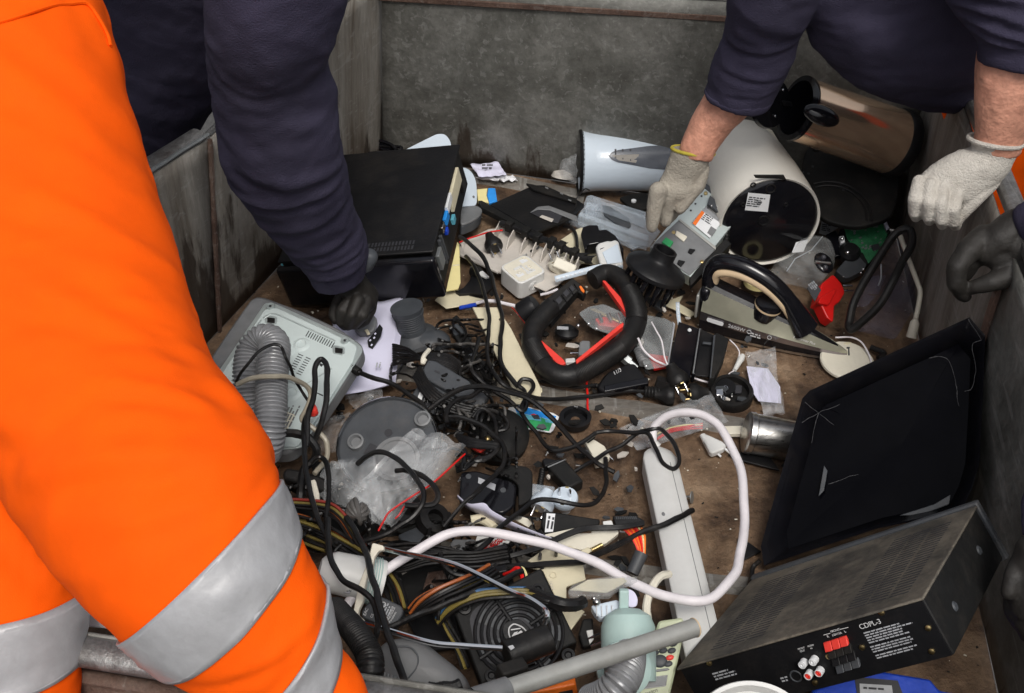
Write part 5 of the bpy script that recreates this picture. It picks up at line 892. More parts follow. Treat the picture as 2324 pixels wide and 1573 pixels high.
# ---- clear bags with red zip
t = crumple('zip_bag', 'crumpled clear zip bag with a red seal lying on the round kettle stand', 'bag', q5, [(1500, 540), (2010, 690), (1300, 1480), (860, 1200)], (.135, .14, .10, .11), .016, 'bag', 16, 16, 6, 2, .035)
g = G(); g.tube([W(*q5(x, y), z) for x, y, z in ((2010, 740, .145), (1900, 840, .15), (1700, 1020, .145), (1500, 1150, .14), (1280, 1300, .135), (1220, 1390, .13), (1165, 1490, .125))], .0016, 6); shape('red_seal', g, 'red', t); g = G(); g.tube([W(*q5(x, y), z) for x, y, z in ((1420, 1250, .14), (1370, 1330, .135), (1330, 1370, .13))], .0013, 6); shape('red_seal', g, 'red', t)
crumple('clear_bag', 'crumpled clear plastic bag next to the zip bag and round stand', 'bag', q5, [(620, 850), (1130, 790), (1250, 1480), (620, 1340)], (.11, .12, .09, .08), .018, 'bag', 16, 16, 6, 7, .03)
crumple('flat_bag', 'flat clear film lying between the disc player and the round stand', 'film', q5, [(520, 440), (900, 340), (760, 720), (560, 780)], (.03, .03, .05, .05), .008, 'bag2', 12, 12, 5, 9)
crumple('film_scrap', 'scrap of clear film below the white paper', 'film', q5, [(830, 190), (1200, 140), (1230, 240), (930, 320)], (.03, .04, .03, .02), .010, 'bag2', 12, 10, 6, 13)
# ---- grey charger with its cable wound round
t = T('grey_charger', 'dark grey flat charger with its cable wrapped around it', 'charger'); fr = plane(q4(950, 450), .085, ID(.05, -.55, .83))
flatp('case', fr, q4, [(680, 210), (760, 220), (1240, 510), (1280, 550), (1190, 690), (640, 380), (630, 290)], .022, 'dgrey', t, r=.004, bevel=.003); flatp('side', fr, q4, [(540, 520), (640, 380), (1180, 690), (960, 800), (700, 740), (500, 590)], .02, 'dgrey', t, off=-.012, bevel=.003)
for x, y in ((770, 320), (1035, 475), (960, 515)): flatp('slot', fr, q4, [(x - 22, y - 12), (x + 28, y + 10), (x + 22, y + 26), (x - 26, y + 4)], .001, 'ink', t, off=.0008, bevel=0)
lb = flatp('rating_label', fr, q4, [(600, 525), (740, 600), (700, 665), (555, 625)], .0006, 'ink', t, off=-.010, bevel=0); flatp('label_white', fr, q4, [(600, 525), (640, 545), (615, 610), (572, 600)], .0005, 'label', lb, off=-.0094, bevel=0); ptext(lb, fr, 'CE', q4, (650, 565), (640, 620), 'inkw', -.0092)
a = fr.at(q4(660, 650), -.0092); f = Fr(a, fr.at(q4(700, 580), -.0092) - a, fr.at(q4(640, 640), -.0092) - a); shape('print', bars(f, 0, -.012, .02, 3, .003), 'inkw', lb)
for i in range(5):
    o_ = i * 14; g = G(); g.tube([fr.at(q4(x - o_, y + o_ * 1.6), h) for x, y, h in ((600, 280, .0), (690, 440, .006), (820, 560, .007), (1000, 640, .006), (1190, 680, 0))], .0036, 8); shape('wound_cable', g, 'cable', t)
g = G(); g.tube([W(*q4(x, y), z) for x, y, z in ((690, 115, .11), (640, 180, .115), (630, 240, .11), (655, 200, .115))], .0045, 8); shape('twist_tie', g, 'ivory', t)
# ---- round dark speaker
t = T('dark_speaker', 'dusty dark round speaker shell under the cables', 'speaker'); o = W(*q4(1370, 940), .03); n_ = ID(.05, -.55, .82)
g = G(); g.lathe(o, n_, [(1e-5, .022), (.03, .021), (.05, .012), (.058, 0), (.056, -.02), (1e-5, -.02)], 40); shape('dome', g, 'blkm', t); fr = plane(q4(1150, 1060), .09, ID(0, -.6, .8)); flatp('red_plug', fr, q4, [(1060, 1010), (1100, 1005), (1240, 1050), (1245, 1075), (1190, 1105), (1130, 1075), (1070, 1040)], .008, 'redl', t, r=.003, bevel=.002); g = G(); g.ball(W(*q4(1262, 985), .06), .007); shape('tip', g, 'brass', t)
# ---- black modem box
t = T('modem_box', 'black plastic modem with a small silver label', 'modem'); fr = plane(q4(1250, 1420), .085, ID(-.02, -.55, .83))
flatp('body', fr, q4, [(1000, 1300), (1150, 1285), (1500, 1390), (1545, 1440), (1520, 1640), (1400, 1720), (980, 1600)], .05, 'blkg', t, r=.008, bevel=.004); flatp('back_shell', fr, q4, [(1400, 1220), (1650, 1250), (1700, 1300), (1690, 1560), (1560, 1640), (1560, 1430), (1500, 1370), (1300, 1310)], .05, 'blkm', t, off=-.006, r=.008, bevel=.004)
flatp('label', fr, q4, [(1172, 1355), (1342, 1425), (1330, 1485), (1168, 1410)], .0006, 'label_grey', t, off=.0006, bevel=0)
for x, y in ((1075, 1348), (1412, 1482)): g = G(); g.lathe(fr.at(q4(x, y)), fr.z, [(1e-5, .0012), (.005, .001), (.005, 0)], 16); shape('foot', g, 'dgrey', t)
# ---- black adaptor with cord
t = T('black_adaptor', 'black wall adaptor lying on the brown floor above two white plugs', 'adaptor')
P, L = box3(r2(1010, 10), r2(880, 90), r2(1215, 235), r2(1010, 90), .045, 0, (1.0, .98, 1.03)); fr = plane(r2(1040, 160), .05, ID(0, -.62, .78)); flatp('case', fr, r2, [(875, 90), (1050, 15), (1230, 225), (1080, 300)], .03, 'blkm', t, bevel=.004); flatp('cap', fr, r2, [(820, 20), (860, 0), (960, 20), (1040, 10), (880, 80), (850, 90)], .02, 'blk', t, off=-.006, bevel=.003); flatp('edge', fr, r2, [(872, 86), (1050, 12), (1056, 20), (882, 98)], .002, 'grey', t, off=.001)
g = G(); g.hosec([W(*r2(x, y), .03) for x, y in ((830, 120), (815, 200), (800, 300))], .006, .006, 12, .25); shape('cord_boot', g, 'rub', t)
# ---- two white plugs
schuko('white_plug', 'white round plug with pins up beside the black adaptor', r2, (1045, 375), .055, ID(0.05, .75, -.66), .0235, .03, 'bluewhite', side=ID(1, .25, .1), group='white plugs')
schuko('white_plug', 'white angled plug lying half behind the black battery', r2, (800, 500), .05, ID(.4, -.80, -.35), .0225, .03, 'bluewhite', side=ID(.5, .8, .1), group='white plugs')
g = G(); g.box(Fr(W(*r2(815, 380), .045), ID(1, .15, 0), ID(-.1, .8, .5)), -.022, .022, -.018, .018, -.012, .012); one('clear_fuse_holder', 'frosted white plastic block behind the angled white plug', 'plastic block', g, 'trayp', bevel=.003)
# ---- picture card
t = T('picture_card', 'small glossy card with a blue sky and green field', 'card'); fr = plane(q4(1700, 780), .012, UPV + V((0, -.1, 0)))
flatp('card', fr, q4, [(1490, 660), (1580, 650), (1900, 730), (1958, 765), (1900, 900), (1870, 920), (1560, 870), (1460, 690)], .0012, 'label', t, bevel=0)
for pts, m in (([(1515, 660), (1600, 660), (1930, 760), (1915, 800), (1545, 720)], 'bluel'), ([(1540, 722), (1915, 802), (1905, 830), (1560, 780)], 'cyan'), ([(1555, 790), (1700, 795), (1890, 830), (1860, 905), (1570, 860)], 'green'), ([(1540, 765), (1640, 790), (1690, 850), (1560, 800)], 'tan')): flatp('print_area', fr, q4, pts, .0004, m, t, off=.0004, bevel=0)
for pts, m in (([(1680, 745), (1710, 735), (1760, 755), (1745, 770), (1700, 765)], 'redl'), ([(1590, 720), (1620, 722), (1625, 760), (1600, 765)], 'ink'), ([(1780, 770), (1820, 790), (1830, 830), (1790, 840)], 'green')): flatp('print_area', fr, q4, pts, .0004, m, t, off=.0008, bevel=0)
# ---- small rings
t = T('black_ring', 'small black plastic ring on the floor right of the picture card', 'ring'); g = G(); o = W(*q4(2115, 815), .004); g.lathe(o, UPV, [(.0285, 0), (.029, .008), (.031, .014), (.023, .014), (.021, .004), (1e-5, .004)], 40); shape('ring', g, 'blk', t); g = G(); g.lathe(o, UPV, [(1e-5, .0055), (.009, .0055), (.009, .004)], 20); shape('centre_hole', g, 'floor_dirt', t)
# ---- cream flat plug
t = T('cream_plug', 'cream flat plug lying on the brown floor', 'plug'); fr = plane(r6(-200, 350), .016, ID(0, -.7, .7))
fr = plane((1355, 1022), .018, ID(0, -.7, .7)); flatp('housing', fr, dd, [(1323, 995), (1340, 992), (1372, 1012), (1385, 1035), (1376, 1048), (1352, 1055), (1343, 1030)], .012, 'ivory', t, r=.002, bevel=.003)
g = G(); pin(g, fr.at((1376, 1030), -.004), ID(.8, .75, 0), .019, .002); pin(g, fr.at((1368, 1044), -.004), ID(.8, .75, 0), .012, .002); shape('pin', g, 'chrome', t)
# ---- white euro plug
t = T('euro_plug', 'white two-pin euro plug on the floor beside the white cord', 'plug'); fr = plane(r6(770, 520), .018, ID(0, -.7, .7)); flatp('housing', fr, r6, [(670, 450), (700, 438), (740, 455), (840, 500), (870, 530), (850, 560), (760, 595), (735, 580), (700, 510)], .014, 'white', t, r=.004, bevel=.003)
g = G(); pin(g, fr.at(r6(835, 540), -.005), ID(.75, .66, 0), .019, .0022); pin(g, fr.at(r6(765, 570), -.005), ID(.75, .66, 0), .019, .0022); shape('pin', g, 'label', t); g = G(); g.hosec([fr.at(r6(680, 455), -.005), fr.at(r6(705, 500), -.005)], .006, .003, 12, .2); shape('boot', g, 'white', t)
# ---- steel cylinder
t = T('steel_cylinder', 'brushed steel cylinder lying against the black panel', 'cylinder'); a = W(*r6(1022, 430), .042); ax_ = ID(1, .19, -.05); g = G(); g.lathe(a, ax_, [(1e-5, 0), (.036, 0), (.0395, .002), (.040, .012), (.0385, .014), (.0385, .105), (.034, .11), (1e-5, .11)], 48, xd=UPV); shape('shell', g, 'steel', t); g = G(); g.torus(a + ax_ * .106, ax_, .038, .0035, 40, 8); shape('end_ring', g, 'blk', t)
fr = plane(r6(1100, 660), .006, UPV); t = T('black_offcut', 'black plastic offcut under the steel cylinder', 'plastic offcut'); flatp('plate', fr, r6, [(880, 605), (920, 585), (1200, 600), (1290, 730), (1000, 655)], .004, 'blk', t)
fr = plane(r6(1050, 1360), .004, UPV); t = T('black_triangle', 'black triangular scrap of plastic on the floor', 'plastic scrap'); flatp('plate', fr, r6, [(955, 1265), (1020, 1280), (1145, 1370), (1005, 1440)], .004, 'blk', t)
fr = plane(r6(930, 405), .012, UPV); t = T('cream_block', 'small cream block beside the steel cylinder', 'block'); flatp('block', fr, r6, [(850, 380), (1008, 375), (1005, 440), (880, 440)], .010, 'ivory', t)
# ---- clear sleeve with red wires
t = crumple('clear_sleeve', 'clear plastic sleeve holding red wires, under the white cord', 'bag', r6, [(20, 400), (740, 110), (880, 360), (160, 590)], (.012, .02, .02, .012), .008, 'bag2', 14, 8, 4, 21, .012)
for i, (m, o_) in enumerate((('red', 0), ('red', 10), ('red', 22), ('yellow', -12))): g = G(); g.tube([W(*r6(x, y + o_), .018) for x, y in ((320, 480 - i * 8), (420, 410), (540, 385), (680, 360 + i * 8))], .0016, 6); shape('wire', g, m, t)
# ---- wrapped white leaflet
t = crumple('wrapped_leaflet', 'white leaflet in crinkled clear film, right of the round plug', 'leaflet', q3, [(1240, 1030), (1480, 980), (1560, 1540), (1390, 1560)], (.02, .02, .015, .008), .010, 'bag2', 12, 16, 5, 31, .012)
fr = plane(q3(1400, 1300), .016, UPV); flatp('leaflet', fr, q3, [(1250, 1130), (1430, 1150), (1530, 1300), (1540, 1440), (1350, 1420), (1290, 1330)], .001, 'paper', t, bevel=0)
# ---- plug in a black ring
t = T('ring_plug', 'black plug set in a wide black ring with shiny pins', 'plug'); o = W(*q3(1120, 1370), .006); n_ = ID(.0, -.68, .72); fr = Fr(o, ID(1, .1, 0), n_.cross(ID(1, .1, 0)))
if fr.z.dot(n_) < 0: fr = Fr(o, fr.x, -fr.y)
g = G(); g.lathe(o, n_, [(.040, -.012), (.0435, -.006), (.0435, .012), (.041, .016), (.034, .016), (.033, .002), (1e-5, .002)], 48); shape('ring', g, 'rub', t); g = G(); g.lathe(fr.at(q3(1060, 1330)), n_, [(1e-5, .012), (.022, .012), (.024, .006), (.024, 0)], 32); shape('plug_face', g, 'blk', t)
for x, y in ((1075, 1310), (1058, 1395)): g = G(); pin(g, fr.at(q3(x, y), .012), ID(-.05, .6, .5), .014, .0024); shape('pin', g, 'chrome', t); g = G(); g.torus(fr.at(q3(x, y), .0125), n_, .0042, .0010, 16, 6); shape('pin_collar', g, 'chrome', t)
flatp('switch', fr, q3, [(995, 1322), (1055, 1318), (1060, 1372), (998, 1372)], .006, 'chrome', t, off=.018, bevel=.001); flatp('earth_contact', fr, q3, [(1150, 1285), (1215, 1290), (1210, 1350), (1155, 1350)], .006, 'ink', t, off=.012); flatp('earth_contact', fr, q3, [(1120, 1355), (1138, 1355), (1138, 1385), (1120, 1383)], .003, 'steel', t, off=.014)
# ---- earphone
t = T('earphone', 'single white earphone with thin cord on the floor', 'earphone'); g = G(); a, b = W(*q3(1215, 1050), .012), W(*q3(1150, 1165), .010); g.lathe(a, b - a, [(1e-5, -.004), (.0055, -.003), (.0075, .008), (.006, .018), (.0042, (b - a).length), (1e-5, (b - a).length)], 16); shape('stem', g, 'white', t); g = G(); g.tube([W(*q3(x, y), z) for x, y, z in ((1110, 910, .04), (1160, 960, .03), (1190, 1010, .02), (1185, 1060, .015))], .0013, 6); g.tube([W(*q3(x, y), .008) for x, y in ((1150, 1165), (1110, 1190), (1085, 1220))], .0013, 6); shape('cord', g, 'wcable', t)
cable('white_wire', 'thin white wire lying from the handle ring to the round plug', 'wire', s4, [(670, 650, .08), (730, 780, .06), (850, 890, .045), (1000, 960, .04), (1160, 1030, .03), (1330, 1110, .02), (1475, 1155, .015)], .0022, 'wcable')
cable('white_wire', 'thin white wire curling over the clear box beside the handle ring', 'wire', s4, [(820, 480, .075), (880, 590, .075), (930, 680, .07), (960, 850, .06), (1000, 950, .05)], .0016, 'wcable')
# ---- cream round lid marked T
t = T('cream_disc', 'cream round plastic lid with a dark T slot beside the tip of the iron', 'lid'); o = W(*q3(2090, 1085), .012); n_ = ID(.05, -.72, .70); fr = Fr(o, ID(1, .2, 0), n_.cross(ID(1, .2, 0)))
if fr.z.dot(n_) < 0: fr = Fr(o, fr.x, -fr.y)
g = G(); g.lathe(o, n_, [(1e-5, .004), (.052, .004), (.055, .001), (.055, -.004), (1e-5, -.004)], 48); shape('disc', g, 'ivory', t); flatp('t_slot', fr, q3, [(2085, 970), (2118, 970), (2118, 982), (2108, 982), (2112, 1040), (2098, 1040), (2098, 984), (2086, 984)], .0006, 'ink', t, off=.0046, bevel=0); flatp('edge_slot', fr, q3, [(2060, 940), (2090, 925), (2130, 930), (2100, 948)], .003, 'cream', t, off=.006)
cable('white_wire', 'thin white wire over the cream round lid', 'wire', q3, [(1990, 890, .03), (2120, 890, .03), (2210, 930, .03), (2270, 1030, .02), (2295, 1110, .015)], .0018, 'wcable')
cable('lead_end', 'short black cable end right of the cream round lid', 'cable', r7, [(830, 350, .015), (880, 370, .015), (925, 395, .015), (880, 430, .012)], .006, 'rub')
# ---- black shaver charger with figures
t = T('black_shaver', 'tapered black charger with white figures below the handle ring', 'charger'); fr = plane(s4(500, 1100), .035, ID(.0, -.62, .78)); flatp('body', fr, s4, [(220, 1190), (270, 1100), (340, 1020), (560, 930), (640, 930), (760, 1080), (790, 1150), (300, 1245)], .026, 'blk', t, r=.006, bevel=.006); flatp('front_edge', fr, s4, [(300, 1175), (780, 1080), (792, 1150), (300, 1245)], .022, 'blkg', t, off=.002, r=.003, bevel=.003)
a = fr.at(s4(410, 1065), .0008); f = Fr(a, fr.at(s4(500, 1010), .0008) - a, UP); text(t, '11/3', f, .011, 'inkw'); g = G(); g.hosec([fr.at(s4(250, 1180), -.01), fr.at(s4(150, 1180), -.012)], .006, .005, 12, .25); shape('boot', g, 'rub', t)
cable('black_lead', 'black lead running left from the tapered charger', 'cable', q4, [(2324, 455, .03), (2150, 480, .02), (1950, 450, .016), (1760, 410, .02)], .0034, 'cable')
cable('red_wire', 'short red wire lying across the floor rib', 'wire', q4, [(2225, 405, .02), (2235, 560, .018), (2235, 680, .012), (2250, 790, .005)], .0022, 'red')
cable('red_wire', 'thin red wire left of the handle ring', 'wire', q2, [(1110, 860, .012), (1170, 930, .012), (1240, 1020, .012)], .0012, 'red'); cable('red_wire', 'red wire crossing the beige grille plate', 'wire', q2, [(600, 230, .04), (720, 180, .045), (900, 130, .045), (1020, 110, .045)], .0018, 'red')
# ---- black plugs cluster
schuko('black_plug', 'black mains plug pins down beside the open black casing', s4, (1130, 1170), .035, ID(-.35, -.80, -.2), .023, .036, 'rub', side=ID(1, .3, 0), group='black mains plugs')
schuko('black_plug', 'black mains plug lying at the end of a thick lead', s4, (1060, 1290), .02, ID(-1, -.05, 0), .020, .030, 'rub', False, group='black mains plugs')
g = G(); g.hosec([W(*s4(x, y), .022) for x, y in ((960, 1240), (850, 1250), (740, 1245))], .0125, .006, 16, .15); g.box(Fr(W(*s4(950, 1180), .03), ID(1, .3, 0), ID(.2, -.8, .4)), -.016, .018, -.016, .014, -.01, .012); one('plug_lead', 'ribbed black plug grip lying on the floor rib', 'plug grip', g, 'rub')
schuko('black_plug', 'black plug on its side right of the other two plugs', s4, (1240, 1270), .018, ID(1, -.1, 0), .021, .030, 'blkm', side=ID(.1, 1, 0), pm='brass', group='black mains plugs')
cable('black_cable', 'thick black mains cable from the floor rib to the plug grip', 'cable', s4, [(740, 1245, .022), (560, 1235, .02), (300, 1275, .02), (0, 1310, .02), (-250, 1330, .03), (-520, 1290, .05), (-760, 1190, .08), (-900, 1060, .09), (-970, 900, .09), (-980, 700, .09), (-960, 480, .09), (-1000, 230, .09), (-1060, 30, .09), (-1130, -140, .09), (-1220, -240, .06)], .0042, 'cable')
# ---- open black casing with clear lid
t = T('open_casing', 'open black plastic casing with slots, left of the iron', 'casing'); fr = plane(s4(1330, 800), .06, ID(.0, -.62, .78))
flatp('back_panel', fr, s4, [(1120, 470), (1340, 545), (1350, 600), (1260, 1000), (1230, 1120), (1130, 1000), (1010, 950)], .02, 'blkg', t, bevel=.002); flatp('bay', fr, s4, [(1370, 560), (1510, 620), (1470, 1080), (1290, 1060)], .004, 'blk', t, off=-.012); flatp('wall', fr, s4, [(1330, 545), (1375, 545), (1300, 1050), (1265, 1040)], .03, 'blkg', t, off=.006); flatp('wall', fr, s4, [(1500, 615), (1545, 600), (1670, 660), (1620, 860), (1510, 1090), (1455, 1100)], .03, 'blkm', t, off=.004)
flatp('bar', fr, s4, [(1385, 690), (1480, 700), (1475, 725), (1380, 712)], .004, 'dgrey', t); g = G(); g.ball(fr.at(s4(1237, 568), .004), .004); shape('screw', g, 'label', t); flatp('slat', fr, s4, [(1345, 545), (1360, 545), (1285, 1040), (1270, 1035)], .004, 'grey', t, off=.008); flatp('slat', fr, s4, [(1500, 620), (1525, 620), (1475, 1090), (1460, 1085)], .004, 'dgrey', t, off=.007)
t = T('clear_case', 'clear plastic case holding red and metal contacts inside the handle ring', 'plastic case'); fr = plane(s4(800, 600), .045, ID(.0, -.62, .78))
flatp('base_tray', fr, s4, [(20, 380), (130, 310), (300, 280), (560, 400), (760, 400), (980, 440), (1070, 500), (1060, 600), (1000, 960), (760, 1000), (640, 700), (160, 540)], .004, 'blkm', t, off=-.02, r=.006); flatp('lid', fr, s4, [(20, 380), (130, 310), (300, 280), (560, 400), (760, 400), (980, 440), (1070, 500), (1060, 600), (1000, 960), (760, 1000), (640, 700), (160, 540)], .002, 'tank', t, off=.01, r=.006, bevel=0)
flatp('red_block', fr, s4, [(200, 440), (360, 400), (520, 480), (440, 540), (240, 510)], .016, 'red', t, off=-.002, bevel=.002); flatp('red_block', fr, s4, [(780, 820), (1010, 850), (990, 960), (850, 990)], .010, 'red', t, off=-.004, bevel=.002); flatp('contact_strip', fr, s4, [(130, 330), (200, 325), (500, 470), (490, 490)], .003, 'brass', t, off=.004)
for x, y in ((245, 400), (345, 395), (445, 400), (535, 430)): g = G(); g.cyl(fr.at(s4(x, y), .006), fr.at(s4(x + 35, y + 75), .006), .005, .003, 12); shape('contact', g, 'steel', t)
g = G(); g.hosec([fr.at(s4(680, 780)), fr.at(s4(710, 860)), fr.at(s4(740, 930))], .011, .006, 16, .2); shape('threaded_post', g, 'grey', t); flatp('cream_tag', fr, s4, [(640, 640), (700, 600), (740, 700), (700, 760)], .003, 'beige', t, off=.004)
flatp('edge', fr, s4, [(1050, 470), (1080, 500), (1010, 950), (995, 945), (1062, 510)], .003, 'label_grey', t, off=.012, bevel=0)
for x, y in ((215, 555), (760, 965), (130, 500), (15, 520)): g = G(); g.ball(fr.at(s4(x, y), .004), .0045); shape('stud', g, 'chrome', t)
# ---- small things inside the ring
t = T('black_dial', 'round black knob inside the handle ring', 'knob'); g = G(); g.lathe(W(*q2(1640, 1160), .006), ID(.05, -.8, .5), [(1e-5, .026), (.014, .026), (.022, .020), (.025, .017), (.025, .012), (.015, .010), (.014, 0)], 28); shape('knob', g, 'blk', t); g = G(); g.box(Fr(W(*q2(1605, 1065), .035), ID(1, .05, 0), UPV), -.012, .012, -.002, .002, -.004, .004); shape('mark', g, 'label_grey', t, bevel=.001)
t = T('grey_plug', 'light grey two-pin plug inside the handle ring', 'plug'); fr = plane(q2(1810, 1260), .028, ID(0, -.6, .8)); flatp('housing', fr, q2, [(1770, 1200), (1790, 1180), (1875, 1185), (1870, 1310), (1830, 1335), (1755, 1320)], .02, 'grey', t, bevel=.003); g = G(); pin(g, fr.at(q2(1780, 1243), -.004), ID(-1, 0, 0), .019); pin(g, fr.at(q2(1770, 1310), -.006), ID(-1, 0, 0), .019); shape('pin', g, 'chrome', t)
g = G(); f = Fr(W(*q2(1680, 1395), .03), ID(1, -.1, 0), ID(0, -.7, .6)); g.box(f, -.010, .010, -.008, .006, -.006, .006); one('white_chip', 'small white plastic block at the lower inside of the handle ring', 'block', g, 'white', bevel=.002)
g = G(); o = W(*s4(510, 860), .03); f = Fr(o, ID(.75, .65, 0), UPV); g.lathe(o, ID(.75, .65, 0), [(1e-5, -.02), (.008, -.02), (.008, .0), (.011, .0), (.011, .016), (.007, .016), (.007, .035), (1e-5, .035)], 6); one('steel_fitting', 'small steel fitting below the handle ring', 'fitting', g, 'galv')
fr = plane(s4(1180, 340), .012, UPV); t = T('cream_tile', 'small cream plastic plate under the diffuser', 'plate'); flatp('plate', fr, s4, [(960, 290), (1010, 240), (1170, 180), (1120, 270), (1310, 380), (1240, 420), (1060, 330)], .004, 'cream', t)
fr = plane(s4(880, 260), .03, ID(0, -.6, .75)); t = T('dark_wedge', 'dark grey plastic wedge under the prongs of the diffuser', 'plastic wedge'); flatp('wedge', fr, s4, [(750, 190), (960, 240), (985, 300), (930, 350), (780, 240)], .01, 'dgrey', t)
# ---- white power strip body
P, L = box3(r6(160, 590), r6(440, 590), r6(480, 1573), r6(160, 690), .068, 0, (1.0, .8, 1.03))
t = T('white_strip', 'long white plastic power strip lying across the front right floor', 'power strip')
a0_, a1_ = W(1492, 1022, .045), W(1602, 1500, .10); X = (a1_ - a0_).normalized(); Y = (V((0, 0, 1)).cross(X)).normalized(); wv = .040
sec = [(-.031, -.030), (-.031, .008), (-.023, .012), (-.003, .016), (.003, .016), (.026, .009), (.031, .005), (.031, -.030)]; Zv = X.cross(Y) * -1
if Zv.z < 0: Zv = -Zv
Ls = (a1_ - a0_).length; g = G(); vs = []; st_ = [(0, .62, -.006), (.012, .86, -.002), (.03, 1, 0), (Ls, 1, 0)]
for x, s_, z_ in st_: vs += [a0_ + X * x + Y * y * s_ + Zv * (z + z_) for y, z in sec]
m_ = 8; g.add(vs, [(i * m_ + j, i * m_ + (j + 1) % m_, (i + 1) * m_ + (j + 1) % m_, (i + 1) * m_ + j) for i in range(3) for j in range(m_)] + [tuple(range(m_)), tuple(range(3 * m_, 4 * m_))]); shape('housing', g, 'white', t, bevel=.002)
g = G(); g.tube([a0_ + X * .05 + Y * .015 + Zv * .0124, a0_ + X * (Ls - .01) + Y * .015 + Zv * .0124], .0006, 5, 4); shape('seam', g, 'grey', t); g = G(); g.ball(a0_ + X * .19 - Y * .018 + Zv * .0136, .005, .003, .001, Fr(a0_, X, Y)); shape('mark', g, 'grey', t)
g = G(); c_ = W(1482, 985, .06); g.cyl(a0_ - X * .006 + Zv * .002, W(1478, 1000, .056), .0095, .0075); shape('cable_gland', g, 'white', t)
wc = [(1478, 1002, .056), (1482, 970, .075), (1510, 945, .10), (1550, 936, .12), (1600, 945, .13), (1645, 985, .13), (1675, 1050, .125), (1686, 1130, .125), (1688, 1210, .13), (1672, 1290, .145), (1630, 1345, .16), (1575, 1364, .165), (1510, 1355, .16), (1440, 1325, .155), (1350, 1275, .155), (1250, 1240, .16), (1160, 1215, .165), (1080, 1202, .17), (1020, 1212, .165), (960, 1242, .155), (890, 1285, .14), (830, 1330, .125), (795, 1365, .11), (775, 1410, .09)]
g = G(); P = [q + noise.noise_vector(q * 16) * .004 for q in cat([W(x, y, z) for x, y, z in wc], 8)]; g.tube(P, lambda u: .0078 * (1 + .06 * noise.noise(V((u * 24, 0, 0)))), 14, raw=True); shape('mains_lead', g, 'wcable', t)
t = T('bolt', 'small bolt with washer beside the white power strip', 'bolt'); o = W(*r6(590, 945), .012); g = G(); g.lathe(o, ID(1, .0, .4), [(1e-5, .002), (.011, .002), (.011, 0), (1e-5, 0)], 20); shape('washer', g, 'galv', t); g = G(); g.cyl(o - ID(1, 0, .4) * .014, o, .003); shape('shank', g, 'steel', t)
# ---- glossy black screen housing on the right
t = T('screen_housing', 'large glossy black screen housing leaning on the right wall', 'screen housing'); fr = plane((2000, 1020), .16, ID(-.30, -.40, .86))
out = [(1735, 1283), (1728, 1240), (1822, 905), (1838, 888), (2188, 727), (2200, 722), (2235, 762), (2230, 900), (2222, 1050), (2205, 1110), (2180, 1160), (1990, 1200)]
Pm = fr.poly(dd, out, 0); cen = sum(Pm, V()) / len(Pm); inn = [p.lerp(cen, .16) - fr.z * .03 for p in Pm]; inn2 = [p.lerp(cen, .22) - fr.z * .035 for p in Pm]; m_ = len(Pm); bk = [p - fr.z * .07 for p in Pm]
g = G(); g.add(Pm + inn, [(i, (i + 1) % m_, (i + 1) % m_ + m_, i + m_) for i in range(m_)]); g.add(Pm + bk, [(i, (i + 1) % m_, (i + 1) % m_ + m_, i + m_) for i in range(m_)]); shape('frame', g, 'blkg', t, solid=.003, sharp=25)
g = G(); rg = [[q.lerp(cen - fr.z * .034, s_) for q in inn] for s_ in (0, .25, .5, .75, .9999)]; rg = [cat(r, 4, True) for r in rg]; m2_ = len(rg[0]); rg = [[p + fr.z * .004 * noise.noise(p * 9) * (i > 0) for p in r] for i, r in enumerate(rg)]; g.add([p for r in rg for p in r], [(i * m2_ + j, i * m2_ + (j + 1) % m2_, (i + 1) * m2_ + (j + 1) % m2_, (i + 1) * m2_ + j) for i in range(4) for j in range(m2_)]); shape('back_panel', g, 'deep', t, sub=1); g = G(); g.add(bk, [tuple(range(m_))]); shape('rear_panel', g, 'blk', t, solid=.002)
fi = Fr(inn[0] + fr.z * .003, fr.x, fr.y)
flatp('scrap', fi, r7, [(490, 1200), (515, 1240), (490, 1380), (450, 1425)], .002, 'dgrey', t, off=.006)
flatp('shiny_scrap', fi, r7, [(1030, 1560), (1280, 1480), (1400, 1410), (1390, 1480), (1180, 1560)], .003, 'dgrey', t, off=.008)
def crack(pts, r=.0009, k=r7, off=.001, f_=fr, m='inkw'): P = cat([f_.at(k(x, y), off) for x, y in pts], 10); return G().tube([q + noise.noise_vector(q * 60) * .0016 for q in P], lambda u: r * (.4 + abs(noise.noise(V((u * 14, 0, 0)))) * 1.6), 5, raw=True)
for pts, f_, of in (([(450, 825), (420, 950), (400, 1040)], fr, -.012), ([(340, 735), (450, 825), (560, 910)], fr, -.004), ([(300, 915), (450, 825), (600, 765)], fr, -.008), ([(1525, 145), (1620, 300)], fr, .002), ([(1620, 300), (1555, 335), (1580, 480), (1555, 640), (1500, 670)], fr, -.004), ([(1240, 430), (1340, 422), (1400, 470), (1440, 640), (1462, 780)], fi, .008), ([(520, 1335), (735, 1262)], fi, .01)): shape('scratched_edge', crack(pts, .00045, r7, of, f_), 'scratch', t)
cable('power_cable', 'black cord at the foot of the screen housing', 'cord', r6, [(1135, 1450, .03), (1080, 1500, .02), (1065, 1573, .02), (1050, 1640, .03)], .0042, 'cable')
# ---- amplifier
t = T('amplifier', 'dusty black amplifier with red speaker terminals on its rear panel', 'amplifier')
P, L = box3(r5(10, 1140), r5(1635, 670), r5(510, 548), r5(200, 1480), .395, 0, (1.0, 1.12, 1.05)); A, B, D, E = P
fr = Fr(A, B - A, D - A); s_ = 1 if fr.z.dot(E - A) < 0 else -1; AW = L[0]; dp, ht = L[1], min(.12, L[2]); fr.z = fr.z * s_

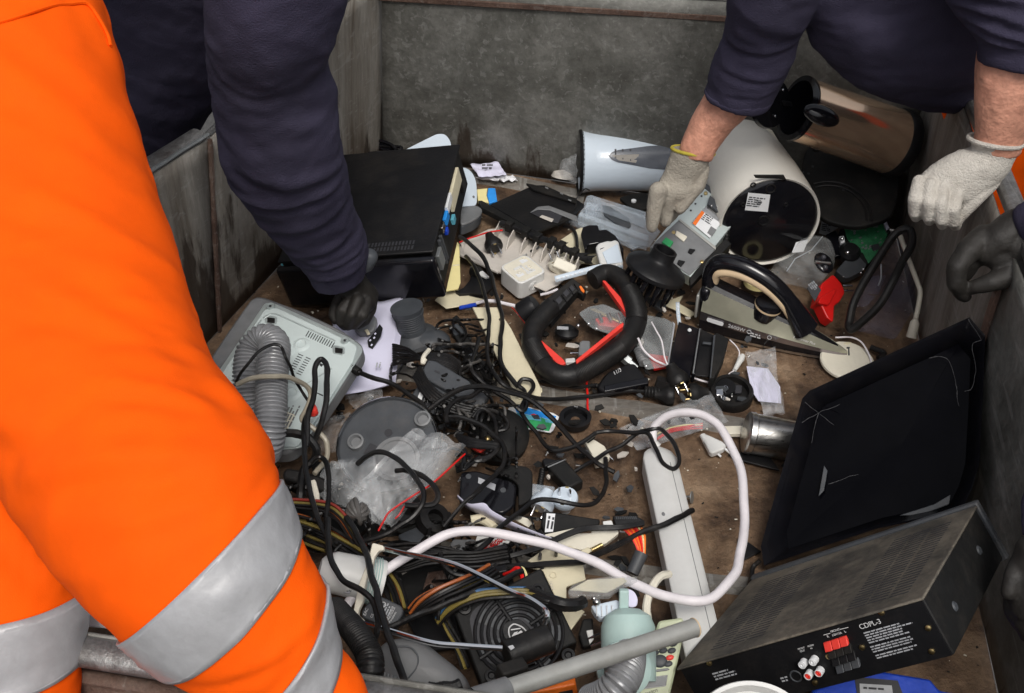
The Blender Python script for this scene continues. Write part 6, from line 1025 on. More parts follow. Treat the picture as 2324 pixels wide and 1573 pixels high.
shape('top_cover', G().box(fr, -.003, AW+.003, -.002, dp, -.004, 0), 'amp_top', t, bevel=.002); shape('chassis', G().box(fr, 0, AW, .004, dp - .003, -ht, -.0045), 'blkm', t, bevel=.002); shape('front_panel', G().box(fr, -.004, AW+.004, dp + .0005, dp + .014, -ht - .006, .004), 'dgrey', t, bevel=.003)
g = G()
for cx in (.045, .078, .11, .275, .307, .34):
    for i in range(26): y = .03 + i * (dp - .06) / 26; g.box(fr, cx, cx + .028, y, y + .0022, .0002, .0006)
shape('louvres', g, 'ink', t)
rp = Fr(fr.p(0, .0015, 0), fr.x, fr.z)                     # the rear panel: x along, y up
rp.z = -fr.y
shape('rear_panel', G().box(fr, .002, AW-.002, .0015, .0038, -ht + .001, -.005), 'blk', t)
def rpx(x, y): return rp.at(r5(x, y))
def rloc(x, y): d = rpx(x, y) - rp.o; return d.dot(rp.x), d.dot(fr.z)
def onr(a, b, out=.0006): return rp.o + rp.x * a + fr.z * b - fr.y * out
def rtext(s, p0, p1, mat='inkw'):
    a, b = rloc(*p0), rloc(*p1); f = Fr(onr(*a), rp.x, fr.z); f.z = -fr.y; L_ = math.hypot(b[0] - a[0], b[1] - a[1]); d = onr(*b) - onr(*a); f = Fr(onr(*a), d, fr.z); text(t, s, f, L_ / (.60 * len(s)), mat)
rtext('CDPL-3', (1232, 882), (1390, 836)); rtext('FRONT', (1035, 905), (1092, 888)); rtext('CENTER', (1045, 928), (1108, 910)); rtext('R', (1012, 938), (1024, 934)); rtext('L', (1128, 904), (1140, 900)); rtext('FRONT', (815, 1020), (858, 1008)); rtext('AUDIO', (880, 1000), (920, 990)); rtext('OUT', (830, 1035), (858, 1028)); rtext('IN', (900, 1015), (915, 1010))
def rbars(p0, w, n, lh):
    a = rloc(*p0); f = Fr(onr(*a, .0004), rp.x, fr.z); 
    if f.z.dot(-fr.y) < 0: f.z = -f.z
    shape('print', bars(f, 0, 0, w, n, lh), 'label_grey', t)
rbars((1255, 912), .070, 5, .0024); rbars((1300, 1005), .072, 3, .0024); rbars((1335, 1062), .075, 2, .0024); rbars((245, 1185), .042, 3, .003); rbars((700, 1215), .014, 2, .003)
for x, y in ((1373, 768), (1685, 872), (1708, 1028), (1243, 1002), (1020, 1062), (222, 1108), (928, 1238)):
    a = rloc(x, y); g = G(); p = onr(*a); g.lathe(p, -fr.y, [(.0042, -.001), (.004, .0012), (.002, .0022), (1e-5, .0024)], 14); shape('screw', g, 'brass', t)
for x, y, m in ((858, 1098, 'label'), (928, 1078, 'label'), (896, 1172, 'redl'), (966, 1152, 'redl')):
    a = rloc(x, y); p = onr(*a); g = G(); g.lathe(p, -fr.y, [(.0058, 0), (.0055, .010), (.0045, .0105), (.0045, 0)], 20); s0_ = shape('phono_socket', g, 'label', t); g = G(); g.lathe(p, -fr.y, [(.0045, .009), (.0024, .0105), (.0022, .0085), (1e-5, .0085)], 16); shape('socket_core', g, m, s0_)
for i in range(3):
    for j, (m, hh) in enumerate((('redl', .012), ('blkm', .010), ('blk', .010), ('dgrey', .010))):
        a = rloc(1022 + i * 52 + j * 26, 990 - i * 17 + j * 48); f = Fr(onr(*a, 0), rp.x, fr.z); zz = -fr.y; g = G(); c = onr(*a, 0)
        g.prism([c - fr.x * .0058 + fr.z * .006 + zz * .002, c + fr.x * .0058 + fr.z * .006 + zz * .002, c + fr.x * .0058 - fr.z * .0050 + zz * .009, c - fr.x * .0058 - fr.z * .0050 + zz * .009], -zz * .006); shape('terminal', g, m, t, bevel=.001)
a = rloc(800, 1195); g = G(); g.torus(onr(*a), -fr.y, .008, .0012, 20, 6); shape('din_socket', g, 'dgrey', t)
for pts in ([(985, 920), (1028, 908)], [(1095, 882), (1150, 868)]): g = G(); g.tube([onr(*rloc(*p)) for p in pts], .0005, 5, 2); shape('bracket_line', g, 'inkw', t)
for x, y in ((1600, 1), ): pass
sd_ = Fr(fr.p(AW+.0005, 0, 0), fr.y, fr.z)
for yy, zz in ((dp * .25, -ht * .6), (dp * .78, -ht * .5)): g = G(); g.lathe(fr.p(AW, yy, zz), fr.x, [(.007, 0), (.005, .002), (1e-5, .002)], 16); shape('side_screw', g, 'dgrey', t)
# ---- blue box and white basin at the bottom
t = T('blue_box', 'bright blue plastic box under the amplifier', 'box'); fr = plane((2000, 1570), .06, ID(0, -.5, .85)); flatp('lid', fr, r5, [(900, 1290), (1300, 1150), (1700, 1215), (1760, 1290), (1880, 1310), (1800, 1420), (1000, 1420)], .04, 'blue', t, bevel=.004); lb = flatp('label_panel', fr, r5, [(1190, 1200), (1480, 1225), (1520, 1330), (1210, 1330)], .001, 'ink', t, off=.0012, bevel=0); flatp('white_label', fr, r5, [(1225, 1245), (1440, 1258), (1450, 1330), (1230, 1330)], .0006, 'label_grey', lb, off=.0018, bevel=0); a = fr.at(r5(1250, 1280), .0024); f = Fr(a, fr.at(r5(1400, 1290), .0024) - a, UP); shape('print', bars(f, 0, 0, .045, 3, .004), 'ink', lb)
t = T('white_bowl', 'white plastic bowl at the near edge of the skip', 'bowl'); n_ = ID(.02, -.35, .93); o = W(1706, 1672, .33); g = G(); g.lathe(o, n_, [(.052, -.06), (.063, -.01), (.066, 0), (.065, .004), (.060, .003), (.054, -.010), (.03, -.018), (1e-5, -.02)], 48, sy=1.15); shape('bowl', g, 'white', t); g = G(); g.lathe(o, n_, [(1e-5, -.015), (.020, -.014), (.022, -.018)], 32); shape('base_ring', g, 'beige', t)
# ---- aluminium tube
t = T('metal_tube', 'dull aluminium vacuum tube lying at the near side', 'tube'); a, b = W(1120, 1575, .30), W(1578, 1424, .24); g = G(); d_ = (b - a); g.lathe(a - d_ * .06, d_, [(.0132, 0), (.0132, d_.length * 1.06), (.0115, d_.length * 1.06), (.0115, 0)], 36); shape('pipe', g, 'alu', t); g = G(); g.lathe(b - d_.normalized() * .002, d_, [(.0134, 0), (.0142, .001), (.0134, .0022)], 36); shape('end_bead', g, 'tan', t)
g = G(); f = Fr(W(*r3(1680, 1110), .27), d_, UPV); g.box(f, -.020, .020, -.012, .014, -.008, .012); shape('catch', g, 'blkm', t, bevel=.003); g = G(); g.lathe(a - d_ * .09, d_, [(.0165, 0), (.0165, .05), (.0135, .052)], 30); shape('collar', g, 'grey', t)
# ---- hose below the tube
g = G(); g.hosec([W(*r4(x, y), z) for x, y, z in ((700, 960, .15), (690, 1040, .18), (660, 1150, .20), (590, 1260, .20), (480, 1360, .18), (330, 1420, .15))], .0255, .0056, 28, .18); one('grey_hose', 'grey ribbed hose coming out of the mint green shell', 'hose', g, 'hose')
# ---- mint green shell
t = T('mint_shell', 'mint green plastic motor shell with a collar, beside the phone', 'plastic shell'); o = W(*r4(690, 640), .15); ax_ = ID(.0, .88, .25); g = G(); g.lathe(o - ax_ * .01, ax_, [(1e-5, -.012), (.018, -.010), (.034, .0), (.0405, .016), (.041, .06), (.040, .095)], 36); shape('shell', g, 'mint', t); g = G(); g.lathe(W(*r4(650, 1090), .14), ID(.1, -.2, .95), [(.034, .006), (.040, .004), (.040, -.006), (.030, -.006), (.030, .006), (.034, .006)], 36); shape('collar', g, 'mint', t); g = G(); g.box(Fr(W(*r4(650, 440), .17), ID(1, 0, 0), ID(0, -1, .2)), -.007, .007, -.03, .02, -.006, .006); shape('clip', g, 'mint', t, bevel=.002)
# ---- handset
t = T('cordless_phone', 'pale green cordless phone with grey keys and a small screen', 'phone'); fr = plane(r4(1010, 950), .13, ID(-.05, -.35, .93)); flatp('case', fr, r4, [(985, 640), (1010, 620), (1220, 590), (1240, 640), (1215, 850), (1105, 1325), (1090, 1400), (770, 1400), (790, 1310), (850, 1130)], .022, 'mint', t, r=.008, bevel=.005).data.materials[0] = M('phone_green', (.50, .54, .36), .45, var=.05, dust=.2)
for x, y in ((968, 870), (1050, 850), (1132, 845), (952, 935), (1035, 912), (1118, 912), (930, 1003), (1085, 1042), (910, 1065)): g = G(); f = Fr(fr.at(r4(x, y), .001), fr.at(r4(x + 20, y - 6)) - fr.at(r4(x, y)), fr.z.cross(fr.at(r4(x + 20, y - 6)) - fr.at(r4(x, y)))); g.ball(f.o, .0065, .0042, .002, f, 16, 8); shape('key', g, 'dgrey', t)
g = G(); g.ball(fr.at(r4(1100, 980), .001), .0062, .004, .002, f, 16, 8); shape('key', g, 'redl', t); g = G(); g.ball(fr.at(r4(1005, 1015), .001), .0105, .0095, .0025, f, 20, 8); shape('navigation_key', g, 'dgrey', t)
flatp('soft_keys', fr, r4, [(870, 1130), (900, 1105), (1080, 1080), (1100, 1095), (1070, 1108), (900, 1130)], .002, 'grey', t, off=.0015); flatp('screen_frame', fr, r4, [(855, 1178), (1080, 1148), (1062, 1258), (826, 1290)], .001, 'smoke', t, off=.0008); flatp('screen', fr, r4, [(862, 1186), (1072, 1158), (1056, 1250), (836, 1280)], .001, 'grey', t, off=.0014); ptext(t, fr, 'LOEWE', r4, (975, 1285), (875, 1318), 'ink', .0008)
# ---- dull lamp holder pieces above the shell
t = T('lamp_fitting', 'yellowed clear plastic lamp fitting above the mint green shell', 'lamp fitting'); fr = plane(r4(400, 300), .17, ID(0, -.6, .8)); flatp('cover', fr, r4, [(100, 330), (150, 270), (300, 210), (560, 185), (770, 190), (790, 215), (560, 330), (520, 380), (140, 390)], .012, 'trayp', t, r=.005, bevel=.003).data.materials[0] = MATS['tank']; flatp('inner_plate', fr, r4, [(120, 320), (300, 220), (760, 195), (540, 320), (480, 345)], .004, 'cream', t, off=-.014)
flatp('white_holder', fr, r4, [(330, 470), (580, 410), (610, 430), (605, 560), (420, 590), (370, 540)], .02, 'bluewhite', t, off=-.01, bevel=.004)
for x in (380, 430, 480, 530): flatp('rib', fr, r4, [(x, 470), (x + 10, 466), (x + 14, 575), (x + 4, 578)], .003, 'label', t, off=-.006)
g = G(); g.ball(fr.at(r4(385, 440), .0), .006); g.ball(fr.at(r4(360, 405), 0), .004); shape('screw', g, 'steel', t); flatp('white_disc', fr, r4, [(640, 330), (690, 305), (750, 330), (790, 400), (780, 480), (700, 490), (650, 400)], .004, 'paper', t, off=-.02, r=.01)
cable('cream_tube', 'bent cream tube left of the white power strip', 'tube', r4, [(880, 610, .13), (875, 500, .14), (900, 360, .15), (950, 250, .155), (1020, 185, .15), (1090, 165, .14)], .0065, 'ivory')
t = T('two_pin_lead', 'small plug with two shiny pins beside the mint green shell', 'plug'); fr = plane(r4(320, 780), .09, ID(0, -.5, .85)); flatp('block', fr, r4, [(250, 600), (350, 590), (360, 760), (340, 860), (250, 880), (210, 750)], .02, 'blkm', t, bevel=.003); flatp('white_part', fr, r4, [(285, 715), (350, 705), (360, 800), (320, 850)], .004, 'white', t, off=.004)
g = G(); pin(g, fr.at(r4(300, 800), .003), ID(.9, -.45, .2), .022, .002); pin(g, fr.at(r4(330, 870), .003), ID(.9, -.42, .2), .02, .002); shape('pin', g, 'chrome', t)
g = G(); f = Fr(W(1240, 1565, .08), ID(1, -.2, 0), ID(.1, -.8, .5)); g.box(f, -.05, .045, -.03, .022, -.02, .02); t = T('orange_box', 'orange plastic box half under the aluminium tube', 'box'); shape('box', g, 'orange', t, bevel=.003); shape('print', G().box(f, .018, .038, .002, .012, .0202, .0208), 'ink', t)
# ---- power supply with fan
t = T('power_supply', 'black computer power supply with a fan grille and shield emblem', 'power supply'); fr = plane(r3(1750, 740), .125, ID(.0, -.45, .89)); cor = [(1130, 545), (1975, 105), (2330, 860), (2110, 1000), (1395, 1235)]
flatp('case', fr, r3, [(1130, 545), (1975, 105), (2330, 830), (1395, 1240)], .075, 'blkm', t, bevel=.003); c_ = fr.at(r3(1760, 740), .001); e1 = (fr.at(r3(1975, 105)) - fr.at(r3(1130, 545))).normalized(); Rf = (fr.at(r3(1975, 105)) - fr.at(r3(1130, 545))).length * .47
g = G(); g.lathe(c_, fr.z, [(Rf * .98, 0), (Rf * .98, -.02), (1e-5, -.02)], 48)
flatp('fan_well', fr, r3, [(1270, 560), (1420, 430), (1760, 390), (2050, 500), (2150, 800), (2100, 960), (1800, 1080), (1480, 1050), (1330, 900)], .0006, 'ink', t, off=.0008, r=.03, bevel=0)
for i in range(5): g = G(); g.torus(c_ + fr.z * .003, fr.z, Rf * (.38 + i * .14), .0028, 48, 8); shape('grille_ring', g, 'blk', t)
for i in range(4): a_ = .6 + i * math.pi / 2; d1 = (fr.x * math.cos(a_) + fr.y * math.sin(a_)); g = G(); g.tube([c_ + d1 * Rf * .3 + fr.z * .003, c_ + d1 * Rf * 1.0 + fr.z * .003], .0036, 8, 3); shape('grille_spoke', g, 'blk', t)
for i in range(7): a_ = i * 6.283 / 7; d1 = (fr.x * math.cos(a_) + fr.y * math.sin(a_)); d2 = fr.z.cross(d1); g = G(); g.prism([c_ + d1 * Rf * .3 - d2 * .004, c_ + d1 * Rf * .9 - d2 * .012, c_ + d1 * Rf * .9 + d2 * .012, c_ + d1 * Rf * .3 + d2 * .008], -fr.z * .001); shape('fan_blade', g, 'dgrey', t)
sh = [(1660, 690), (1710, 648), (1790, 680), (1830, 720), (1850, 775), (1780, 805), (1690, 815), (1662, 760)]; P = rpoly(fr.poly(r3, sh, .0068), .004); hub = flatp('hub', fr, r3, [(1600, 640), (1760, 590), (1880, 700), (1880, 820), (1700, 860), (1600, 780)], .004, 'blk', t, off=.0062, r=.01); g = G(); g.tube(P, .0011, 6, 2, closed=True); shape('shield_outline', g, 'inkw', hub)
flatp('emblem', fr, r3, [(1690, 770), (1715, 735), (1750, 725), (1740, 745), (1780, 715), (1800, 735), (1790, 745), (1812, 755), (1770, 765), (1745, 790), (1725, 780), (1700, 795)], .0005, 'inkw', hub, off=.0068, bevel=0); flatp('emblem_bar', fr, r3, [(1680, 705), (1775, 690), (1775, 700), (1682, 715)], .0005, 'inkw', hub, off=.0068, bevel=0)
for x, y in ((1235, 500), (1945, 325), (2240, 960), (1495, 1160)): g = G(); g.lathe(fr.at(r3(x, y)), fr.z, [(.011, 0), (.010, .004), (.006, .0045), (.004, .002), (1e-5, .002)], 20); shape('corner_screw', g, 'blk', t)
# ---- chrome stand with black roll and cream clip
t = T('wire_stand', 'chrome wire stand with a black roller and cream end clip', 'wire stand')
g = G(); g.tube([W(*r1(x, y), z) for x, y, z in ((1090, 690, .185), (1300, 740, .19), (1800, 850, .20), (2320, 1100, .205))] + [W(*r3(x, y), z) for x, y, z in ((1850, 400, .21), (1985, 485, .21), (2030, 540, .21), (2030, 600, .205), (2000, 700, .19))], .0042, 10, 8); shape('rod', g, 'chrome', t)
g = G(); g.tube([W(*r3(x, y), z) for x, y, z in ((250, 650, .19), (450, 705, .195), (900, 835, .20), (1200, 865, .20), (1600, 892, .20))], .0042, 10, 8); shape('rod', g, 'chrome', t)
g = G(); g.cyl(W(*r3(1635, 960), .185), W(*r3(2060, 790), .185), .0215, seg=32); shape('roller', g, 'rub', t, bevel=.002); fr = plane(r3(1680, 880), .215, ID(0, -.3, .95)); flatp('roller_label', fr, r3, [(1650, 870), (1700, 855), (1720, 885), (1680, 910)], .001, 'label_grey', t)
fr = plane(r1(960, 900), .19, ID(-.1, -.3, .94)); flatp('clip', fr, r1, [(990, 635), (1100, 665), (1105, 710), (1050, 720), (1010, 780), (990, 880), (930, 1000), (900, 1150), (905, 1200), (860, 1290), (850, 1340), (910, 1390), (905, 1440), (790, 1395), (850, 1060), (945, 820)], .012, 'ivory', t, r=.003, bevel=.003)
# ---- white drum bottle
t = T('white_bottle', 'white plastic canister with blue label lying behind the cream clip', 'canister'); ax_ = ID(-.93, -.25, .2); o = W(*r1(1010, 1010), .12); g = G(); g.lathe(o, ax_, [(1e-5, -.012), (.036, -.012), (.037, 0), (.035, .008), (.034, .04), (.033, .066), (.026, .080), (.016, .088), (1e-5, .088)], 12); shape('body', g, 'white', t); fr = plane(r1(830, 920), .152, ID(-.2, -.35, .9)); flatp('blue_label', fr, r1, [(770, 845), (890, 860), (850, 960), (755, 930)], .001, 'paper', t); flatp('cream_label', fr, r1, [(745, 935), (845, 965), (820, 1020), (700, 985)], .001, 'ivory', t); flatp('code_label', fr, r1, [(715, 1060), (780, 1065), (775, 1135), (710, 1125)], .001, 'label_grey', t); ptext(t, fr, 'MZN', r1, (720, 1110), (770, 1115), 'ink', .0012)
for i in range(7): g = G(); g.torus(o - ax_ * (.004 - i * .004), ax_, .0368, .0012, 24, 6); shape('ridge', g, 'mint', t)
# ---- printed wall adaptor
t = T('printed_adaptor', 'dark grey adaptor covered in white print, behind black cables', 'adaptor'); fr = plane(r1(1100, 1290), .115, ID(-.05, -.4, .91)); flatp('case', fr, r1, [(1070, 1155), (1280, 1255), (1295, 1320), (1200, 1470), (1180, 1490), (900, 1370), (880, 1310), (940, 1230)], .03, 'dgrey', t, r=.005, bevel=.004)
ptext(t, fr, 'Panasonic', r1, (1165, 1420), (1245, 1285), 'inkw', .0008); ptext(t, fr, 'AC ADAPTOR', r1, (1140, 1370), (1190, 1270), 'inkw', .0008); ptext(t, fr, 'PNLV233CE', r1, (1155, 1395), (1215, 1270), 'inkw', .0008); ptext(t, fr, 'EAC', r1, (925, 1350), (945, 1300), 'inkw', .0008, 1.3); ptext(t, fr, 'CE', r1, (990, 1370), (1005, 1335), 'inkw', .0008)
a = fr.at(r1(1060, 1360), .0008); f = Fr(a, fr.at(r1(1120, 1240), .0008) - a, fr.at(r1(1020, 1330), .0008) - a); shape('print', bars(f, 0, 0, .025, 4, .0028), 'label_grey', t); g = G(); g.torus(fr.at(r1(1097, 1240), .0008), fr.z, .004, .0006, 16, 6); shape('symbol', g, 'inkw', t)
# ---- grey pear-shaped plastic body
t = T('grey_mouse_body', 'large smooth grey pear-shaped plastic appliance shell at the near edge', 'appliance shell'); fr = plane(r3(800, 1050), .16, ID(-.05, -.35, .93)); op = [(400, 900), (520, 810), (700, 795), (830, 830), (1000, 960), (1150, 1080), (1235, 1180), (1252, 1300), (1100, 1420), (600, 1420), (420, 1250), (395, 1100)]
Pm = cat(fr.poly(r3, op), 5, True); cen = sum(Pm, V()) / len(Pm); m_ = len(Pm); g = G(); rings = [[p - fr.z * .05 for p in Pm], Pm, [p.lerp(cen, .06) + fr.z * .012 for p in Pm], [p.lerp(cen, .25) + fr.z * .022 for p in Pm], [p.lerp(cen, .6) + fr.z * .028 for p in Pm], [p.lerp(cen, .99) + fr.z * .03 for p in Pm]]; g.add([p for r in rings for p in r], [(i * m_ + j, i * m_ + (j + 1) % m_, (i + 1) * m_ + (j + 1) % m_, (i + 1) * m_ + j) for i in range(5) for j in range(m_)]); shape('shell', g, 'grey', t, sharp=60).data.materials[0] = M('shell_grey', (.135, .137, .14), .5, var=.05, dust=.12)
g = G(); g.tube([fr.at(r3(x, y), .0295) for x, y in ((560, 870), (700, 880), (775, 970), (760, 1080), (680, 1180))], .0012, 6); shape('moulding_line', g, 'dgrey', t)
for i in range(12): x, y = 420 + i * 34, 1110 + i * 13; g = G(); g.tube([fr.at(r3(x, y), .027), fr.at(r3(x - 10 + i, y + 60), .026)], .0022, 6, 3); shape('grip_rib', g, 'grey', t)
cable('cord_stub', 'short black cord end lying on the near rim', 'cord', r3, [(870, 1280, .30), (960, 1290, .30), (1040, 1275, .30), (1120, 1280, .30), (1200, 1250, .30)], .0085, 'rub')
# ---- black ribbed rubber sleeve by the orange knee
g = G(); g.hosec([W(*s3(x, y), z) for x, y, z in ((250, 730, .24), (330, 820, .26), (430, 930, .28), (530, 1070, .29), (595, 1200, .29), (610, 1320, .29), (590, 1440, .27), (560, 1540, .24))], .0185, .0042, 24, .10); one('ribbed_sleeve', 'black ribbed rubber sleeve lying beside the orange knee', 'rubber sleeve', g, 'rub')
# ---- cream remote, panels
t = T('cream_remote', 'cream rounded plastic panel left of the white power strip', 'plastic panel'); fr = plane(r2(1250, 790), .075, ID(0, -.55, .83)); flatp('panel', fr, r2, [(750, 770), (1165, 680), (1185, 740), (1310, 735), (1300, 700), (1560, 680), (1570, 740), (1440, 840), (1200, 900), (1060, 860), (860, 850)], .012, 'ivory', t, r=.003, bevel=.003)
t = T('cream_flap', 'cream card-like plastic flap under the white cord', 'plastic flap'); fr = plane(r2(950, 930), .07, ID(0, -.55, .83)); flatp('flap', fr, r2, [(680, 1005), (900, 850), (1100, 860), (1190, 910), (1270, 870), (1320, 900), (1240, 960), (980, 1040), (800, 1060)], .003, 'cream', t); g = G(); g.cyl(fr.at(r2(1310, 900), .004), fr.at(r2(1410, 850), .004), .004); shape('metal_tip', g, 'brass', t)
t = T('cream_bracket', 'large cream plastic bracket beside the power supply', 'bracket'); fr = plane(r2(1050, 1250), .085, ID(0, -.5, .86)); flatp('plate', fr, r2, [(700, 1070), (1220, 1025), (1250, 1190), (1060, 1260), (1060, 1380), (1240, 1500), (1090, 1700), (1010, 1480), (830, 1100)], .006, 'cream', t); g = G(); g.torus(fr.at(r2(930, 1145), .001), fr.z, .005, .0008, 16, 6); shape('boss', g, 'cream', t)
for i in range(6): flatp('tooth', fr, r2, [(890 + i * 5, 1210 + i * 14), (920 + i * 5, 1206 + i * 14), (922 + i * 5, 1211 + i * 14), (892 + i * 5, 1216 + i * 14)], .001, 'beige', t, off=.001)
# ---- battery, connector, orange ribbon
t = T('laptop_battery', 'black battery with a white barcode label', 'battery'); fr = plane(r2(1050, 620), .085, ID(0, -.5, .86)); flatp('case', fr, r2, [(830, 520), (960, 530), (1390, 600), (1380, 660), (1170, 690), (850, 740), (810, 650)], .025, 'blkm', t, bevel=.003); lb = flatp('label', fr, r2, [(868, 542), (952, 548), (930, 722), (850, 728)], .0006, 'label', t, off=.0008, bevel=0)
a = fr.at(r2(862, 690), .0016); f = Fr(a, fr.at(r2(885, 560), .0016) - a, fr.at(r2(850, 690), .0016) - a); shape('print', bars(f, 0, -.004, .032, 2, .0045), 'ink', lb); flatp('white_key', fr, r2, [(1415, 620), (1500, 610), (1520, 660), (1420, 670)], .008, 'white', t, off=.002)
t = T('ribbon_connector', 'black slotted connector with orange and red wires bundled in a sleeve', 'connector'); fr = plane(r2(1660, 610), .08, ID(0, -.5, .86)); flatp('housing', fr, r2, [(1510, 570), (1740, 565), (1820, 610), (1815, 640), (1540, 670)], .02, 'blk', t, bevel=.002)
for i in range(11): flatp('slot', fr, r2, [(1540 + i * 19, 572), (1548 + i * 19, 572), (1556 + i * 19, 600), (1548 + i * 19, 600)], .0006, 'dgrey', t, off=.0008, bevel=0)
for i in range(8): g = G(); g.tube([W(*r2(x, y), z) for x, y, z in ((1610 + i * 26, 690, .08), (1680 + i * 20, 760, .09), (1740 + i * 12, 860, .085), (1765 + i * 8, 940, .075))], .0019, 6, 6); shape('wire', g, ('redl', 'orange', 'redl', 'orange', 'red', 'redl', 'yellow', 'orange')[i], t)
g = G(); g.cyl(W(*r2(1790, 930), .078), W(*r2(1700, 1130), .06), .0115, .0105, 18); shape('heat_sleeve', g, 'dgrey', t)
for i in range(5): g = G(); g.tube([W(*r2(x, y), z) for x, y, z in ((1815, 625 + i * 7, .088), (1600, 665 + i * 7, .094), (1350, 670 + i * 8, .096), (1180, 690 + i * 9, .10), (980, 770 + i * 9, .10), (800, 860 + i * 8, .10), (500, 950 + i * 6, .10), (200, 1000 + i * 7, .10))], .0024, 6, 6); shape('lead', g, ('cable', 'cable', 'cable', 'cable', 'wcable')[i] if i < 4 else 'cable', t)
# ---- curled paper
t = T('curled_paper', 'curled strip of white paper standing in front of the modem', 'paper'); top = [(0, 365, .12), (110, 450, .115), (260, 445, .12), (340, 520, .115), (560, 640, .11), (800, 740, .10), (950, 795, .09)]; bot = [(0, 400, .09), (100, 500, .085), (250, 570, .085), (340, 620, .085), (560, 710, .08), (800, 785, .075), (940, 810, .075)]
A_ = cat([W(*r2(x, y), z) for x, y, z in top], 6); B_ = cat([W(*r2(x, y), z) for x, y, z in bot], 6); g = G(); g.add(A_ + B_, [(i, i + 1, i + 1 + len(A_), i + len(A_)) for i in range(len(A_) - 1)]); shape('strip', g, 'paper', t, solid=.0005)
fr = plane(r2(640, 610), .07, ID(0, -.6, .8)); t = T('torn_tissue', 'torn cream paper scrap by the battery', 'paper scrap'); flatp('scrap', fr, r2, [(565, 610), (590, 565), (640, 580), (680, 590), (730, 640), (690, 680), (640, 650)], .001, 'ivory', t)
fr = plane(r2(400, 820), .055, ID(0, -.6, .8)); t = T('white_board', 'white plastic board under the cut red wires', 'board'); flatp('board', fr, r2, [(190, 760), (180, 720), (480, 800), (540, 830), (480, 910), (160, 860)], .004, 'white', t); t = T('stained_cup', 'stained cream plastic rim below the modem', 'plastic rim'); g = G(); g.tube([W(*r2(x, y), .08) for x, y in ((130, 610, ), (220, 600), (310, 640), (360, 690))], .008, 10); shape('rim', g, 'cream', t)
for i in range(9): g = G(); x, y = 260 + i * 24, 900 - i * 12; g.tube([W(*r2(x + random.uniform(-15, 15), y + random.uniform(-15, 15)), .085 + .01 * random.random()) for q in range(4)] + [W(*r2(x + 40, y - 60), .085)], .0009, 5, 5); tag(shape('cut_wire', g, 'red'), 'fine red cut wire curling over the white board', 'wire', 'fine cut red wires')
# ---- blocks and plugs in the near left tangle
t = T('cable_block', 'black inline power block in the cables left of the clear bags', 'power block'); fr = plane(q5(400, 930), .12, ID(0, -.5, .86)); flatp('block', fr, q5, [(230, 920), (270, 870), (400, 890), (600, 950), (700, 1010), (700, 1090), (620, 1110), (400, 1020), (240, 980)], .03, 'rub', t, r=.008, bevel=.005)
t = T('white_connector', 'white connector housing in the cables left of the clear bags', 'connector'); fr = plane(q5(540, 1090), .13, ID(0, -.4, .9)); flatp('body', fr, q5, [(480, 1000), (550, 985), (590, 1130), (590, 1210), (540, 1210), (470, 1080)], .012, 'ivory', t, bevel=.002)
g = G(); o = W(*q5(965, 1300), .13)
for i in range(6): a_ = i * .5; ax2 = V((math.cos(a_), .3, math.sin(a_) * .8)).normalized(); g.torus(o, ax2, .020 - i * .0012, .0042, 24, 8)
one('cable_ball', 'knot of grey flat cable rolled into a ball on the clear bag', 'cable', g, 'cableg')
for i, (x, y, rr_, lab) in enumerate(((1430, 1290, .03, 'grey rubber grommet half under the black cables'), (1700, 1380, .028, 'dark rubber collar below the paper strip'))): g = G(); g.lathe(W(*q5(x, y), .07), ID(.4, -.5, .7), [(rr_ * .5, .012), (rr_, .01), (rr_, -.012), (rr_ * .6, -.016), (rr_ * .5, .012)], 28); one('rubber_collar', lab, 'rubber collar', g, 'rub')
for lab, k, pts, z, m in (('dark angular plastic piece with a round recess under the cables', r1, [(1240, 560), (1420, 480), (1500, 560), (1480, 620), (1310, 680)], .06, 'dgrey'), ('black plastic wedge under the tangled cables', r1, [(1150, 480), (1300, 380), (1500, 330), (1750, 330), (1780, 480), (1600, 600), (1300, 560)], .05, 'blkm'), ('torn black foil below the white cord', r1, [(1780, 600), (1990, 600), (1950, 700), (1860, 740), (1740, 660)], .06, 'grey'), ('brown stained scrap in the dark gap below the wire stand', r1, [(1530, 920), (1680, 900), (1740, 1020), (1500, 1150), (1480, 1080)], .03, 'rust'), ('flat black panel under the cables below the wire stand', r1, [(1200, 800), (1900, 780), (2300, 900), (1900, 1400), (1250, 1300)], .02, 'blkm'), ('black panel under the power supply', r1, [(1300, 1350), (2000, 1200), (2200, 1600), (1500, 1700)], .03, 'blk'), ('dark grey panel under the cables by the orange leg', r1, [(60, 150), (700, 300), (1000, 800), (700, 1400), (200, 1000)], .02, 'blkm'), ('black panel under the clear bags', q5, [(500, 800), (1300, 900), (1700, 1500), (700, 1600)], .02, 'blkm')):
    fr = plane(k(*pts[0]), z, UPV + V((random.uniform(-.2, .2), random.uniform(-.3, .1), 0))); P = fr.poly(k, pts); one('plastic_debris', lab, 'plastic piece', G().prism(P, -fr.z * .01), m, 'broken plastic pieces', bevel=.002)
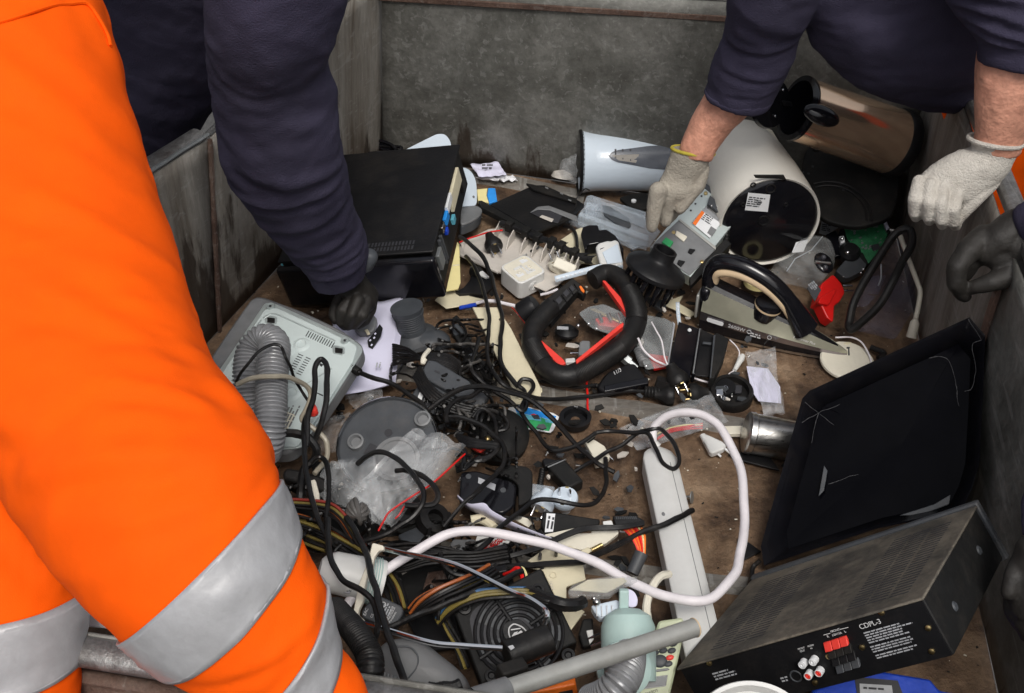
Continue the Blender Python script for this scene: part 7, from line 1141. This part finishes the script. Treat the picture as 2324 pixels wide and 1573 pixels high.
# ---- cables
tang = 'tangled black cables'
def cb(label, k, pts, r=.0038, mat='cable', c='cable', name='black_cable', grp=tang): return cable(name, label, c, k, pts, r, mat, grp)
cb('long black cable running down from the computer case across the cream strip', q2, [(590, 170, .10), (700, 240, .085), (830, 380, .07), (910, 560, .065), (950, 720, .065), (990, 850, .06), (1020, 1010, .062), (1000, 1180, .07), (1000, 1350, .075), (1060, 1500, .07), (1180, 1640, .05)], .0048)
cb('thin black cable looping over the cream strip', q4, [(1180, 0, .09), (1120, 200, .09), (1110, 320, .085), (1280, 480, .07), (1480, 620, .06), (1590, 710, .05), (1640, 640, .05), (1620, 520, .05), (1570, 460, .055), (1600, 400, .06), (1680, 410, .06), (1700, 480, .055), (1640, 580, .05), (1580, 700, .045), (1640, 800, .04), (1760, 960, .03), (1880, 1090, .03), (2020, 1080, .03), (2180, 1010, .04), (2324, 920, .05)], .0042)
cb('black cable from the tangle to the white power strip', q4, [(690, 690, .11), (820, 600, .12), (1000, 500, .12), (1160, 470, .115), (1400, 510, .10), (1650, 590, .08), (1830, 720, .06), (1980, 880, .045), (2150, 1060, .035), (2324, 1210, .03), (2500, 1300, .025)], .0048)
cb('black cable draped over the top of the white power strip', r6, [(-420, 780, .025), (-260, 700, .03), (-100, 600, .03), (20, 540, .04), (150, 440, .055), (260, 410, .075), (340, 400, .08), (420, 470, .08), (480, 580, .075), (490, 680, .07), (440, 725, .068), (370, 680, .07), (310, 560, .072), (250, 440, .07), (120, 430, .06), (-50, 420, .05), (-157, 432, .05)], .004)
cb('black cable crossing over the middle of the white power strip', r2, [(2290, 520, .085), (2150, 590, .098), (1950, 670, .10), (1700, 780, .09), (1400, 930, .10), (1200, 1010, .11), (1000, 1030, .11), (700, 1050, .11), (400, 1080, .11)], .0052)
cb('thin black cable winding above the battery', r2, [(1440, 0, .03), (1450, 120, .03), (1430, 320, .05), (1350, 430, .07), (1200, 460, .085), (900, 415, .10), (760, 420, .105), (620, 510, .11), (450, 650, .12), (330, 790, .12), (220, 890, .115), (100, 1000, .11), (0, 1060, .11)], .0042)
cb('black cable looped upright over the disc player', q1, [(1040, 1640, .17), (1060, 1400, .19), (1100, 1200, .20), (1130, 1020, .21), (1125, 880, .22), (1190, 790, .225), (1250, 870, .22), (1250, 1050, .21), (1225, 1280, .19), (1190, 1430, .17), (1130, 1560, .15)], .0052)
cb('thin black cable hung over the grey corrugated hose', q1, [(360, 1020, .22), (430, 890, .26), (560, 730, .285), (700, 645, .29), (800, 660, .285), (860, 790, .27), (930, 960, .22), (1010, 1110, .19), (1080, 1210, .18)], .0028)
cable('clear_cable', 'yellowed clear cable lying over the disc player and hose', 'cable', q1, [(370, 1030, .24), (520, 970, .26), (720, 955, .265), (900, 975, .24), (1040, 1040, .21), (1090, 1140, .19), (1040, 1270, .18), (1000, 1370, .17), (1080, 1430, .165), (1200, 1530, .15), (1250, 1620, .14), (1240, 1760, .13), (1130, 1900, .13)], .0046, 'clear_cable')
g = G(); a, b = W(*q1(1095, 1215), .185), W(*q1(1115, 1320), .18); g.lathe(a, b - a, [(1e-5, 0), (.005, .002), (.0085, .012), (.009, (b - a).length), (.004, (b - a).length + .002), (1e-5, (b - a).length)], 16); one('red_plug_end', 'red plug end lying on the silver disc player', 'plug', g, 'redl')
cb('black cable from the disc player towards the grey charger', q1, [(1570, 920, .12), (1700, 970, .12), (1850, 1010, .115), (2000, 1100, .11), (2150, 1200, .105), (2260, 1330, .10)], .0046)
cb('thick black cable arching over the clear bags', q5, [(960, 840, .14), (1050, 760, .155), (1170, 725, .165), (1350, 790, .17), (1500, 930, .17), (1590, 1080, .165), (1590, 1220, .16), (1500, 1350, .15), (1380, 1440, .14), (1240, 1520, .13), (1050, 1580, .12), (900, 1600, .11)], .0047)
cb('black cable looping at the edge of the zip bag', q5, [(1330, 910, .15), (1450, 905, .155), (1600, 960, .16), (1710, 1060, .16), (1750, 1150, .155), (1700, 1220, .15), (1560, 1245, .15), (1430, 1240, .15)], .0048)
cb('black cable hanging straight down beside the orange leg', q5, [(480, 300, .17), (440, 500, .18), (445, 700, .185), (470, 950, .19), (520, 1150, .19), (570, 1330, .185), (640, 1500, .18), (700, 1620, .175)], .0046)
cb('black cable bending back above the power block', q5, [(520, 830, .16), (580, 770, .17), (640, 790, .17), (680, 900, .175), (685, 1100, .18), (665, 1300, .18), (665, 1480, .175), (700, 1600, .17)], .0044)
cb('thick black cable curling over the lower disc player', q5, [(200, 540, .17), (350, 540, .17), (480, 580, .165), (560, 690, .15), (540, 800, .13), (440, 900, .12), (410, 1100, .11), (400, 1200, .10)], .0075)
cb('black cable down the front to the near rim', r1, [(560, 400, .19), (560, 640, .20), (600, 820, .21), (700, 980, .215), (880, 1110, .215), (1000, 1230, .21), (1050, 1380, .21), (1040, 1500, .21), (1000, 1640, .19)], .0048)
cb('long black cable slanting to the near rim in front of the adaptor', r1, [(740, 400, .19), (850, 560, .20), (920, 720, .21), (970, 900, .215), (1020, 1080, .22), (1080, 1300, .225), (1140, 1500, .23), (1200, 1700, .24), (1260, 1860, .25), (1310, 2010, .24), (1340, 2120, .15)], .0052)
cb('thin black cable drooping behind the wire stand', r1, [(1650, 740, .13), (1690, 850, .13), (1800, 950, .125), (1950, 970, .12), (2100, 930, .11), (2200, 850, .11)], .0042)
cb('fuzzy black cable in front of the power supply', r3, [(490, 680, .16), (650, 620, .165), (800, 560, .17), (950, 500, .17), (1150, 410, .175), (1350, 330, .175), (1550, 250, .17), (1800, 130, .16)], .0048)
cb('thin black wire with a bare end below the printed adaptor', r3, [(970, 620, .14), (975, 530, .15), (1020, 420, .155), (1100, 310, .155), (1170, 230, .15)], .003)
cb('thick black sleeve running right of the power supply', r3, [(1750, 330, .17), (1950, 370, .18), (2150, 460, .185), (2300, 470, .18), (2380, 430, .17)], .010)
cb('black wire crossing from the modem to the curled paper', q5, [(2320, 930, .12), (2200, 1050, .13), (2100, 1140, .135), (2020, 1200, .13), (1900, 1330, .12), (1800, 1450, .11)], .0034)
cb('black cable bundle loop beside the red plug', q4, [(870, 830, .12), (860, 740, .125), (900, 650, .125), (1000, 590, .12), (1090, 570, .115), (1150, 530, .11), (1190, 500, .105)], .0045)
cb('black cable circling the dark speaker', q4, [(850, 770, .12), (1000, 770, .12), (1150, 820, .115), (1280, 900, .11), (1390, 1010, .105), (1430, 1110, .105), (1420, 1220, .105), (1340, 1330, .11), (1220, 1440, .11), (1090, 1560, .11)], .0045)
cb('black cable loop over the dark speaker', q4, [(1150, 800, .11), (1180, 720, .115), (1280, 700, .11), (1400, 750, .105), (1460, 830, .10), (1440, 890, .10), (1370, 910, .10)], .0036)
cb('second black cable loop over the dark speaker', q4, [(1120, 770, .11), (1200, 690, .115), (1290, 740, .112), (1340, 830, .11), (1350, 950, .105), (1340, 1020, .10)], .0036)
for i in range(7):
    pts = [(960 + i * 6, 940 + i * 10, .10), (1080, 980 + i * 12, .105), (1250, 1010 + i * 9, .105), (1370 - i * 5, 1030 + i * 12, .10), (1350 - i * 22, 1110 + i * 14, .10), (1180, 1200 - i * 6, .10), (1080 - i * 10, 1170 + i * 20, .10), (1040, 1080, .10)]
    cb('black cable in the coil beside the red plug', q4, pts[:8 - i % 3], .0034 + .0006 * (i % 3))
for i in range(10):
    y0 = random.uniform(-60, 80); cb('thin black wire in the bundle above the grey charger', q4, [(340, 60 + i * 22, .07), (480, 100 + i * 16 + y0 * .3, .085), (600, 170 + i * 4, .10), (760, 150 + i * 12, .095), (900, 170 + i * 16, .085), (1000, 240 + i * 14, .07)], .0026)
for i in range(7): cb('black wire in the tangle left of the cream strip', q4, [(900 + i * 30, 60 + i * 10, .03), (1000 + i * 20, 150 + i * 12, .045), (1080 + i * 18, 280 - i * 10, .05), (1160 + i * 20, 420 - i * 20, .045), (1260 + i * 15, 520, .04)], .003 + .0005 * (i % 3))
for i, m in enumerate(('dgrey', 'blkm', 'blk', 'dgrey', 'blkm')):
    fr = plane(q4(1000 + i * 60, 30 + i * 60), .02 + .006 * i, UPV + V((random.uniform(-.3, .3), random.uniform(-.4, 0), 0))); x, y = 880 + i * 55, -120 + i * 95
    one('plastic_debris', ('grey bracket piece left of the cream strip', 'black bracket arm left of the cream strip', 'black hinge piece below the grey rubber boot', 'grey angled strip right of the rubber cup', 'black rib piece beside the grey charger')[i], 'plastic piece', G().prism(fr.poly(q4, [(x, y), (x + 90, y - 30), (x + 230, y + 110), (x + 160, y + 150), (x + 60, y + 90)]), -fr.z * .012), m, 'broken plastic pieces', bevel=.002)
random.seed(23)
def tangle(label, k, x0, x1, y0, y1, z0, z1, n, r0=.0018, r1=.0034):
    for i in range(n):
        x, y = random.uniform(x0, x1), random.uniform(y0, y1); a_ = random.uniform(0, 6.28); pts = []; w = random.choice((-1, 1)) * random.uniform(.2, .55); st_ = random.uniform(60, 120)
        for q in range(random.randint(6, 11)):
            pts.append((min(max(x, x0 - 60), x1 + 60), min(max(y, y0 - 60), y1 + 60), random.uniform(z0, z1))); a_ += w + random.uniform(-.35, .35); x += math.cos(a_) * st_; y += math.sin(a_) * st_ * .75
        cb(label, k, pts, random.uniform(r0, r1), random.choice(('cable', 'cable', 'cable', 'cable', 'cableg')))
tangle('thin black cable in the knot of leads around the grey charger', q4, 380, 1250, 120, 760, .03, .10, 26)
tangle('thin black cable in the coil of leads over the dark speaker', q4, 900, 1480, 720, 1280, .05, .115, 16)
tangle('thin black cable in the tangle between rubber boot and cream strip', q4, 820, 1330, -120, 360, .015, .06, 18)
tangle('thin black wire in the dark tangle under the wire stand', r1, 1100, 2250, 500, 1250, .03, .11, 26)
tangle('thin black wire in the tangle beside the orange leg', r1, 150, 900, 150, 900, .04, .13, 18)
tangle('thin black wire in the gap between power supply and battery', r2, 0, 900, 650, 1150, .04, .10, 16)
# small broken bits among the things
for m, l, s_ in (('blkm', 'small black broken plastic bits strewn among the things', 1), ('dgrey', 'small grey broken plastic bits strewn among the things', 2), ('beige', 'small cream broken plastic bits strewn among the things', 3), ('steel', 'small loose metal screws and pins strewn among the things', 4)):
    random.seed(40 + s_); g = G()
    for i in range((170, 90, 50, 60)[s_ - 1]):
        px, py = random.choice(((random.uniform(870, 1750), random.uniform(560, 1000)), (random.uniform(760, 1450), random.uniform(900, 1350)))); p_ = W(px, py, random.uniform(.006, .03)); a_ = random.uniform(0, 6.28)
        f = Fr(p_, (math.cos(a_), math.sin(a_), random.uniform(-.4, .4)), (-math.sin(a_), math.cos(a_), random.uniform(-.4, .4))); r_ = random.uniform(.003, .011)
        if s_ == 4: g.cyl(p_, p_ + f.x * r_ * 1.4, .0014, seg=7); g.cyl(p_, p_ + f.x * .0016, .0030, seg=8)
        else: g.prism([f.p(r_ * 1.6 * math.cos(t_) * random.uniform(.6, 1), r_ * math.sin(t_) * random.uniform(.5, 1)) for t_ in (0, 1.2, 2.3, 3.6, 5.0)], f.z * random.uniform(.0015, .005))
    tag(shape('broken_bits', g, m, flat=True), l, 'debris', None, 'stuff')
# wire bundles of the power supply
def bundle(label, k, path, cols, r, spread, tw=1.2):
    t = T('wire_bundle', label, 'wire bundle', 'wire bundles'); P = cat([W(*k(x, y), z) for x, y, z in path], 8); n = len(cols)
    for i, m in enumerate(cols):
        Q = []
        for j, p in enumerate(P):
            d = (P[min(j + 1, len(P) - 1)] - P[max(j - 1, 0)]).normalized(); s_ = d.cross(UPV).normalized(); a_ = i * 6.283 / n + j * .03 * tw; w = spread * (.55 + .45 * ((i * 7) % 5) / 4) * (1 + .25 * noise.noise(V((j * .06, i * 1.7, 0))))
            Q.append(p + s_ * math.cos(a_) * w + UPV * math.sin(a_) * w * .6)
        g = G(); g.tube(Q[::2] + [Q[-1]], r, 6, 3); shape('wire', g, m, t)
M('wyellow', (.17, .13, .03), .4); M('worange', (.34, .09, .02), .4); M('wred', (.24, .03, .02), .4); M('wblue', (.03, .10, .22), .4)
bundle('black, yellow and red wire bundle coming from the orange leg', r1, [(60, 230, .12), (300, 250, .13), (560, 290, .135), (700, 400, .13), (800, 560, .12), (880, 700, .11)], ['cable', 'wyellow', 'wred', 'cable', 'wred', 'cable', 'worange', 'cable'], .0026, .009)
bundle('flat wire bundle with yellow and orange strands beside the white canister', r1, [(80, 380, .10), (280, 420, .11), (520, 520, .11), (720, 640, .11), (950, 800, .11), (1120, 960, .105), (1200, 1100, .10), (1250, 1300, .09)], ['cable', 'wyellow', 'cable', 'worange', 'cable', 'wyellow', 'cable', 'cable', 'cable'], .0028, .014)
bundle('lower wire bundle with yellow strands near the orange leg', r1, [(150, 520, .08), (400, 640, .09), (650, 740, .09), (850, 830, .09), (1050, 900, .085)], ['wyellow', 'cable', 'wyellow', 'cable', 'cable', 'cable'], .0028, .010)
bundle('thick black and orange wire bundle curving up from the dark gap', r3, [(700, 560, .12), (800, 460, .14), (980, 360, .155), (1200, 270, .16), (1400, 190, .155), (1520, 130, .15)], ['cable', 'cable', 'worange', 'cable', 'worange', 'cable', 'wyellow', 'cable', 'cable', 'cable'], .0029, .013)
bundle('yellow, blue and black wire bundle arching over the power supply', r3, [(960, 620, .13), (1060, 510, .15), (1200, 430, .165), (1400, 370, .175), (1650, 355, .18), (1850, 360, .18), (2050, 420, .185), (2250, 470, .18)], ['wyellow', 'wyellow', 'wblue', 'cable', 'cable', 'wyellow', 'cable', 'cable'], .0029, .009)
bundle('yellow-black wires going down beside the power supply', r3, [(1030, 600, .12), (1090, 730, .11), (1160, 860, .10), (1210, 980, .09), (1240, 1080, .08)], ['wyellow', 'cable', 'cable', 'wyellow', 'cable'], .0029, .006)
bundle('many thin black wires running under the wire stand', r1, [(1000, 820, .10), (1250, 860, .11), (1500, 800, .115), (1750, 790, .115), (2000, 800, .115), (2320, 760, .11)], ['cable'] * 12, .0026, .015)
bundle('thin black wires running to the white board', r1, [(1100, 700, .10), (1400, 690, .11), (1700, 740, .11), (1950, 780, .11), (2324, 700, .10)], ['cable'] * 7, .0026, .010)
for i, (m, dx) in enumerate((('yellow', 0), ('red', -45), ('red', -30), ('cable', -15))): cable('fan_wire', ('yellow wire looping above the power supply' if i == 0 else ('', 'red wire leftmost of those entering the power supply', 'second red wire entering the power supply', 'black wire between the red wires and the yellow loop')[i]), 'wire', r2, [(465 + dx * .2, 1140, .13), (540 + dx * .4, 1110, .145), (620 + dx, 1070, .155), (660 + dx, 1110, .155), (685 + dx, 1200, .15), (700 + dx, 1280, .135)], .0026, m, 'fan wires')
g = G(); f = Fr(W(*r2(410, 1150), .12), ID(1, -.2, 0), ID(.1, -.8, .4)); g.box(f, -.02, .014, -.012, .014, -.008, .008); one('fan_connector', 'small black connector on the yellow wire', 'connector', g, 'blk', bevel=.002)
for i in range(2): pass
cable('white_wire', 'white wire with a blue end beside the socket box', 'wire', q2, [(760, 820, .04), (850, 800, .045), (950, 800, .045), (1060, 830, .04), (1180, 858, .035)], .0038, 'wcable'); cable('blue_wire', 'dark blue wire end left of the white wire', 'wire', q2, [(600, 870, .03), (680, 850, .035), (760, 835, .04)], .0045, 'blue')
cable('white_wire', 'white wire passing under the handle ring by the socket box', 'wire', q2, [(1390, 740, .03), (1480, 720, .035), (1560, 690, .04)], .003, 'wcable')
cb('thin black wire curling left of the pale blue kettle', k3, [(320, 690, .07), (270, 680, .07), (190, 770, .05), (180, 850, .045), (100, 960, .04), (0, 1050, .035)], .0016)
# ---- pale patch seen below the orange thigh
fr = plane((225, 1395), .40, ID(-.3, -.4, .86)); t = T('pale_sheet', 'pale grey plastic sheet just inside the near rim, behind the orange leg', 'plastic sheet'); flatp('sheet', fr, dd, [(120, 1300), (330, 1330), (420, 1440), (170, 1420)], .004, 'label', t)
# ---- pale blue sliver by the left wall
cable('blue_sliver', 'thin pale blue plastic sliver between left wall and black case', 'plastic sliver', s7, [(960, 900, .10), (965, 960, .08), (945, 1050, .05)], .005, 'cyan')
# ---- crumbs and chips on the floor
random.seed(11); gw, gd = G(), G()
for i in range(1500):
    u, v = random.random(), random.random(); p = flo(u, v) + V((0, 0, .0025)); r_ = .0007 + .0022 * random.random() ** 3; a_ = random.random() * 6.28
    g = gw if i % 5 < 2 else gd; x = V((math.cos(a_), math.sin(a_), random.uniform(-.3, .3))) * r_ * (1 + 1.5 * random.random()); y = V((-math.sin(a_), math.cos(a_), .2)) * r_; g.add([p - x - y, p + x - y * .6, p + x * .7 + y, p - x * .6 + y * .8, p + V((0, 0, r_))], [(0, 1, 4), (1, 2, 4), (2, 3, 4), (3, 0, 4)])
for g, m, l in ((gw, 'ivory', 'pale crumbs and plastic chips scattered over the dirty floor'), (gd, 'blkm', 'dark grit and chips scattered over the dirty floor')): o = shape('crumbs', g, m, loc=(0, 1.6, 0), flat=True); tag(o, l, 'debris', None, 'stuff')
for o in bpy.data.objects:
    for k in ('_set', '_base'):
        if k in o: del o[k]
